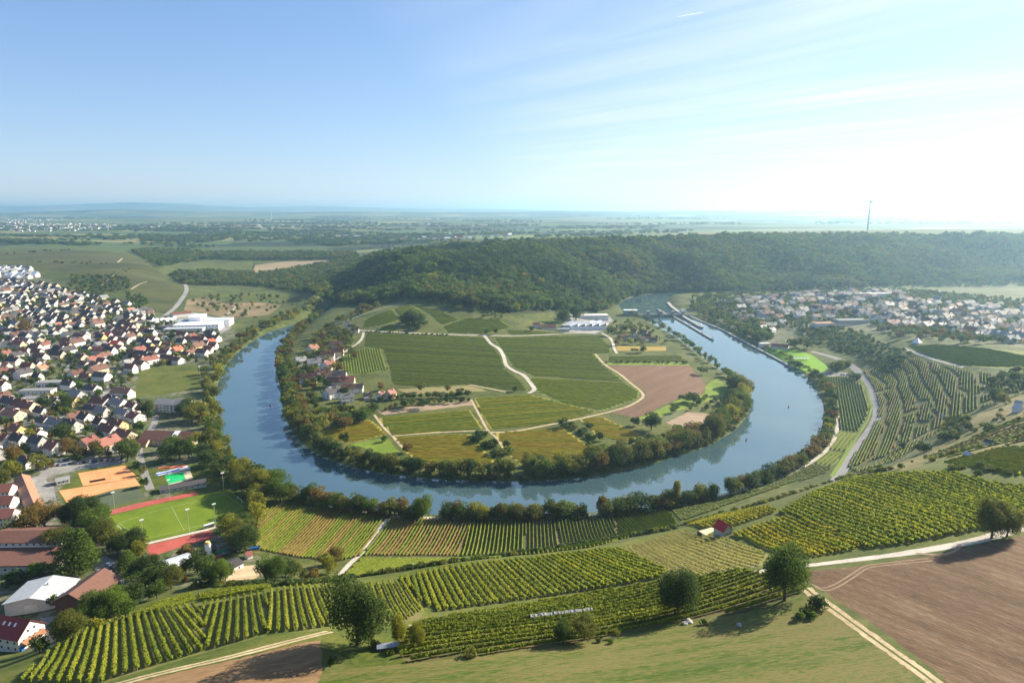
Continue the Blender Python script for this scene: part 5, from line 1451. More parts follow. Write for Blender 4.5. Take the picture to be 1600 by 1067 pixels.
for i, (px, py, lb) in enumerate(((262, 641, "white apartment block with a grey gable roof, the one on the village side"), (289, 642, "white apartment block with a grey gable roof, the one beside the river trees"))):
    x, y = at(px, py)
    t = thing("apartment_block", lb, "apartment block", x, y, PI / 2 - .15)
    G().gable(15, 17, 8.2, 11.8, -2).obj("wall", WALL["white"], t); G().roof(15, 17, 8.2, 11.8, .8).obj("roof", ROOF["grey"], t)
    for s in range(3):
        for j in range(4): add_window(t, -7.5, -6 + j * 4, 1.5 + s * 2.6, PI)
        G().box(-9.2, -7.55, -3, 3, .6 + s * 2.6, 1.5 + s * 2.6).obj("balcony", M_FRAME, t) if s else None
    AVOID.append((x, y, 15))
for i, (px, py, w, lb) in enumerate(((80, 606, 26, "white flat roofed school block with a dark roof, farthest back of the three"), (60, 619, 32, "white flat roofed school block with a dark roof, longest of the three"), (55, 632, 22, "white flat roofed school block with a dark roof, the low one in front"))):
    flat_building("school_block", lb, "school", px, py, .10, w, 12, 7.2, "grey", "white", 8, 2)
# factory
x, y = at(296, 514)
t = thing("factory", "sprawling white factory with flat roofs and a tall white block by the river", "factory", x, y, .16)
def hall_part(nm, x0, x1, y0, y1, ht, wall, roof):
    G().box(x0, x1, y0, y1, -2, ht, 0, False).obj(nm, wall, t)
    G().box(x0 - .4, x1 + .4, y0 - .4, y1 + .4, ht + .003, ht + .6, 0, True, True).obj("roof", roof, t)
hall_part("main_hall", -22, 50, -12, 26, 8, M_WHITEP, ROOF["white"])
hall_part("rear_hall", 14, 58, 26.9, 60, 9, M_WHITEP, ROOF["metal"])
hall_part("tall_block", -8, 12, 27, 64, 16, M_WHITEP, ROOF["white"])
hall_part("side_hall", -30, -9, 27, 52, 8, M_WHITEP, ROOF["metal"])
hall_part("front_hall", -30, 30, -34, -12.9, 5.5, WALL["grey"], ROOF["metal"])
hall_part("office", -64, -44, -52, -36, 8, M_WHITEP, ROOF["white"])
hall_part("dark_hall", -46, -23, -11, 5, 6, M_GLASS, ROOF["dark"])
for i in range(12): add_window(t, -19 + i * 6, -12, 6.4, -PI / 2, None, (3, 1, .8))
AVOID.append((x, y + 10, 85)); AVOID.append((x - 50, y - 40, 20))
x, y = at(292, 494)
long_building("warehouse", "dark red roofed warehouse behind the white factory", "warehouse", (268, 495), (298, 493), 16, 6, 9, "red", "white")
for i in range(4):
    a, b = at(221 + i * 9, 507 - i * .5), at(246 + i * 9, 500 - i * .8)
    c = (a + b) / 2; l = float(np.linalg.norm(b - a))
    t = thing("polytunnel", ["white garden tunnel at the village end beside the factory", "white garden tunnel second from the village beside the factory", "white garden tunnel third from the village beside the factory", "white garden tunnel next to the factory wall"][i], "polytunnel", c[0], c[1], math.atan2(b[1] - a[1], b[0] - a[0]))
    g = G()
    for k in range(8):
        a0, a1 = PI * k / 8, PI * (k + 1) / 8
        g.quad((-l / 2, -math.cos(a0) * 3.5, math.sin(a0) * 3), (l / 2, -math.cos(a0) * 3.5, math.sin(a0) * 3), (l / 2, -math.cos(a1) * 3.5, math.sin(a1) * 3), (-l / 2, -math.cos(a1) * 3.5, math.sin(a1) * 3))
    g.obj("cover", M_WHITEP, t)
    g = G()
    for s in (-1, 1): g.quad(*[(s * l / 2, -math.cos(PI * k / 8) * 3.5, math.sin(PI * k / 8) * 3) for k in range(9)])
    g.obj("end_wall", WALL["grey"], t)
# industrial halls under the ridge
x, y = at(915, 513)
t = thing("factory", "white saw tooth roofed factory halls under the wooded ridge", "factory", x, y, .12)
G().box(-28, 32, -14, 26, -2, 6, 0, False).obj("wall", M_WHITEP, t)
for r in range(2):
    for k in range(5):
        x0 = -28 + k * 12
        y0 = -14 + r * 20.1
        g = G().slab(((x0, y0, 6.1), (x0, y0 + 20, 6.1)), ((x0 + 11.5, y0, 10.0), (x0 + 11.5, y0 + 20, 10.0)), .2)
        g.quad((x0 + 11.55, y0, 6), (x0 + 11.55, y0 + 20, 6), (x0 + 11.55, y0 + 20, 9.9), (x0 + 11.55, y0, 9.9))
        g.obj("saw_roof", ROOF["white"], t)
AVOID.append((x, y, 40))
flat_building("warehouse", "long flat white warehouse behind the saw tooth halls", "warehouse", 920, 498, .1, 70, 16, 7, "white", "white")
x, y = at(892, 515)
flat_building("warehouse", "low grey framed shed beside the saw tooth halls", "warehouse", 888, 512, .1, 20, 14, 5, "metal", "grey")
long_building("barn", "long brown roofed farm barn below the wood edge", "barn", (845, 513), (868, 515), 13, 4.2, 8.5, "brown", "white")
long_building("house", "white farm house with a dark red roof beside the long brown barn", "house", (833, 511), (843, 512), 10, 5, 9, "red", "white", 3, 2)
flat_building("shed", "low teal shed between the brown barn and the saw tooth halls", "shed", 881, 517, .0, 18, 8, 3.5, "metal", "grey")
# weir, power house and lock
wa, wb = np.array(flat(994, 495, 0)), np.array(flat(1082, 495, 0))
wl_ = float(np.linalg.norm(wb - wa)); wth = math.atan2(wb[1] - wa[1], wb[0] - wa[0])
wc = (wa + wb) / 2
t = thing("weir", "grey river weir with four concrete piers and a service bridge", "weir", wc[0], wc[1], wth, None, 0.0)
G().box(-wl_ / 2, wl_ / 2, -1.6, 1.6, 5.0, 6.0, 0, True, True).obj("bridge_deck", M_CONC, t)
G().box(-wl_ / 2, wl_ / 2, 3.0, 4.2, -2, 3.4, 0, True, True).obj("gate", plain_mat("weir_gate_green", (.16, .24, .20), .7, .2), t)
for fx in (.21, .43, .65, .82):
    g = G().box(-wl_ / 2 + wl_ * fx - 2.2, -wl_ / 2 + wl_ * fx + 2.2, -5, 9, -2, 4.98).box(-wl_ / 2 + wl_ * fx - 2.6, -wl_ / 2 + wl_ * fx + 2.6, -3, 4, 6.02, 11.5)
    g.obj("pier", M_CONC, t)
for sd in (-1, 1):
    g = G()
    for z in (6.6, 7.1): g.tubes([(-wl_ / 2, sd * 1.5, z), (wl_ / 2, sd * 1.5, z)], .06, 4)
    g.obj("railing", M_METAL, t)
x, y = flat(985, 492, 2)
t = thing("power_house", "flat roofed green grey power house at the river end of the weir", "power house", x, y, wth, None, 1.0)
G().box(-13, 13, -7, 9, -2, 10, 0, False).obj("wall", plain_mat("power_house_green", (.20, .30, .29), .8, .1), t)
G().box(-13.5, 13.5, -7.5, 9.5, 10.003, 10.8, 0, True, True).obj("roof", ROOF["metal"], t)
for i in range(5): add_window(t, -10 + i * 5, -7, 6.5, -PI / 2, None, (2, 1, 1.6))
def wall_line(label, px, w, z1, name="quay_wall", cat="quay wall"):
    pts = [np.array(flat(*p, 0)) for p in catmull(px, 4)]
    c = sum(pts) / len(pts)
    t = thing(name, label, cat, c[0], c[1], 0, None, 0.0)
    rb = ribbon(np.array(pts) - c, w); n = len(pts)
    l, r = rb[:n], rb[n:][::-1]
    g = G()
    for i in range(n - 1):
        g.quad((*l[i], z1), (*r[i], z1), (*r[i + 1], z1), (*l[i + 1], z1))
        g.quad((*r[i], z1), (*r[i], -2), (*r[i + 1], -2), (*r[i + 1], z1)); g.quad((*l[i + 1], z1), (*l[i + 1], -2), (*l[i], -2), (*l[i], z1))
    for i in (0, n - 1): g.quad((*l[i], z1), (*l[i], -2), (*r[i], -2), (*r[i], z1))
    g.obj("wall", M_CONC, t)
    return t, c
gt, c = wall_line("long dark guide wall reaching from the weir into the lower river", [(1051, 495), (1075, 509), (1095, 521), (1114, 532)], 2.6, 2.2, "guide_wall", "guide wall")
for px, py in ((1078, 510), (1098, 522), (1113, 531)):
    p = np.array(flat(px, py, 0)) - c
    G().cyl(p[0], p[1], 2.2, 6.5, .35, .35, 8).box(p[0] - 1.4, p[0] + 1.4, p[1] - 1.4, p[1] + 1.4, 2.203, 3.6).obj("dolphin", M_METAL, gt)
wall_line("lock wall between the lock chamber and the guide wall", [(1066, 495), (1082, 505), (1096, 513)], 5.0, 3.0, "lock_wall", "lock wall")
wall_line("short concrete jetty above the weir", [(1027, 484), (1043, 493)], 3.0, 2.2, "jetty", "jetty")
wall_line("curved concrete pier at the head of the lock", [(1044, 474), (1049, 480), (1058, 487), (1066, 492)], 7.0, 2.6, "lock_wall", "lock wall")
x, y = flat(1067, 489, 0)
t = thing("control_house", "small pale lock control house beside the weir", "house", x, y, .2, None, 2.6)
G().box(-5, 5, -4, 4, -3, 4.5, 0, False).obj("wall", M_WHITEP, t); G().box(-5.6, 5.6, -4.6, 4.6, 4.503, 5, 0, True, True).obj("roof", ROOF["grey"], t)
qr = [(1072, 492), (1096, 503), (1128, 516), (1163, 535), (1203, 556), (1237, 575)]
wall_line("long straight quay edge along the far outer bank below the lock", qr, 3.0, 1.9)
for px, py, lb in ((1092, 508, "small white work boat moored in the lock"), (1094, 512, "dark hulled work boat moored behind the lock wall")):
    x, y = flat(px, py, 0)
    t = thing("work_boat", lb, "boat", x, y, 2.4, None, 0.0)
    g = G(); hull = [(-6, -1.6), (4, -1.8), (7.5, 0), (4, 1.8), (-6, 1.6)]
    for i in range(5):
        p, q = hull[i], hull[(i + 1) % 5]; g.quad((p[0] * .92, p[1] * .8, -.4), (q[0] * .92, q[1] * .8, -.4), (*q, 1.3), (*p, 1.3))
    g.quad(*[(a, b, 1.2) for a, b in hull]); g.obj("hull", M_WHITEP if "white" in lb else M_BLUE, t)
    G().box(-4.5, .5, -1.2, 1.2, 1.2, 3.6).obj("cabin", M_WHITEP, t)
# beyond the river on the right
long_building("clubhouse", "long clubhouse with a red brown roof beside the lime green playing field", "clubhouse", (1206, 544), (1232, 544), 13, 4, 7.5, "red", "white", 8, 1)
flat_building("shed", "flat pale boathouse beside the clubhouse", "shed", 1194, 540, .1, 14, 8, 3.5, "metal", "white")
for i in range(6):
    x, y = at(1236 + i * 5.2, 562)
    t = thing("tent", ["white party tent on the playing field, the one at the river end", "white party tent on the playing field, second from the river", "white party tent on the playing field, third from the river", "white party tent on the playing field, fourth from the river", "white party tent on the playing field, fifth from the river", "white party tent on the playing field, the one farthest from the river"][i], "tent", x, y, .1)
    g = G()
    for a in range(4):
        p, q = [(-2, -2), (2, -2), (2, 2), (-2, 2)][a], [(2, -2), (2, 2), (-2, 2), (-2, -2)][a]
        g.quad((*p, 2.2), (*q, 2.2), (0, 0, 3.6))
    g.obj("canopy", M_WHITEP, t)
    for px_, py_ in ((-1.9, -1.9), (1.9, -1.9), (1.9, 1.9), (-1.9, 1.9)): G().cyl(px_, py_, -.2, 2.2, .06, .06, 6).obj("leg", M_METAL, t)
flat_building("school_block", "long salmon and pale blue school building above the spur fields", "school", 1300, 510, .12, 62, 18, 6, "orange", "white", 10, 1)
flat_building("school_block", "pale low school wing with a grey roof above the spur fields", "school", 1282, 513, .12, 24, 16, 5, "metal", "white", 5, 1)
flat_building("hall", "long grey roofed gym hall behind the salmon school building", "hall", 1330, 506, .12, 52, 18, 7, "grey", "grey")
flat_building("apartment_block", "long pale apartment row high in the hazy village", "apartment block", 1364, 465, .1, 60, 14, 9, "white", "white", 9, 2)
x, y = at(1433, 537)
t = thing("chapel", "small steep white pyramid roofed chapel among the spur trees", "chapel", x, y, .5)
g = G()
for a in range(4):
    p, q = [(-4.5, -4.5), (4.5, -4.5), (4.5, 4.5), (-4.5, 4.5)][a], [(4.5, -4.5), (4.5, 4.5), (-4.5, 4.5), (-4.5, -4.5)][a]
    g.quad((*p, 1.6), (*q, 1.6), (0, 0, 8))
g.obj("roof", ROOF["white"], t); G().box(-4, 4, -4, 4, -2, 1.55, 0, False).obj("wall", WALL["grey"], t)
AVOID.append((x, y, 14))
# --- wind turbines
def turbine(px, py_base, dist, hub, blade, yaw, phase, label):
    d = ray(px, py_base); x, y = d[0] * dist / d[1], dist
    t = thing("wind_turbine", label, "wind turbine", x, y, yaw)
    G().cyl(0, 0, -3, hub, hub * .036, hub * .017, 14).obj("tower", M_WHITEP, t)
    G().box(-2, 2, -3.5, 5.5, hub + .01, hub + 4, 0, True, True).obj("nacelle", M_WHITEP, t)
    hb = G().cyl(0, 0, 0, 3.2, 1.7, .6, 10).obj("hub", M_METAL, t)
    hb.rotation_euler = (PI / 2, 0, 0); hb.location = (0, -3.55, hub + 2)
    for k in range(3):
        g = G()
        for i in range(8):
            r0, r1 = blade * i / 8, blade * (i + 1) / 8
            c0, c1 = (3.6 * (1 - i / 8) + .8) * (.55 if i == 0 else 1), 3.6 * (1 - (i + 1) / 8) + .8
            g.quad((-c0 * .3, -.25, r0), (c0 * .7, .25, r0), (c1 * .7, .2, r1), (-c1 * .3, -.2, r1)); g.quad((-c1 * .3, .15, r1), (c1 * .7, .5, r1), (c0 * .7, .6, r0), (-c0 * .3, .2, r0))
        b = g.obj("blade", M_WHITEP, t); b.location = (0, -5.2, hub + 2); b.rotation_euler = (0, phase + k * 2 * PI / 3, 0)
turbine(1355, 367, 2620, 106, 31, R(28), R(-22), "tall wind turbine on the wooded ridge against the pale sky")
turbine(425, 352, 9000, 98, 42, R(20), R(25), "faint distant wind turbine on the blue plain beyond the village hill")
# --- hut, net and small things on the slopes
x, y = at(1129, 836)
t = thing("hut", "small vineyard hut with a bright red roof and grey stone gable", "hut", x, y, R(28))
G().gable(5.2, 6.0, 3.6, 6.6, -2).obj("wall", WALL["grey"], t); G().roof(5.2, 6.0, 3.6, 6.6, .35).obj("roof", plain_mat("hut_roof_red", (.36, .018, .022), .55, .15, 1.0), t)
add_window(t, 0, -3.0, 2.0, -PI / 2, None, (.7, 1, .7)); o = link(bpy.data.objects.new("door", DOOR_ME), t); o.location = (1.4, -3.0, 0)
x, y = at(1108, 832)
t = thing("terrace", "pale sandy terrace with low edging beside the red hut", "terrace", x, y, R(28))
G().box(-4.5, 4.5, -3, 3, -2.5, .5).obj("floor", M_SAND, t); G().box(-4.6, 4.6, -3.2, -3.02, -2.5, .9).box(-4.7, -4.52, -3.0, 3, -2.5, .9).obj("edging", WALL["wood"], t)
for px, py, rr, lb, sz in ((1545, 696, "dark", "tiny dark stone hut among the hilltop vines", 3.2), (1512, 714, "metal", "tiny pale tin hut beside the hilltop shrubs", 2.6), (1590, 643, "metal", "small tin roofed hut at the rim of the hill, the lower one", 4.0), (1592, 634, "metal", "small tin roofed hut at the rim of the hill, the upper one", 3.6), (1474, 652, "metal", "little white hut on the terraced slope below the rim", 2.2)):
    x, y = at(px, py)
    t = thing("hut", lb, "hut", x, y, .4)
    G().gable(sz, sz * 1.2, sz * .65, sz, -1.5).obj("wall", WALL["grey"] if rr == "dark" else WALL["white"], t); G().roof(sz, sz * 1.2, sz * .65, sz, .2, .1).obj("roof", ROOF[rr], t)
a, b = at(828, 968), at(925, 957)
c = (a + b) / 2; l = float(np.linalg.norm(b - a)); th = math.atan2(b[1] - a[1], b[0] - a[0])
t = thing("net", "white bird net thrown over a vine row on the terraces", "net", c[0], c[1], th, None, 0.0)
g = G(); rs = np.random.RandomState(4); N = 40; P = []
for i in range(N + 1):
    u = -l / 2 + l * i / N; wx, wy = c + np.array((math.cos(th), math.sin(th))) * u; zz = h(wx, wy)
    k = 1.8 + .10 * rs.randn()
    P.append([(u, -1.1 + .1 * rs.randn(), zz), (u, -.65 + .1 * rs.randn(), zz + k * .75), (u, -.1, zz + k), (u, .5 + .1 * rs.randn(), zz + k * .8), (u, 1.0, zz)])
for i in range(N):
    for j in range(4): g.quad(P[i][j], P[i + 1][j], P[i + 1][j + 1], P[i][j + 1])
g.obj("cover", plain_mat("bird_net", (.26, .27, .265), .9, .25, .8), t)
x, y = at(606, 1014)
t = thing("wood_stack", "low wood stack under a pale blue tarpaulin beside the big walnut", "wood stack", x, y, R(12))
G().box(-2.6, 2.6, -.9, .9, -.3, 1.1).obj("logs", M_BARK, t); G().slab(((-2.7, -1.1, 1.15), (2.7, -1.1, 1.15)), ((-2.7, 0, 1.5), (2.7, 0, 1.5)), .06).slab(((2.7, 1.1, 1.15), (-2.7, 1.1, 1.15)), ((2.7, 0, 1.5), (-2.7, 0, 1.5)), .06).obj("tarpaulin", plain_mat("tarpaulin_pale", (.15, .19, .25), .7, .25), t)
for px, py, s, lb in ((1076, 972, 1.1, "larger pale boulder beside the dark round tree"), (1070, 975, .8, "smaller pale boulder beside the dark round tree"), (1155, 977, .7, "pale boulder in the shade of the leafy tree"), (643, 884, 1.3, "pale stone heap at the corner of the vineyards below the slope hedge")):
    x, y = at(px, py)
    bm = bmesh.new(); bmesh.ops.create_icosphere(bm, subdivisions=2, radius=s); rs = np.random.RandomState(px)
    for v in bm.verts: v.co *= 1 + .22 * rs.randn() * .6; v.co.z *= .7
    me = bpy.data.meshes.new("boulder"); bm.to_mesh(me); bm.free(); me.materials.append(M_CONC)
    o = link(bpy.data.objects.new("boulder", me)); o.location = (x, y, h(x, y) + s * .3); tag(o, lb, "boulder")
# --- sports ground
def goal(px, py, rot, label):
    x, y = at(px, py); t = thing("goal", label, "goal", x, y, rot)
    G().tubes([(0, -3.66, 0), (0, -3.66, 2.44), (0, 3.66, 2.44), (0, 3.66, 0)], .09).obj("frame", M_WHITEP, t)
    G().tubes([(0, -3.66, 2.4), (-1.6, -3.66, 0), (-1.6, 3.66, 0), (0, 3.66, 2.4)], .04).obj("net_support", M_WHITEP, t)
pd = ang_px((190, 830), (375, 783))
goal(187, 828, pd, "white football goal at the village end of the pitch"); goal(374, 783, pd + PI, "white football goal at the river end of the pitch")
for px, py, lb in ((225, 849, "floodlight mast at the near village corner of the pitch"), (296, 831, "floodlight mast beside the dugout on the near side of the pitch"), (337, 822, "floodlight mast at the near river corner of the pitch"), (180, 803, "floodlight mast at the far village corner of the pitch"), (266, 782, "floodlight mast in front of the pool building"), (350, 770, "floodlight mast at the far river corner of the pitch"), (313, 592, "thin lamp mast in the green village meadow"), (500, 588, "thin pole beside the hamlet lane")):
    x, y = at(px, py); t = thing("floodlight", lb, "mast", x, y, pd)
    G().cyl(0, 0, -.5, 15, .16, .09, 8).obj("pole", M_METAL, t); G().box(-1.1, 1.1, -.25, .25, 14.6, 15.3, 0, True, True).obj("lamp", M_WHITEP, t)
x, y = at(327, 824)
t = thing("dugout", "small white roofed players shelter beside the football pitch", "shelter", x, y, pd)
G().box(-3, 3, .8, 1.0, 0, 2.2).box(-3, -2.85, -.6, .8, 0, 2.0).box(2.85, 3, -.6, .8, 0, 2.0).obj("wall", WALL["grey"], t); G().slab(((-3.2, -.9, 2.5), (3.2, -.9, 2.5)), ((-3.2, 1.2, 2.3), (3.2, 1.2, 2.3)), .1).obj("roof", M_WHITEP, t)
def marks(name, label, quads):
    g = G()
    for q in quads:
        P = [at(*p) for p in q]
        for i in range(len(P) - 1):
            n = max(1, int(np.linalg.norm(P[i + 1] - P[i]) / 3))
            for k in range(n):
                a, b = P[i] + (P[i + 1] - P[i]) * k / n, P[i] + (P[i + 1] - P[i]) * (k + 1) / n
                rb = ribbon(np.array((a, b)), .16)
                g.quad(*[(u, v, h(u, v) + .05) for u, v in rb])
    o = g.obj(name, M_CHALK); tag(o, label, None, None, "structure")
M_CHALK = plain_mat("chalk_lines", (.42, .46, .30), .9, .2, 1.0)
marks("pitch_markings", "faint white line markings on the football pitch", [[(186, 817), (240, 799), (352, 772), (380, 792), (325, 818), (222, 843), (186, 817)], [(268, 791), (288, 829)]])
marks("court_markings", "white line markings on the clay courts", [[(146, 737), (152, 753)], [(170, 733), (180, 750)], [(130, 765), (140, 778)], [(168, 757), (178, 769)], [(122, 768), (200, 752)]])
# tennis nets and fences
for p, q, lb in (((140, 754), (165, 750), "long dark net screen on the rear clay courts"), ((152, 778), (176, 772), "long dark net screen on the front clay courts"), ((192, 768), (214, 763), "dark wind screen between the clay and the hard court")):
    a, b = at(*p), at(*q); c = (a + b) / 2; l = float(np.linalg.norm(b - a))
    t = thing("tennis_screen", lb, "screen", c[0], c[1], math.atan2(b[1] - a[1], b[0] - a[0]))
    G().box(-l / 2, l / 2, -.04, .04, .1, 1.6, 0, True, True).obj("fabric", plain_mat("screen_dark", (.03, .04, .035), .9, .2), t)
    for s in (-1, 0, 1): G().cyl(s * l / 2, .1, 0, 1.8, .05, .05, 6).obj("post", M_METAL, t)
# pool with slide
pq = [at(*p) for p in ((257, 742), (287, 738), (290, 750), (263, 756))]
c = sum(pq) / 4; t = thing("pool", "green outdoor swimming pool with pale paved surround", "pool", c[0], c[1], 0)
z0 = h(*c)
def lift(P, z): return [(p[0] - c[0], p[1] - c[1], z) for p in P]
outer = [at(*p) for p in ((247, 741), (297, 735), (302, 748), (252, 760))]
g = G().quad(*lift(outer, .12)[::-1])
for i in range(4): g.quad(*lift([outer[i], outer[(i + 1) % 4]], .12), *lift([outer[(i + 1) % 4], outer[i]], -1.5))
g.obj("surround", M_SAND, t)
M_POOL = plain_mat("pool_water_green", (.015, .42, .12), .05, .12, .3, 0, .5)
G().quad(*lift(pq, .16)[::-1]).obj("water", M_POOL, t)
pq2 = [at(*p) for p in ((246, 739), (284, 730), (287, 733), (250, 743))]
c = sum(pq2) / 4; t = thing("slide_pool", "blue and red water slide basin behind the green pool", "pool", c[0], c[1], ang_px((246, 739), (284, 731)))
G().box(-13, 13, -3.6, 3.6, -1, .25).obj("basin", plain_mat("basin_pale", (.62, .60, .66), .6, .06), t)
G().box(-11, 6, -2.2, .6, .253, .35).obj("water", M_BLUE, t)
g = G(); pts = [(-8, 2.6, 3.5), (-4, 3.2, 3), (0, 2, 2.4), (4, 3, 1.8), (8, 2, 1.2), (11, 2.8, .6)]
g.tubes([tuple(p) for p in catmull(pts, 4)], .55, 8).obj("slide", M_REDP, t)
for q in pts[:4]: G().cyl(q[0], q[1], 0, q[2] - .4, .09, .09, 6).obj("post", M_METAL, t)
x, y = at(288, 764)
long_building("changing_hall", "long dark low changing hall beside the football pitch", "hall", (250, 768), (322, 757), 9, 3, 4.2, "dark", "grey", 8, 1)
# clubhouse by the courts, builders sheds, small buildings
long_building("clubhouse", "small white tennis clubhouse with a pale roof beside the clay courts", "clubhouse", (88, 756), (108, 752), 7, 2.8, 4.4, "grey", "white", 3, 1)
long_building("shed", "long pale roofed builders shed below the red sports surface", "shed", (252, 893), (298, 882), 11, 4.5, 6.2, "metal", "grey", 4, 1)
long_building("shed", "small dark roofed builders shed with a white gable beside the pale yard", "shed", (345, 892), (372, 884), 9, 3.2, 4.8, "dark", "white", 2, 1)
long_building("shed", "low red cabin by the corner trees", "shed", (384, 872), (392, 870), 5, 2.5, 3.8, "red", "white")
x, y = at(326, 866)
t = thing("silo", "yellow topped white silo in the builders yard", "silo", x, y, 0)
G().cyl(0, 0, -.5, 6.5, 1.7, 1.7, 16).obj("body", M_WHITEP, t); G().cyl(0, 0, 6.503, 8.0, 1.72, 1.2, 16).obj("top", WALL["yellow"], t)
long_building("shed", "dark roofed shed behind the yellow topped silo", "shed", (318, 866), (334, 861), 6, 3, 4.6, "dark", "wood")
x, y = at(168, 922)
long_building("shed", "small brown lean shed beside the dark barn yard", "shed", (184, 928), (204, 924), 5, 2.6, 3.6, "brown", "wood")
for px, py, lb, mm in ((345, 864, "green waste skip in the builders yard", "teal"), (338, 872, "rusty skip in the builders yard", "red"), (398, 858, "blue tarpaulin covered trailer by the corner trees", "blue")):
    x, y = at(px, py); t = thing("skip", lb, "skip", x, y, .4); mm = {"teal": plain_mat("skip_green", (.03, .16, .08), .6, .2), "red": ROOF["red"], "blue": M_BLUE}[mm]
    g = G()
    for sx in (-1, 1): g.quad((sx * 2.2, -1, .2), (sx * 2.2, 1, .2), (sx * 3, 1.1, 1.6), (sx * 3, -1.1, 1.6))
    for sy in (-1, 1): g.quad((-2.2, sy, .2), (2.2, sy, .2), (3, sy * 1.1, 1.6), (-3, sy * 1.1, 1.6))
    g.quad((-2.7, -1.05, 1.2), (2.7, -1.05, 1.2), (2.7, 1.05, 1.2), (-2.7, 1.05, 1.2)); g.obj("tub", mm, t); G().box(-2, 2, -.8, .8, -.1, .18).obj("skid", M_METAL, t)
# river marks
for px, py, lb in ((1166, 688, "small dark channel buoy off the golden bank trees"), (1178, 600, "small dark channel buoy in the wide upper reach"), (1232, 636, "small dark channel buoy near the outer bank"), (422, 634, "small dark buoy in the quiet inner reach")):
    x, y = flat(px, py, 0); t = thing("buoy", lb, "buoy", x, y, 0, None, 0.0)
    G().cyl(0, 0, -.5, .6, .8, .8, 10).obj("float", M_REDP, t); G().cyl(0, 0, .6, 2.6, .4, .1, 8).obj("topmark", M_REDP, t)
for px, py, lb in ((326, 673, "white motor boat stored ashore beside the sports hall, upper one"), (328, 677, "white motor boat stored ashore beside the sports hall, lower one")):
    x, y = at(px, py); t = thing("motor_boat", lb, "boat", x, y, .3, None, None, .6)
    g = G(); hull = [(-3, -1), (2, -1.1), (3.8, 0), (2, 1.1), (-3, 1)]
    for i in range(5):
        p, q = hull[i], hull[(i + 1) % 5]; g.quad((p[0] * .9, p[1] * .6, -.5), (q[0] * .9, q[1] * .6, -.5), (*q, .6), (*p, .6))
    g.quad(*[(a, b, .55) for a, b in hull]); g.obj("hull", M_WHITEP, t); G().box(-1, 1.2, -.7, .7, .56, 1.2).obj("windscreen", M_GLASS, t)

# --- the hamlet inside the bend
for i, (px, py, an, sz, rf, wl__) in enumerate(((489, 549, .9, 1, "orange", "white"), (512, 562, .1, 1, "brown", "white"), (525, 556, .1, 3, "brown", "cream"), (527, 545, .05, 3, "brown", "cream"), (470, 570, .7, 1, "grey", "white"), (491, 573, .4, 1, "grey", "white"), (513, 577, 1.2, 1, "red", "white"), (503, 567, .6, 0, "dark", "white"),
                            (531, 592, .1, 1, "dark", "white"), (526, 604, 0, 3, "red", "cream"), (543, 603, .1, 3, "red", "cream"), (482, 598, .2, 3, "brown", "cream"), (558, 612, .1, 1, "dark", "white"), (545, 614, .2, 0, "brown", "white"), (520, 621, .9, 3, "dark", "white"), (542, 627, .4, 0, "grey", "white"), (596, 623, 1.3, 2, "red", "white"), (610, 622, 1.3, 2, "red", "cream"), (555, 520, .1, 0, "dark", "white"), (543, 513, .2, 2, "grey", "white"), (510, 590, .3, 2, "brown", "white"), (575, 622, .2, 4, "dark", "wood" if False else "cream"), (500, 585, .2, 4, "brown", "white"))):
    house_px(px, py, an, sz, rf, wl__)
# gardens by the upper river
for px, py in ((972, 528), (982, 532), (992, 527), (1002, 532), (1012, 528), (1005, 522), (990, 520), (1020, 534)):
    house_px(px, py, rnd.uniform(-.3, .3), 4, rnd.choice(["grey", "dark", "brown"]), "grey")
# --- village rows
for px, py, rr in ((262, 593, 62), (60, 618, 0), (160, 755, 0)): 
    if rr: x, y = at(px, py); AVOID.append((x, y, rr))
AVOID_POLY += [poly_at(p, 12) for p in ([(206, 622), (212, 598), (222, 580), (240, 571), (318, 570), (312, 606), (285, 616)], [(58, 738), (75, 718), (150, 712), (200, 714), (232, 728), (236, 765), (160, 804), (90, 815), (60, 815), (22, 830), (25, 745)], [(240, 770), (330, 720), (335, 755), (390, 795), (330, 845), (230, 872), (150, 800)],
                [(-20, 615), (100, 590), (105, 622), (40, 640)], [(228, 655), (310, 645), (320, 690), (300, 705), (225, 695)])]
OLDR = [("red", 3.5), ("brown", 5), ("orange", 1.2), ("dark", 4), ("grey", 1.2), ("bright", .2)]
NEWR = [("dark", 6), ("brown", 2), ("grey", 2), ("red", .8), ("orange", .4)]
WL = [("white", 7), ("cream", 2), ("yellow", .5), ("grey", .6)]
houses_px([(-160, 735), (-160, 640), (60, 645), (205, 628), (240, 640), (232, 655), (212, 700), (130, 712), (60, 735)], 20.5, 21, TH, OLDR, WL, [0, 1, 1, 2, 3], .76)
houses_px([(-160, 640), (-160, 560), (60, 545), (165, 515), (240, 505), (250, 535), (330, 520), (345, 545), (320, 568), (230, 572), (205, 605), (200, 628), (60, 645)], 19.5, 20, TH + .1, OLDR, WL, [0, 1, 1, 2, 3], .76)
houses_px([(-160, 560), (-160, 445), (40, 440), (110, 455), (200, 478), (235, 490), (240, 505), (165, 515), (60, 545)], 17, 19.5, TH, NEWR, WL, [0, 0, 1, 2, 1], .74, .13)
houses_px([(-160, 420), (40, 419), (60, 426), (58, 436), (-160, 440)], 18, 20, TH, [("grey", 3), ("white", 2)], [("white", 1)], [1, 3], .9)
houses_px([(1110, 480), (1165, 466), (1215, 462), (1300, 456), (1395, 456), (1430, 470), (1500, 474), (1780, 490), (1780, 552), (1560, 536), (1500, 526), (1400, 514), (1345, 500), (1290, 500), (1240, 502), (1195, 520), (1165, 512)], 22, 21, .25, [("grey", 4), ("dark", 3), ("brown", 2), ("red", 1)], WL, [0, 1, 1, 2, 3], .62, .24)
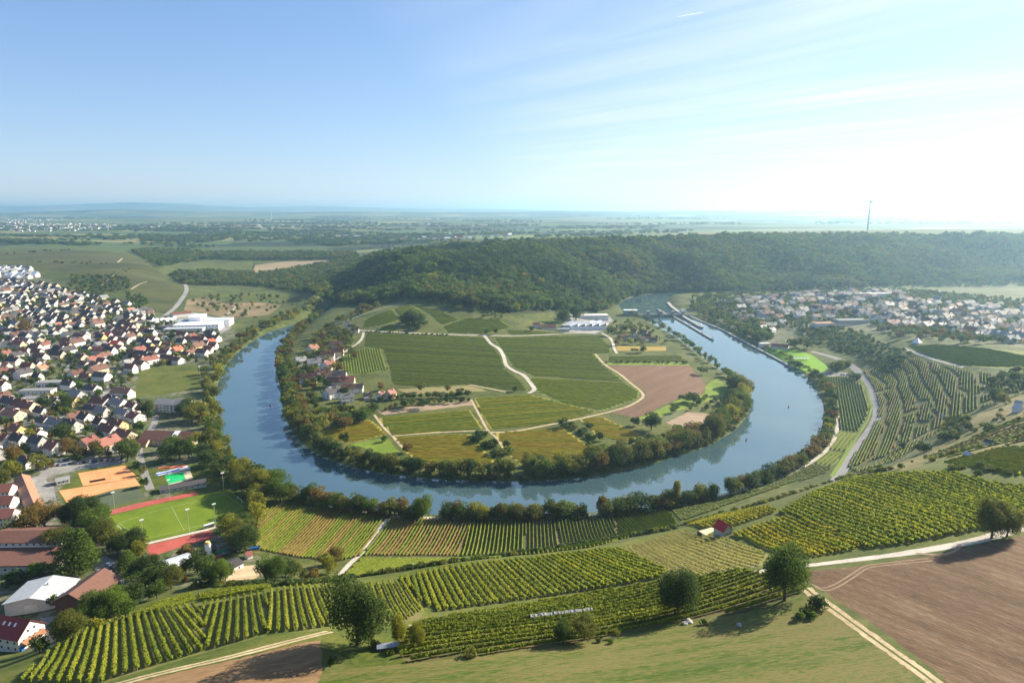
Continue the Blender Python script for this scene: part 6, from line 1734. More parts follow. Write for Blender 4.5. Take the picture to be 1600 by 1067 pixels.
houses_px([(1170, 515), (1215, 512), (1215, 528), (1190, 530)], 20, 20, .7, [("red", 1), ("grey", 2)], WL, [1, 3], .8)
# far towns on the plain
for poly, su in (([(-20, 347), (180, 352), (175, 361), (-20, 363)], 58), ([(380, 352), (560, 354), (540, 358), (400, 357)], 90), ([(520, 369), (600, 371), (700, 372), (800, 367), (800, 371), (700, 376), (560, 376)], 48), ([(215, 353), (250, 352), (260, 357), (220, 358)], 60), ([(660, 347), (730, 349), (720, 353), (670, 353)], 70), ([(0, 342), (100, 344), (60, 349), (0, 349)], 90)):
    houses_px(poly, su, su * 1.3, .2, [("grey", 3), ("white", 2), ("brown", 2), ("red", 1)], [("white", 1)], [3], .42, .45)

# parked cars
CARCOL = {"black": (.015, .016, .018), "silver": (.42, .43, .44), "white": (.75, .75, .74), "blue": (.03, .07, .20), "red": (.30, .02, .02), "grey": (.14, .145, .15)}
CARM = {k: plain_mat("car_paint_" + k, c, .25, .05, 1.0, .2, .6) for k, c in CARCOL.items()}
M_TYRE = plain_mat("tyre_rubber", (.02, .02, .02), .9)
_g = G()
prof = [(-2.1, .45), (-2.1, .85), (-1.25, .95), (-.75, 1.42), (.75, 1.45), (1.35, .98), (2.15, .80), (2.15, .40)]
for i in range(len(prof)):
    p, q = prof[i], prof[(i + 1) % len(prof)]
    _g.quad((p[0], -.85, p[1]), (q[0], -.85, q[1]), (q[0], .85, q[1]), (p[0], .85, p[1]), m=1 if i in (2, 4) else 0)
_g.quad(*[(a, -.85, b) for a, b in prof][::-1]).quad(*[(a, .85, b) for a, b in prof])
for sy in (-.853, .853): _g.quad((-1.1, sy, .98), (1.15, sy, 1.0), (.7, sy, 1.36), (-.72, sy, 1.34), m=1)
CAR_BODY = _g.mesh("car_body", [CARM["black"], M_GLASS])
_g = G(); V_, F_ = tube((0, -.12, 0), (0, .12, 0), .34, .34, 12); _g.v = [tuple(v) for v in V_]; _g.f = [tuple(map(int, f)) for f in F_] + [tuple(range(11, -1, -1)), tuple(range(12, 24))]; _g.m = [0] * 14
CAR_WHEEL = _g.mesh("wheel", [M_TYRE])
CARS = []
def cars_px(p, q, n, turn, jit=.4, keep=1.0):
    a, b = at(*p), at(*q); th = math.atan2(b[1] - a[1], b[0] - a[0])
    for i in range(n):
        if rnd.random() > keep: continue
        c = a + (b - a) * (i + .5) / n
        CARS.append((c[0] + rnd.uniform(-jit, jit), c[1] + rnd.uniform(-jit, jit), th + turn + (PI if rnd.random() < .4 else 0), pick([("black", 4), ("grey", 3), ("silver", 3), ("white", 2), ("blue", 1.5), ("red", .8)])))
cars_px((84, 728), (192, 717), 24, PI / 2, .4, .9)
cars_px((88, 721), (150, 714), 12, PI / 2, .4, .6)
cars_px((74, 775), (84, 800), 6, PI / 2, .4, .8)
cars_px((170, 880), (186, 900), 4, .3, .8, .9)
cars_px((1276, 586), (1300, 585), 5, PI / 2, .6, .8)
cars_px((1312, 586), (1326, 586), 3, PI / 2, .6, .9)
cars_px((322, 872), (372, 862), 9, .4, 2, .7)
cars_px((290, 640), (300, 648), 2, .4, 2, 1)
cars_px((240, 527), (300, 545), 10, .4, 2, .6)
cars_px((246, 655), (220, 700), 5, 0, .8, .6)
for rk in ("vill4", "vill5", "vill6"):
    ln = ROADS[rk]
    for i in range(3, len(ln) - 2, 2):
        d = ln[i + 1] - ln[i]; L_ = np.hypot(*d); d = d / L_
        sd = rnd.choice((-2.0, 2.0))
        CARS.append((ln[i][0] - d[1] * sd, ln[i][1] + d[0] * sd, math.atan2(d[1], d[0]), pick([("black", 4), ("grey", 3), ("silver", 3), ("white", 2), ("blue", 1.5), ("red", .8)])))

for hh in HOUSES:
    if hh[1] > 3000: hh[3] = 3
HX = np.array([(q[0], q[1]) for q in HOUSES])
for q in HOUSES: q.append(h(q[0], q[1]))
hkey = lambda q: px_height(q[0], q[1], q[7], SIZES[q[3]][3]) if in_frame(q[0], q[1], q[7]) else 0
HOUSES.sort(key=hkey, reverse=True)
IND = [q for q in HOUSES if hkey(q) > 0][:296]
RESTH = [q for q in HOUSES[len(IND):] if in_frame(q[0], q[1], q[7], 260)]
print("houses", len(HOUSES), "single", len(IND))
# ------------------------------------------------------------------ vines
ORD = ["first", "second", "third", "fourth", "fifth", "sixth", "seventh", "eighth", "ninth", "tenth", "eleventh", "twelfth", "thirteenth", "fourteenth", "fifteenth", "sixteenth", "seventeenth", "eighteenth", "nineteenth", "twentieth"]
def ordinal(i):
    if i < 20: return ORD[i]
    tens = {2: "twenty", 3: "thirty", 4: "forty", 5: "fifty", 6: "sixty", 7: "seventy", 8: "eighty", 9: "ninety"}
    t, u = divmod(i + 1, 10)
    if u == 0: return {2: "twentieth", 3: "thirtieth", 4: "fortieth", 5: "fiftieth", 6: "sixtieth", 7: "seventieth", 8: "eightieth", 9: "ninetieth"}[t]
    return tens[t] + "-" + ORD[u - 1]

VINE = {
 "fresh": leaf_material("vine_leaves_fresh", (0.106, 0.144, 0.013), (0.194, 0.231, 0.018), (0.338, 0.338, 0.031), .45),
 "olive": leaf_material("vine_leaves_olive", (0.094, 0.131, 0.015), (0.163, 0.206, 0.022), (0.275, 0.294, 0.037), .44),
 "gold": leaf_material("vine_leaves_gold", (.150, .160, .014), (.250, .245, .018), (.400, .350, .028), .42),
 "dark": leaf_material("vine_leaves_dark", (0.069, 0.098, 0.015), (0.106, 0.138, 0.021), (0.150, 0.181, 0.031), .35),
 "ochre": leaf_material("vine_leaves_ochre", (.19, .155, .018), (.28, .225, .024), (.37, .29, .036), .4),
 "young": leaf_material("vine_leaves_young", (0.200, 0.200, 0.037), (0.300, 0.288, 0.056), (0.413, 0.375, 0.075), .4),
 "brown": leaf_material("vine_leaves_brown", (0.119, 0.094, 0.027), (0.200, 0.156, 0.037), (0.288, 0.225, 0.056), .35),
}
M_POST = plain_mat("vine_post", (.22, .19, .15), .9, .2, 2.0)

def row_lines(px, p, q, spacing, step=1.0, jitter=.0, minlen=4):
    """lines of the rows of a block: world polygon cut by parallels to the direction p->q"""
    poly = poly_at(px, 8)
    a, b = at(*p), at(*q); d = (b - a) / np.linalg.norm(b - a); nv = np.array((-d[1], d[0]))
    s = poly @ nv; u = poly @ d
    out = []
    for o in np.arange(s.min() + spacing * .5, s.max(), spacing):
        t = np.arange(u.min(), u.max(), step)
        P = d * t[:, None] + nv * o
        ok = inside(poly, P[:, 0], P[:, 1])
        if not ok.any(): continue
        idx = np.flatnonzero(ok); cuts = np.split(idx, np.flatnonzero(np.diff(idx) > 1) + 1)
        for c in cuts:
            if len(c) * step >= minlen: out.append(P[c])
    return out

def vine_row(P, per_m, hgt, wid, size, rs, core=1.0, gap=.0):
    """leafy wall along the line P: leaf quads, an uneven dense middle, trunks"""
    seg = np.concatenate([[0], np.cumsum(np.linalg.norm(np.diff(P, axis=0), axis=1))]); Lg = seg[-1]
    n = int(Lg * per_m)
    t = rs.rand(n) * Lg
    hh = hgt * (.88 + .10 * np.sin(t * 2.1 + rs.rand() * 9) * rs.rand(n)) * (.90 + .2 * np.interp(t, np.arange(0, Lg + 2.6, 2.5), rs.rand(len(np.arange(0, Lg + 2.6, 2.5)))))
    x = np.interp(t, seg, P[:, 0]); y = np.interp(t, seg, P[:, 1])
    d = (P[-1] - P[0]) / max(Lg, .1); nv = np.array((-d[1], d[0]))
    v = rs.rand(n) ** .8
    off = (rs.rand(n) * 2 - 1) * wid * (.5 + .5 * np.sin(v * 2.6 + .3))
    off = off + .16 * np.sin(t * .9 + rs.rand() * 9) + .10 * np.sin(t * 2.3 + rs.rand() * 9)
    x = x + nv[0] * off; y = y + nv[1] * off
    keep = np.interp(t, np.arange(0, Lg + 2.9, 1.4), rs.rand(len(np.arange(0, Lg + 2.9, 1.4)))) > .03
    c0 = (P[0] + P[-1]) / 2; z0 = h(*c0)
    z = H(x, y) - z0 + hgt * .28 + (hh - hgt * .28) * v
    x, y, z, t, off = x[keep], y[keep], z[keep], t[keep], off[keep]; n = len(x)
    p = np.stack([x - c0[0], y - c0[1], z], 1)
    nrm = unit(np.stack([nv[0] * np.sign(off), nv[1] * np.sign(off), .5 + 0 * off], 1) + rs.randn(n, 3) * .7)
    tt = unit(np.cross(nrm, rs.randn(n, 3))); b = np.cross(nrm, tt); s = size * (.6 + .8 * rs.rand(n))[:, None]
    V = np.stack([p - tt * s - b * s, p + tt * s - b * s * .8, p + tt * s * .8 + b * s, p - tt * s + b * s * .9], 1).reshape(-1, 3)
    Fq = np.arange(4 * n).reshape(n, 4); tone = np.clip(.40 * np.interp(t, np.arange(0, Lg + 6.1, 6.0), rs.rand(len(np.arange(0, Lg + 6.1, 6.0)))) + .15 * np.interp(t, np.arange(0, Lg + 1.6, 1.5), rs.rand(len(np.arange(0, Lg + 1.6, 1.5)))) + .45 * rs.rand(n), 0, 1); mi = np.zeros(n, int)
    if core:
        k = np.arange(0, Lg + .01, 1.1); m = len(k)
        if m > 2:
            kx, ky = np.interp(k, seg, P[:, 0]), np.interp(k, seg, P[:, 1]); kz = H(kx, ky) - z0
            hh2 = hgt * (.62 + .25 * rs.rand(m)) * (core + 1) / 2; ww = wid * (.35 + .35 * rs.rand(m)) * core
            ring = [np.stack([kx - c0[0] + nv[0] * sg * w_, ky - c0[1] + nv[1] * sg * w_, kz + zz], 1) for sg, w_, zz in ((-1, ww, hgt * .3), (-1, ww * .8, hh2 * .8), (0, ww, hh2), (1, ww * .8, hh2 * .8), (1, ww, hgt * .3))]
            CV = np.stack(ring, 1).reshape(-1, 3); o = len(V)
            cf = np.array([(i * 5 + j, (i + 1) * 5 + j, (i + 1) * 5 + j + 1, i * 5 + j + 1) for i in range(m - 1) for j in range(4)]) + o
            V = np.concatenate([V, CV]); Fq = np.concatenate([Fq, cf]); tone = np.concatenate([tone, .25 * rs.rand(len(cf))]); mi = np.concatenate([mi, np.zeros(len(cf), int)])
    parts = []
    for k in np.arange(.5, Lg, 4.5):
        kx, ky = np.interp(k, seg, P[:, 0]), np.interp(k, seg, P[:, 1]); kz = h(kx, ky) - z0
        parts.append(tube((kx - c0[0], ky - c0[1], kz - .3), (kx - c0[0], ky - c0[1], kz + hgt * 1.0), .05, .05, 3))
    if parts:
        pv, pf = join_parts(parts); o = len(V)
        V = np.concatenate([V, pv]); Fq = np.concatenate([Fq, pf + o]); tone = np.concatenate([tone, np.zeros(len(pf))]); mi = np.concatenate([mi, np.ones(len(pf), int)])
    return V, Fq, tone, mi, c0, z0

VROWS = []
def vine_block(block, ref, px, p, q, spacing, mats, per_m=12, hgt=1.9, wid=.42, size=.2, sort=0, seed=1, minlen=6):
    rs = np.random.RandomState(seed)
    L = row_lines(px, p, q, spacing, 1.0, 0, minlen)
    L = [P for P in L if in_frame(*P[len(P) // 2], h(*P[len(P) // 2]), 0) or in_frame(*P[0], h(*P[0]), 0) or in_frame(*P[-1], h(*P[-1]), 0)]
    keyf = (lambda P: px_of(*P[len(P) // 2], h(*P[len(P) // 2]))[0]) if sort == 0 else (lambda P: -px_of(*P[len(P) // 2], h(*P[len(P) // 2]))[1])
    L.sort(key=keyf)
    for i, P in enumerate(L):
        V, Fq, tone, mi, c0, z0 = vine_row(P, per_m, hgt, wid, size, rs, .45 if per_m == 8 else 1.0)
        mt = mats[rs.randint(len(mats))]
        me = tone_mesh("vine_row", V, Fq, tone, [VINE[mt], M_POST], mi)
        o = link(bpy.data.objects.new("vine_row", me)); o.location = (c0[0], c0[1], z0)
        tag(o, f"{ordinal(i)} vine row counted from {ref} in {block}", "vine row", "vine rows on the slopes in front")
    VROWS.append((block, len(L)))

H1A = [(28, 1067), (75, 1022), (122, 990), (200, 962), (250, 952), (313, 944), (318, 975), (322, 1016), (250, 1038), (180, 1058), (152, 1071)]
H1B = [(316, 944), (360, 936), (418, 924), (418, 988), (372, 1003), (324, 1016)]
H1C = [(420, 923), (470, 917), (520, 916), (520, 978), (470, 986), (420, 989)]
H2 = [(545, 916), (600, 911), (640, 909), (655, 930), (662, 953), (640, 968), (600, 970), (560, 974)]
vine_block("the plot above the farmhouse", "the village end", H1A, (217, 972), (233, 1040), 2.5, ["fresh", "fresh", "olive"], 22, 2.0, .45, .19, 0, 1)
vine_block("the leaning block", "the village end", H1B, (349, 941), (337, 1010), 2.5, ["fresh"], 22, 2.0, .40, .18, 0, 2)
vine_block("the upright block", "the village end", H1C, (447, 922), (453, 985), 2.4, ["fresh"], 22, 2.0, .40, .18, 0, 3)
vine_block("the fanned block", "the walnut side", H2, (590, 915), (612, 965), 2.5, ["fresh", "fresh", "olive"], 20, 2.0, .42, .18, 0, 4)
vine_block("the leafy block on the brow", "the walnut side", H3, (820, 880), (880, 927), 2.5, ["olive", "fresh", "fresh"], 17, 1.9, .68, .23, 0, 5)
vine_block("the stepped terraces", "the stubble field", H4, (700, 1002), (1100, 935), 3.4, ["olive", "fresh", "fresh"], 16, 1.8, .55, .20, 1, 6)
vine_block("the young vineyard", "the walnut side", H5, (1000, 850), (1090, 900), 2.6, ["young"], 8, 1.3, .30, .17, 0, 7)
vine_block("the strip behind the hut", "the walnut side", H6A, (1075, 818), (1130, 826), 2.3, ["gold"], 9, 1.9, .6, .24, 0, 8)
vine_block("the golden block", "the red hut", H6B, (1190, 822), (1290, 864), 2.3, ["gold", "fresh", "gold"], 13, 1.9, .62, .23, 0, 9)
vine_block("the big hilltop vineyard", "the pale lane", H7, (1280, 782), (1430, 838), 2.35, ["fresh", "fresh", "olive"], 15, 1.9, .72, .24, 1, 10)
FRINGE = [(300, 935), (360, 926), (440, 917), (440, 922), (360, 934), (305, 943)]
vine_block("the short back fringe", "the village end", [(205, 962), (250, 942), (300, 927), (308, 940), (255, 951), (212, 968)], (215, 962), (300, 932), 2.3, ["fresh"], 15, 1.8, .6, .2, 0, 12)
vine_block("the hedge fringe", "the village end", [(308, 930), (360, 920), (425, 915), (425, 920), (365, 931), (310, 941)], (312, 934), (420, 917), 2.2, ["fresh"], 15, 1.8, .6, .2, 0, 13)
print("vine rows", VROWS, sum(n for _, n in VROWS))

# all farther rows: one mass
vk = {k: i for i, k in enumerate(VINE)}
_vV, _vF, _vT, _vM, _vo = [], [], [], [], 0
def far_rows(px, p, q, spacing, mat, hgt=1.7, wid=.45, step=2.0, seed=1, mats=None, gap=0.0, rough=.35):
    global _vo
    rs = np.random.RandomState(seed)
    for P in row_lines(px, p, q, spacing, step, 0, 4):
        if gap and rs.rand() < gap: continue
        m = len(P)
        d = unit(P[-1] - P[0]); nv = np.array((-d[1], d[0]))
        z = H(P[:, 0], P[:, 1]); hh = hgt * (1 - rough * rs.rand(m)); w = wid * (1 - rough * rs.rand(m)); o = (rs.rand(m) - .5) * .25
        ring = [np.stack([P[:, 0] + nv[0] * (sg * w * kk + o), P[:, 1] + nv[1] * (sg * w * kk + o), z + zz], 1) for sg, kk, zz in ((-1, 1, 0 * hh - .1), (-1, .9, hh * .72), (.1, 1, hh), (1, .9, hh * .72), (1, 1, 0 * hh - .1))]
        V = np.stack(ring, 1).reshape(-1, 3)
        f = np.array([(i * 5 + j, (i + 1) * 5 + j, (i + 1) * 5 + j + 1, i * 5 + j + 1) for i in range(m - 1) for j in range(4)])
        if len(f) == 0: continue
        _vV.append(V); _vF.append(f + _vo); _vo += len(V)
        mt = mats[rs.randint(len(mats))] if mats else mat
        _vT.append(np.clip(.25 + .3 * rs.rand() + .45 * np.repeat(rs.rand(m - 1), 4), 0, 1)); _vM.append(np.full(len(f), vk[mt]))
far_rows(R1, (605, 810), (545, 882), 2.0, "olive", 1.7, .38, 1.2, 1, ["olive", "olive", "brown"])
far_rows(R2, (627, 812), (586, 867), 2.1, "brown", 1.7, .36, 1.2, 2, ["olive", "brown"])
far_rows(R3, (778, 812), (769, 869), 2.4, "fresh", 1.8, .42, 1.2, 3)
far_rows([R4[0], (872, 809), (875, 861), R4[-1]], (840, 812), (844, 866), 2.3, "olive", 1.7, .38, 1.2, 4)
far_rows([(873, 809), (900, 808), (960, 802), (965, 845), (924, 855), (876, 861)], (893, 808), (918, 852), 2.2, "olive", 1.7, .38, 1.2, 5)
far_rows([(962, 802), (1044, 797), (1060, 820), (1000, 836), (967, 844)], (985, 801), (1024, 830), 2.2, "olive", 1.7, .38, 1.2, 6)
far_rows(R5, (640, 874), (600, 892), 2.2, "olive", 1.6, .38, 1.2, 7)
for i, (nm, lb, px, key) in enumerate(V_STRIP):
    p, q = (((1322, 590), (1338, 670)), ((1325, 676), (1304, 703)), ((1306, 708), (1285, 726)), ((1090, 800), (1270, 740)))[i]
    far_rows(px, p, q, (2.6, 3.6, 3.6, 2.2)[i], ("dark", "fresh", "fresh", "dark")[i], 1.7, .5, 1.6, 20 + i)
for i, (nm, lb, px, key) in enumerate(FARM):
    if nm != "vineyard_ground": continue
    p, q = _dirs.get(key, ((640, 560), (760, 566)))
    mt = {"vine_dark": "dark", "vine_green": "dark", "vine_light": "olive", "vine_yellow": "olive", "vine_gold": "ochre", "vine_mid": "olive"}[key]
    if "small vineyard plot" in lb: p, q = (565, 548), (572, 584)
    far_rows(px, p, q, 3.4 if key == "vine_mid" else 2.6, mt, .95, 1.12, 4.0, 40 + i, {"vine_green": ["dark", "olive"], "vine_gold": ["ochre", "ochre", "gold"], "vine_dark": ["dark", "dark", "olive"], "vine_light": ["olive", "fresh"], "vine_yellow": ["olive", "gold"]}.get(key))
far_rows([(1416, 541), (1470, 539), (1540, 545), (1620, 560), (1620, 574), (1560, 573), (1500, 570), (1450, 555)], (1430, 548), (1560, 560), 2.6, "olive", 1.6, .5, 3, 60)
far_rows(H8, (1490, 722), (1620, 748), 2.2, "gold", 1.8, .6, 1.6, 61, ["gold", "fresh", "gold"], rough=.5)
far_rows([(1440, 718), (1500, 694), (1560, 664), (1640, 640), (1640, 684), (1560, 697), (1480, 716)], (1450, 716), (1600, 672), 3.2, 'olive', 1.7, .6, 1.6, 62, ['olive', 'fresh', 'brown'], .25, .5)
# terraces: short rows running down the slope in steps
rs = np.random.RandomState(9)
for P in row_lines(TERR, (1446, 618), (1434, 668), 2.2, .8, 0, 4):
    z = H(P[:, 0], P[:, 1]); wob = 1.6 * vnoise(P[:, 0], P[:, 1], 24, 6)
    on = (np.mod(z + wob, 6.0) > 1.3) & (vnoise(P[:, 0], P[:, 1], 18, 7) > -.55)
    idx = np.flatnonzero(on)
    if len(idx) < 4: continue
    for c in np.split(idx, np.flatnonzero(np.diff(idx) > 1) + 1):
        if len(c) < 4: continue
        Q = P[c[::2]]; m = len(Q)
        if m < 2: continue
        d = unit(Q[-1] - Q[0]); nv = np.array((-d[1], d[0])); zz = H(Q[:, 0], Q[:, 1]); hh = 1.8 * (.6 + .5 * rs.rand(m)); w = .50 * (.6 + .7 * rs.rand(m))
        ring = [np.stack([Q[:, 0] + nv[0] * sg * w, Q[:, 1] + nv[1] * sg * w, zz + k], 1) for sg, k in ((-1, 0 * hh - .1), (-.9, hh * .75), (.1, hh), (.9, hh * .75), (1, 0 * hh - .1))]
        f = np.array([(a * 5 + j_, (a + 1) * 5 + j_, (a + 1) * 5 + j_ + 1, a * 5 + j_ + 1) for a in range(m - 1) for j_ in range(4)])
        _vV.append(np.stack(ring, 1).reshape(-1, 3)); _vF.append(f + _vo); _vo += 5 * m
        _vT.append(np.repeat(np.clip(.2 + .8 * rs.rand(m - 1), 0, 1), 4)); _vM.append(np.full(len(f), vk[("olive", "fresh", "brown", "olive")[rs.randint(4)]]))
me = tone_mesh("far_vine_rows", np.concatenate(_vV), np.concatenate(_vF), np.concatenate(_vT), [VINE[k] for k in VINE], np.concatenate(_vM))
tag(link(bpy.data.objects.new("far_vines", me)), "countless rows of vines in the riverside, tongue and terrace vineyards", None, None, "stuff")
# ------------------------------------------------------------------ planting: the largest trees as things of their own, the rest as one woodland
LANDMARKS = {
 "the tennis courts": (160, 755), "the football pitch": (270, 810), "the outdoor pool": (272, 750), "the brown roofed sports hall": (270, 678), "the white factory halls": (300, 508), "the green village meadow": (262, 595),
 "the dark barn": (142, 915), "the long brown hall": (45, 885), "the builders sheds": (300, 880), "the red roofed farmhouse": (25, 990), "the school blocks": (66, 618), "the village car park": (120, 720), "the twin apartment blocks": (276, 635),
 "the straight pale lane": (566, 862), "the yellow poplar": (1056, 790), "the hill road bend": (1368, 640), "the red hut": (1128, 832), "the golden vineyard at the tip": (690, 712), "the ploughed field in the bend": (1040, 605), "the riverside gardens": (1090, 655),
 "the hamlet in the bend": (515, 570), "the weir": (1010, 494), "the big walnut tree": (560, 1000), "the lime green playing field": (1245, 562), "the small vineyard wedge": (950, 675), "the corner of the river bend": (420, 760), "the orchard below the hamlet": (650, 635), "the narrow river reach upstream": (470, 500),
 "the farm track fork": (1258, 910), "the headland": (395, 830), "the white net": (880, 960), "the terraced spur": (1450, 620), "the wood edge lane": (590, 485), "the river path end": (1250, 730), "the green vineyard centre": (860, 560)}
LANDXY = {k: at(*p) for k, p in LANDMARKS.items()}
def locate(items):
    """items: (description, x, y) -> one label each, told apart by the landmark they stand round and their order outward from it"""
    near = []
    for d, x, y in items:
        k = min(LANDXY, key=lambda n: (LANDXY[n][0] - x) ** 2 + (LANDXY[n][1] - y) ** 2)
        near.append((d, k, math.hypot(LANDXY[k][0] - x, LANDXY[k][1] - y)))
    groups = {}
    for i, (d, k, r) in enumerate(near): groups.setdefault((d, k), []).append((r, i))
    out = [None] * len(items)
    for (d, k), L in groups.items():
        L.sort()
        for n, (r, i) in enumerate(L):
            out[i] = f"{d} by {k}" if len(L) == 1 else f"{d}, {ordinal(n)} out from {k}"
    return out

COLNAME = {"green": "green", "dark": "dark green", "olive": "olive green", "yellow": "yellow green", "rust": "rusty brown"}
SHAPENAME = {"broad": "round", "spread": "wide crowned", "tall": "slim", "conifer": "pointed", "bush": "low"}

def build_plants(lst, limit, name, cat, group):
    for t in lst: t.append(h(t[0], t[1]))
    key = lambda t: px_height(t[0], t[1], t[7], t[2])
    order = sorted(range(len(lst)), key=lambda i: -(1e6 if lst[i][6] else 0) - key(lst[i]) * (1 if in_frame(lst[i][0], lst[i][1], lst[i][7]) else 0))
    pickd = [i for i in order if in_frame(lst[i][0], lst[i][1], lst[i][7])][:limit]
    hs = sorted(lst[i][2] for i in pickd)
    lo, hi = hs[len(hs) // 3], hs[2 * len(hs) // 3]
    desc = []
    for i in pickd:
        x, y, hg, sh, co, wd, lb, z = lst[i]
        size = "small" if hg < lo else "tall" if hg > hi else "medium"
        if sh == "tall" and size == "tall": size = "high"
        desc.append((f"{size} {COLNAME[co]} {SHAPENAME[sh]} {cat}", x, y))
    labels = locate(desc)
    for n, i in enumerate(pickd):
        x, y, hg, sh, co, wd, lb, z = lst[i]
        p = key(lst[i])
        lod = 0 if p > 34 else 1 if p > 13 else 2
        cm, tm = tree_meshes(sh, lod, n % 3)
        e = link(bpy.data.objects.new(name, None))
        e.empty_display_size = 1
        e.location = (x, y, z - .1)
        e.rotation_euler = (0, 0, rnd.random() * 6.28)
        e.scale = (hg * wd * .92, hg * wd * .92, hg)
        tag(e, lb or labels[n], cat, None if lb else group)
        c = link(bpy.data.objects.new("crown", cm), e)
        c.material_slots[0].link = 'OBJECT'; c.material_slots[0].material = LEAF[co]
        link(bpy.data.objects.new("trunk", tm), e)
    s = set(pickd)
    return [t for i, t in enumerate(lst) if i not in s]

# houses, told apart by roof, wall, size and place
RN = {"red": "red roofed", "brown": "brown roofed", "dark": "dark roofed", "orange": "orange roofed", "grey": "grey roofed", "bright": "bright red roofed", "metal": "metal roofed", "white": "pale roofed"}
SN = ["mid sized", "large", "compact", "long", "low"]
hl = locate([(f"{SN[q[3]]} {RN[q[4]]} {q[5]} house", q[0], q[1]) for q in IND])
for q, lb in zip(IND, hl):
    x, y, th, k, rf, wl_c, label, z = q
    w, l, he, hr = SIZES[k]
    e = thing("house", label or lb, "house", x, y, th - PI / 2, "houses of the valley villages", z)
    wo = link(bpy.data.objects.new("wall", HOUSE_ME[k][0]), e); wo.material_slots[0].link = 'OBJECT'; wo.material_slots[0].material = WALL[wl_c]
    ro = link(bpy.data.objects.new("roof", HOUSE_ME[k][1]), e); ro.material_slots[0].link = 'OBJECT'; ro.material_slots[0].material = ROOF[rf]
    link(bpy.data.objects.new("chimney", HOUSE_ME[k][2]), ro)
    e.scale = (rnd.uniform(.92, 1.3), rnd.uniform(.92, 1.4), rnd.uniform(.9, 1.22))
    if rnd.random() < .4: link(bpy.data.objects.new("dormer", HOUSE_ME[k][3]), ro)
    if rnd.random() < .5: link(bpy.data.objects.new("garage", HOUSE_ME[k][4]), e)
    if hkey(q) > 12.5:
        for s in range(2 if he > 5 else 1):
            for yy in (-l * .28, l * .28):
                for sd in (1, -1): add_window(e, sd * w / 2, yy, 1.6 + s * 2.6, 0 if sd > 0 else PI)
            for xx in (-w * .22, w * .22):
                for sd in (1, -1): add_window(e, xx, sd * l / 2, 1.6 + s * 2.6, sd * PI / 2)
        o = link(bpy.data.objects.new("door", DOOR_ME), e); o.location = (-w / 2, 0, 0); o.rotation_euler = (0, 0, -PI / 2)
# the hundreds of smaller, farther houses
CARS = [c for c in CARS if in_frame(c[0], c[1], h(c[0], c[1]), 0)]
for c, lb in zip(CARS, locate([(f"parked {c[3]} car", c[0], c[1]) for c in CARS])):
    t = thing("car", lb, "car", c[0], c[1], c[2], "cars parked in the village and on the lots")
    b = link(bpy.data.objects.new("body", CAR_BODY), t); b.material_slots[0].link = 'OBJECT'; b.material_slots[0].material = CARM[c[3]]
    for wx in (-1.3, 1.35):
        for wy in (-.78, .78):
            w_ = link(bpy.data.objects.new("wheel", CAR_WHEEL), t); w_.location = (wx, wy, .34)
gs = G(); keys = [("w", k) for k in WALL] + [("r", k) for k in ROOF]
ki = {k: i for i, k in enumerate(keys)}
for q in RESTH:
    x, y, th, k, rf, wl_c, label, z = q
    w, l, he, hr = SIZES[k]
    sc_ = rnd.uniform(.85, 1.2); w, l, he, hr = w * sc_, l * rnd.uniform(.85, 1.3), he * sc_, hr * sc_
    if y > 3000: w, l, he, hr = 12, rnd.uniform(14, 26), 7, 11; wl_c = pick([('grey', 3), ('cream', 2), ('white', 2)])
    g = G(); g.gable(w, l, he, hr, -2, ki[("w", wl_c)]); g.roof(w, l, he, hr, .5, .25, ki[("r", rf)])
    c_, s_ = math.cos(th - PI / 2), math.sin(th - PI / 2); o = len(gs.v)
    gs.v += [(x + a * c_ - b * s_, y + a * s_ + b * c_, z + d) for a, b, d in g.v]
    gs.f += [tuple(i + o for i in f) for f in g.f]; gs.m += g.m
ob = gs.obj("far_houses", [WALL[k] if t_ == "w" else ROOF[k] for t_, k in keys])
tag(ob, "hundreds of small far houses of the hillside, the hazy village and the plain", None, None, "stuff")
# no tree grows through a house
hxy = np.array([(q[0], q[1]) for q in HOUSES])
def clear_of_houses(lst, r):
    P = np.array([(t[0], t[1]) for t in lst]); ok = np.ones(len(P), bool)
    for s in range(0, len(P), 2000):
        d = ((P[s:s + 2000, None] - hxy[None]) ** 2).sum(2).min(1); ok[s:s + 2000] = d > r * r
    for (ax, ay, ar) in AVOID: ok &= (P[:, 0] - ax) ** 2 + (P[:, 1] - ay) ** 2 > (ar * .62) ** 2
    return [t for t, o in zip(lst, ok) if o or t[6]]
for poly, sp_, kp in (([(-160, 735), (-160, 560), (60, 545), (240, 500), (340, 510), (345, 548), (318, 570), (212, 575), (205, 620), (245, 640), (210, 705), (60, 738)], 10, .72), ([(-160, 560), (-160, 445), (40, 440), (110, 452), (235, 488), (240, 500), (165, 515), (60, 545)], 10, .68),
                (([(1105, 480), (1165, 462), (1300, 452), (1400, 452), (1780, 484), (1780, 556), (1500, 530), (1400, 518), (1345, 505), (1240, 506), (1190, 525), (1150, 512)]), 10.5, .8), ([(-20, 900), (60, 900), (60, 960), (-20, 960)], 9, .3), ([(200, 870), (290, 870), (330, 880), (300, 915), (230, 930)], 9, .5)):
    fill_px(poly, sp_, 4, 8.5, [("broad", 4), ("bush", 2), ("conifer", .6)], [("dark", 4), ("green", 3), ("olive", 2), ("rust", 1), ("yellow", .6)], .45, keep=kp)
TREES[:] = clear_of_houses(TREES, 6.5); SHRUBS[:] = clear_of_houses(SHRUBS, 6.0)
rest = build_plants(TREES, 298, "tree", "tree", "trees along the banks, in the gardens and round the fields")
rest += build_plants(SHRUBS, 200, "shrub", "shrub", "shrubs along the banks and field edges")

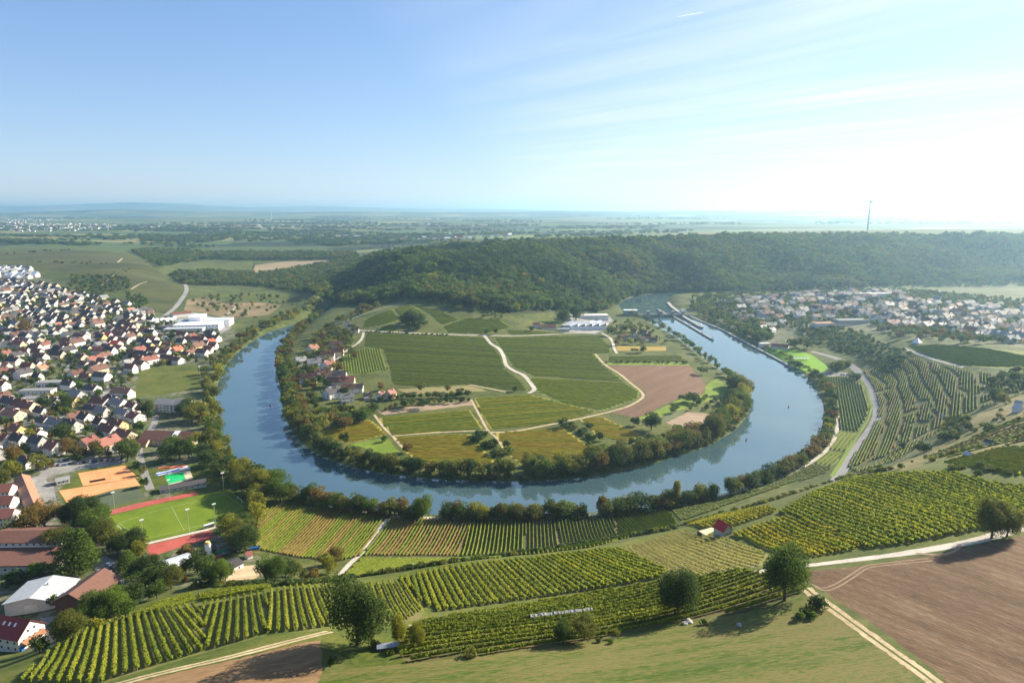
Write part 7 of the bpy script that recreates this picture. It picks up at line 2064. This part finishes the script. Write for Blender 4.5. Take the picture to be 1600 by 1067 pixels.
# everything else that grows: one woodland of instanced trees
var_col = bpy.data.collections.new("woodland_kinds")
VARS = {}
for sh, ks in (("broad", 3), ("spread", 2), ("tall", 1), ("conifer", 1), ("bush", 1)):
    for co in LEAF:
        for k in range(ks):
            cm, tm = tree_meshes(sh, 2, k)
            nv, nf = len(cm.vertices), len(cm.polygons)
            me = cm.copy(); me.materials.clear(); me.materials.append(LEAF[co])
            ob = bpy.data.objects.new("kind_%02d" % len(VARS), me)
            VARS[(sh, co, k)] = len(VARS)
            var_col.objects.link(ob)
rest = [t for t in rest if in_frame(t[0], t[1], t[7], 300)]
n = len(rest)
pos = np.array([(t[0], t[1], t[7] - .15) for t in rest], np.float32)
rs = np.random.RandomState(3)
kinds = np.array([VARS[(t[3], t[4], rs.randint({"broad": 3, "spread": 2}.get(t[3], 1)))] for t in rest], np.int32)
scl = np.array([(t[2] * t[5] * .95, t[2] * t[5] * .95, t[2]) for t in rest], np.float32)
rot = np.stack([np.zeros(n), np.zeros(n), rs.rand(n) * 6.283], 1).astype(np.float32)
me = bpy.data.meshes.new("woodland")
me.vertices.add(n); me.vertices.foreach_set("co", pos.ravel())
a = me.attributes.new("kind_index", 'INT', 'POINT'); a.data.foreach_set("value", kinds)
a = me.attributes.new("tree_scale", 'FLOAT_VECTOR', 'POINT'); a.data.foreach_set("vector", scl.ravel())
a = me.attributes.new("tree_turn", 'FLOAT_VECTOR', 'POINT'); a.data.foreach_set("vector", rot.ravel())
wood = link(bpy.data.objects.new("woodland", me))
tag(wood, "mixed green and autumn brown woodland covering the ridge and the far gardens", None, None, "stuff")
ng = bpy.data.node_groups.new("woodland", 'GeometryNodeTree')
ng.interface.new_socket("Geometry", in_out='INPUT', socket_type='NodeSocketGeometry')
ng.interface.new_socket("Geometry", in_out='OUTPUT', socket_type='NodeSocketGeometry')
gi, go = ng.nodes.new("NodeGroupInput"), ng.nodes.new("NodeGroupOutput")
ip = ng.nodes.new("GeometryNodeInstanceOnPoints")
ci = ng.nodes.new("GeometryNodeCollectionInfo")
ci.inputs["Collection"].default_value = var_col
ci.inputs["Separate Children"].default_value = True
ci.inputs["Reset Children"].default_value = True
def named(nm, ty):
    q = ng.nodes.new("GeometryNodeInputNamedAttribute"); q.data_type = ty; q.inputs["Name"].default_value = nm
    return next(o for o in q.outputs if o.enabled and o.name == "Attribute")
ng.links.new(gi.outputs[0], ip.inputs["Points"])
ng.links.new(ci.outputs[0], ip.inputs["Instance"])
ip.inputs["Pick Instance"].default_value = True
ng.links.new(named("kind_index", 'INT'), ip.inputs["Instance Index"])
er = ng.nodes.new("FunctionNodeEulerToRotation")
ng.links.new(named("tree_turn", 'FLOAT_VECTOR'), er.inputs[0])
ng.links.new(er.outputs[0], ip.inputs["Rotation"])
ng.links.new(named("tree_scale", 'FLOAT_VECTOR'), ip.inputs["Scale"])
ng.links.new(ip.outputs[0], go.inputs[0])
md = wood.modifiers.new("woodland", 'NODES'); md.node_group = ng
print("trees", len(TREES), "shrubs", len(SHRUBS), "woodland", n)
# ------------------------------------------------------------------ the air: one closed box of even haze round the whole country
def build_haze(density=1 / 14000.0, aniso=0.64):
    x0, x1, y0, y1, z0, z1 = -52000, 52000, -600, 36000, -1.2, 430
    v = [(x, y, z) for z in (z0, z1) for y in (y0, y1) for x in (x0, x1)]
    f = [(0, 2, 3, 1), (4, 5, 7, 6), (0, 1, 5, 4), (2, 6, 7, 3), (0, 4, 6, 2), (1, 3, 7, 5)]
    m = bpy.data.materials.new("haze_air"); m.use_nodes = True
    nt = m.node_tree; nt.nodes.clear()
    out = nt.nodes.new("ShaderNodeOutputMaterial")
    pv = nt.nodes.new("ShaderNodeVolumePrincipled")
    pv.inputs["Color"].default_value = (.46, .74, 1.0, 1)
    pv.inputs["Density"].default_value = density
    pv.inputs["Anisotropy"].default_value = aniso
    nt.links.new(pv.outputs[0], out.inputs["Volume"])
    me = mesh_from("haze", v, f, m)
    o = link(bpy.data.objects.new("haze", me))
    tag(o, "pale blue haze filling the air over the valley", None, None, "stuff")
build_haze()

vap = bpy.data.materials.new("vapour"); vap.use_nodes = True
vt = vap.node_tree; vt.nodes.clear()
vo_ = vt.nodes.new("ShaderNodeOutputMaterial"); vb = vt.nodes.new("ShaderNodeBsdfTranslucent"); vb.inputs[0].default_value = (.75, .78, .8, 1)
vt.links.new(vb.outputs[0], vo_.inputs[0])
# a short vapour trail high in the clear sky
d0, d1 = ray(1058, 19.5), ray(1100, 12.5)
k0, k1 = 9200.0 / d0[2], 9200.0 / d1[2]
p0, p1 = d0 * k0, d1 * k1
V, Fq = tube(p0, (p0 + p1) / 2, 5, 10, 8); V2, F2 = tube((p0 + p1) / 2, p1, 10, 3, 8)
V, Fq = join_parts([(V, Fq), (V2, F2)])
o = link(bpy.data.objects.new("vapour_trail", mesh_from("vapour_trail", V, Fq, vap, True)))
tag(o, "short white vapour trail high in the blue sky", "vapour trail")
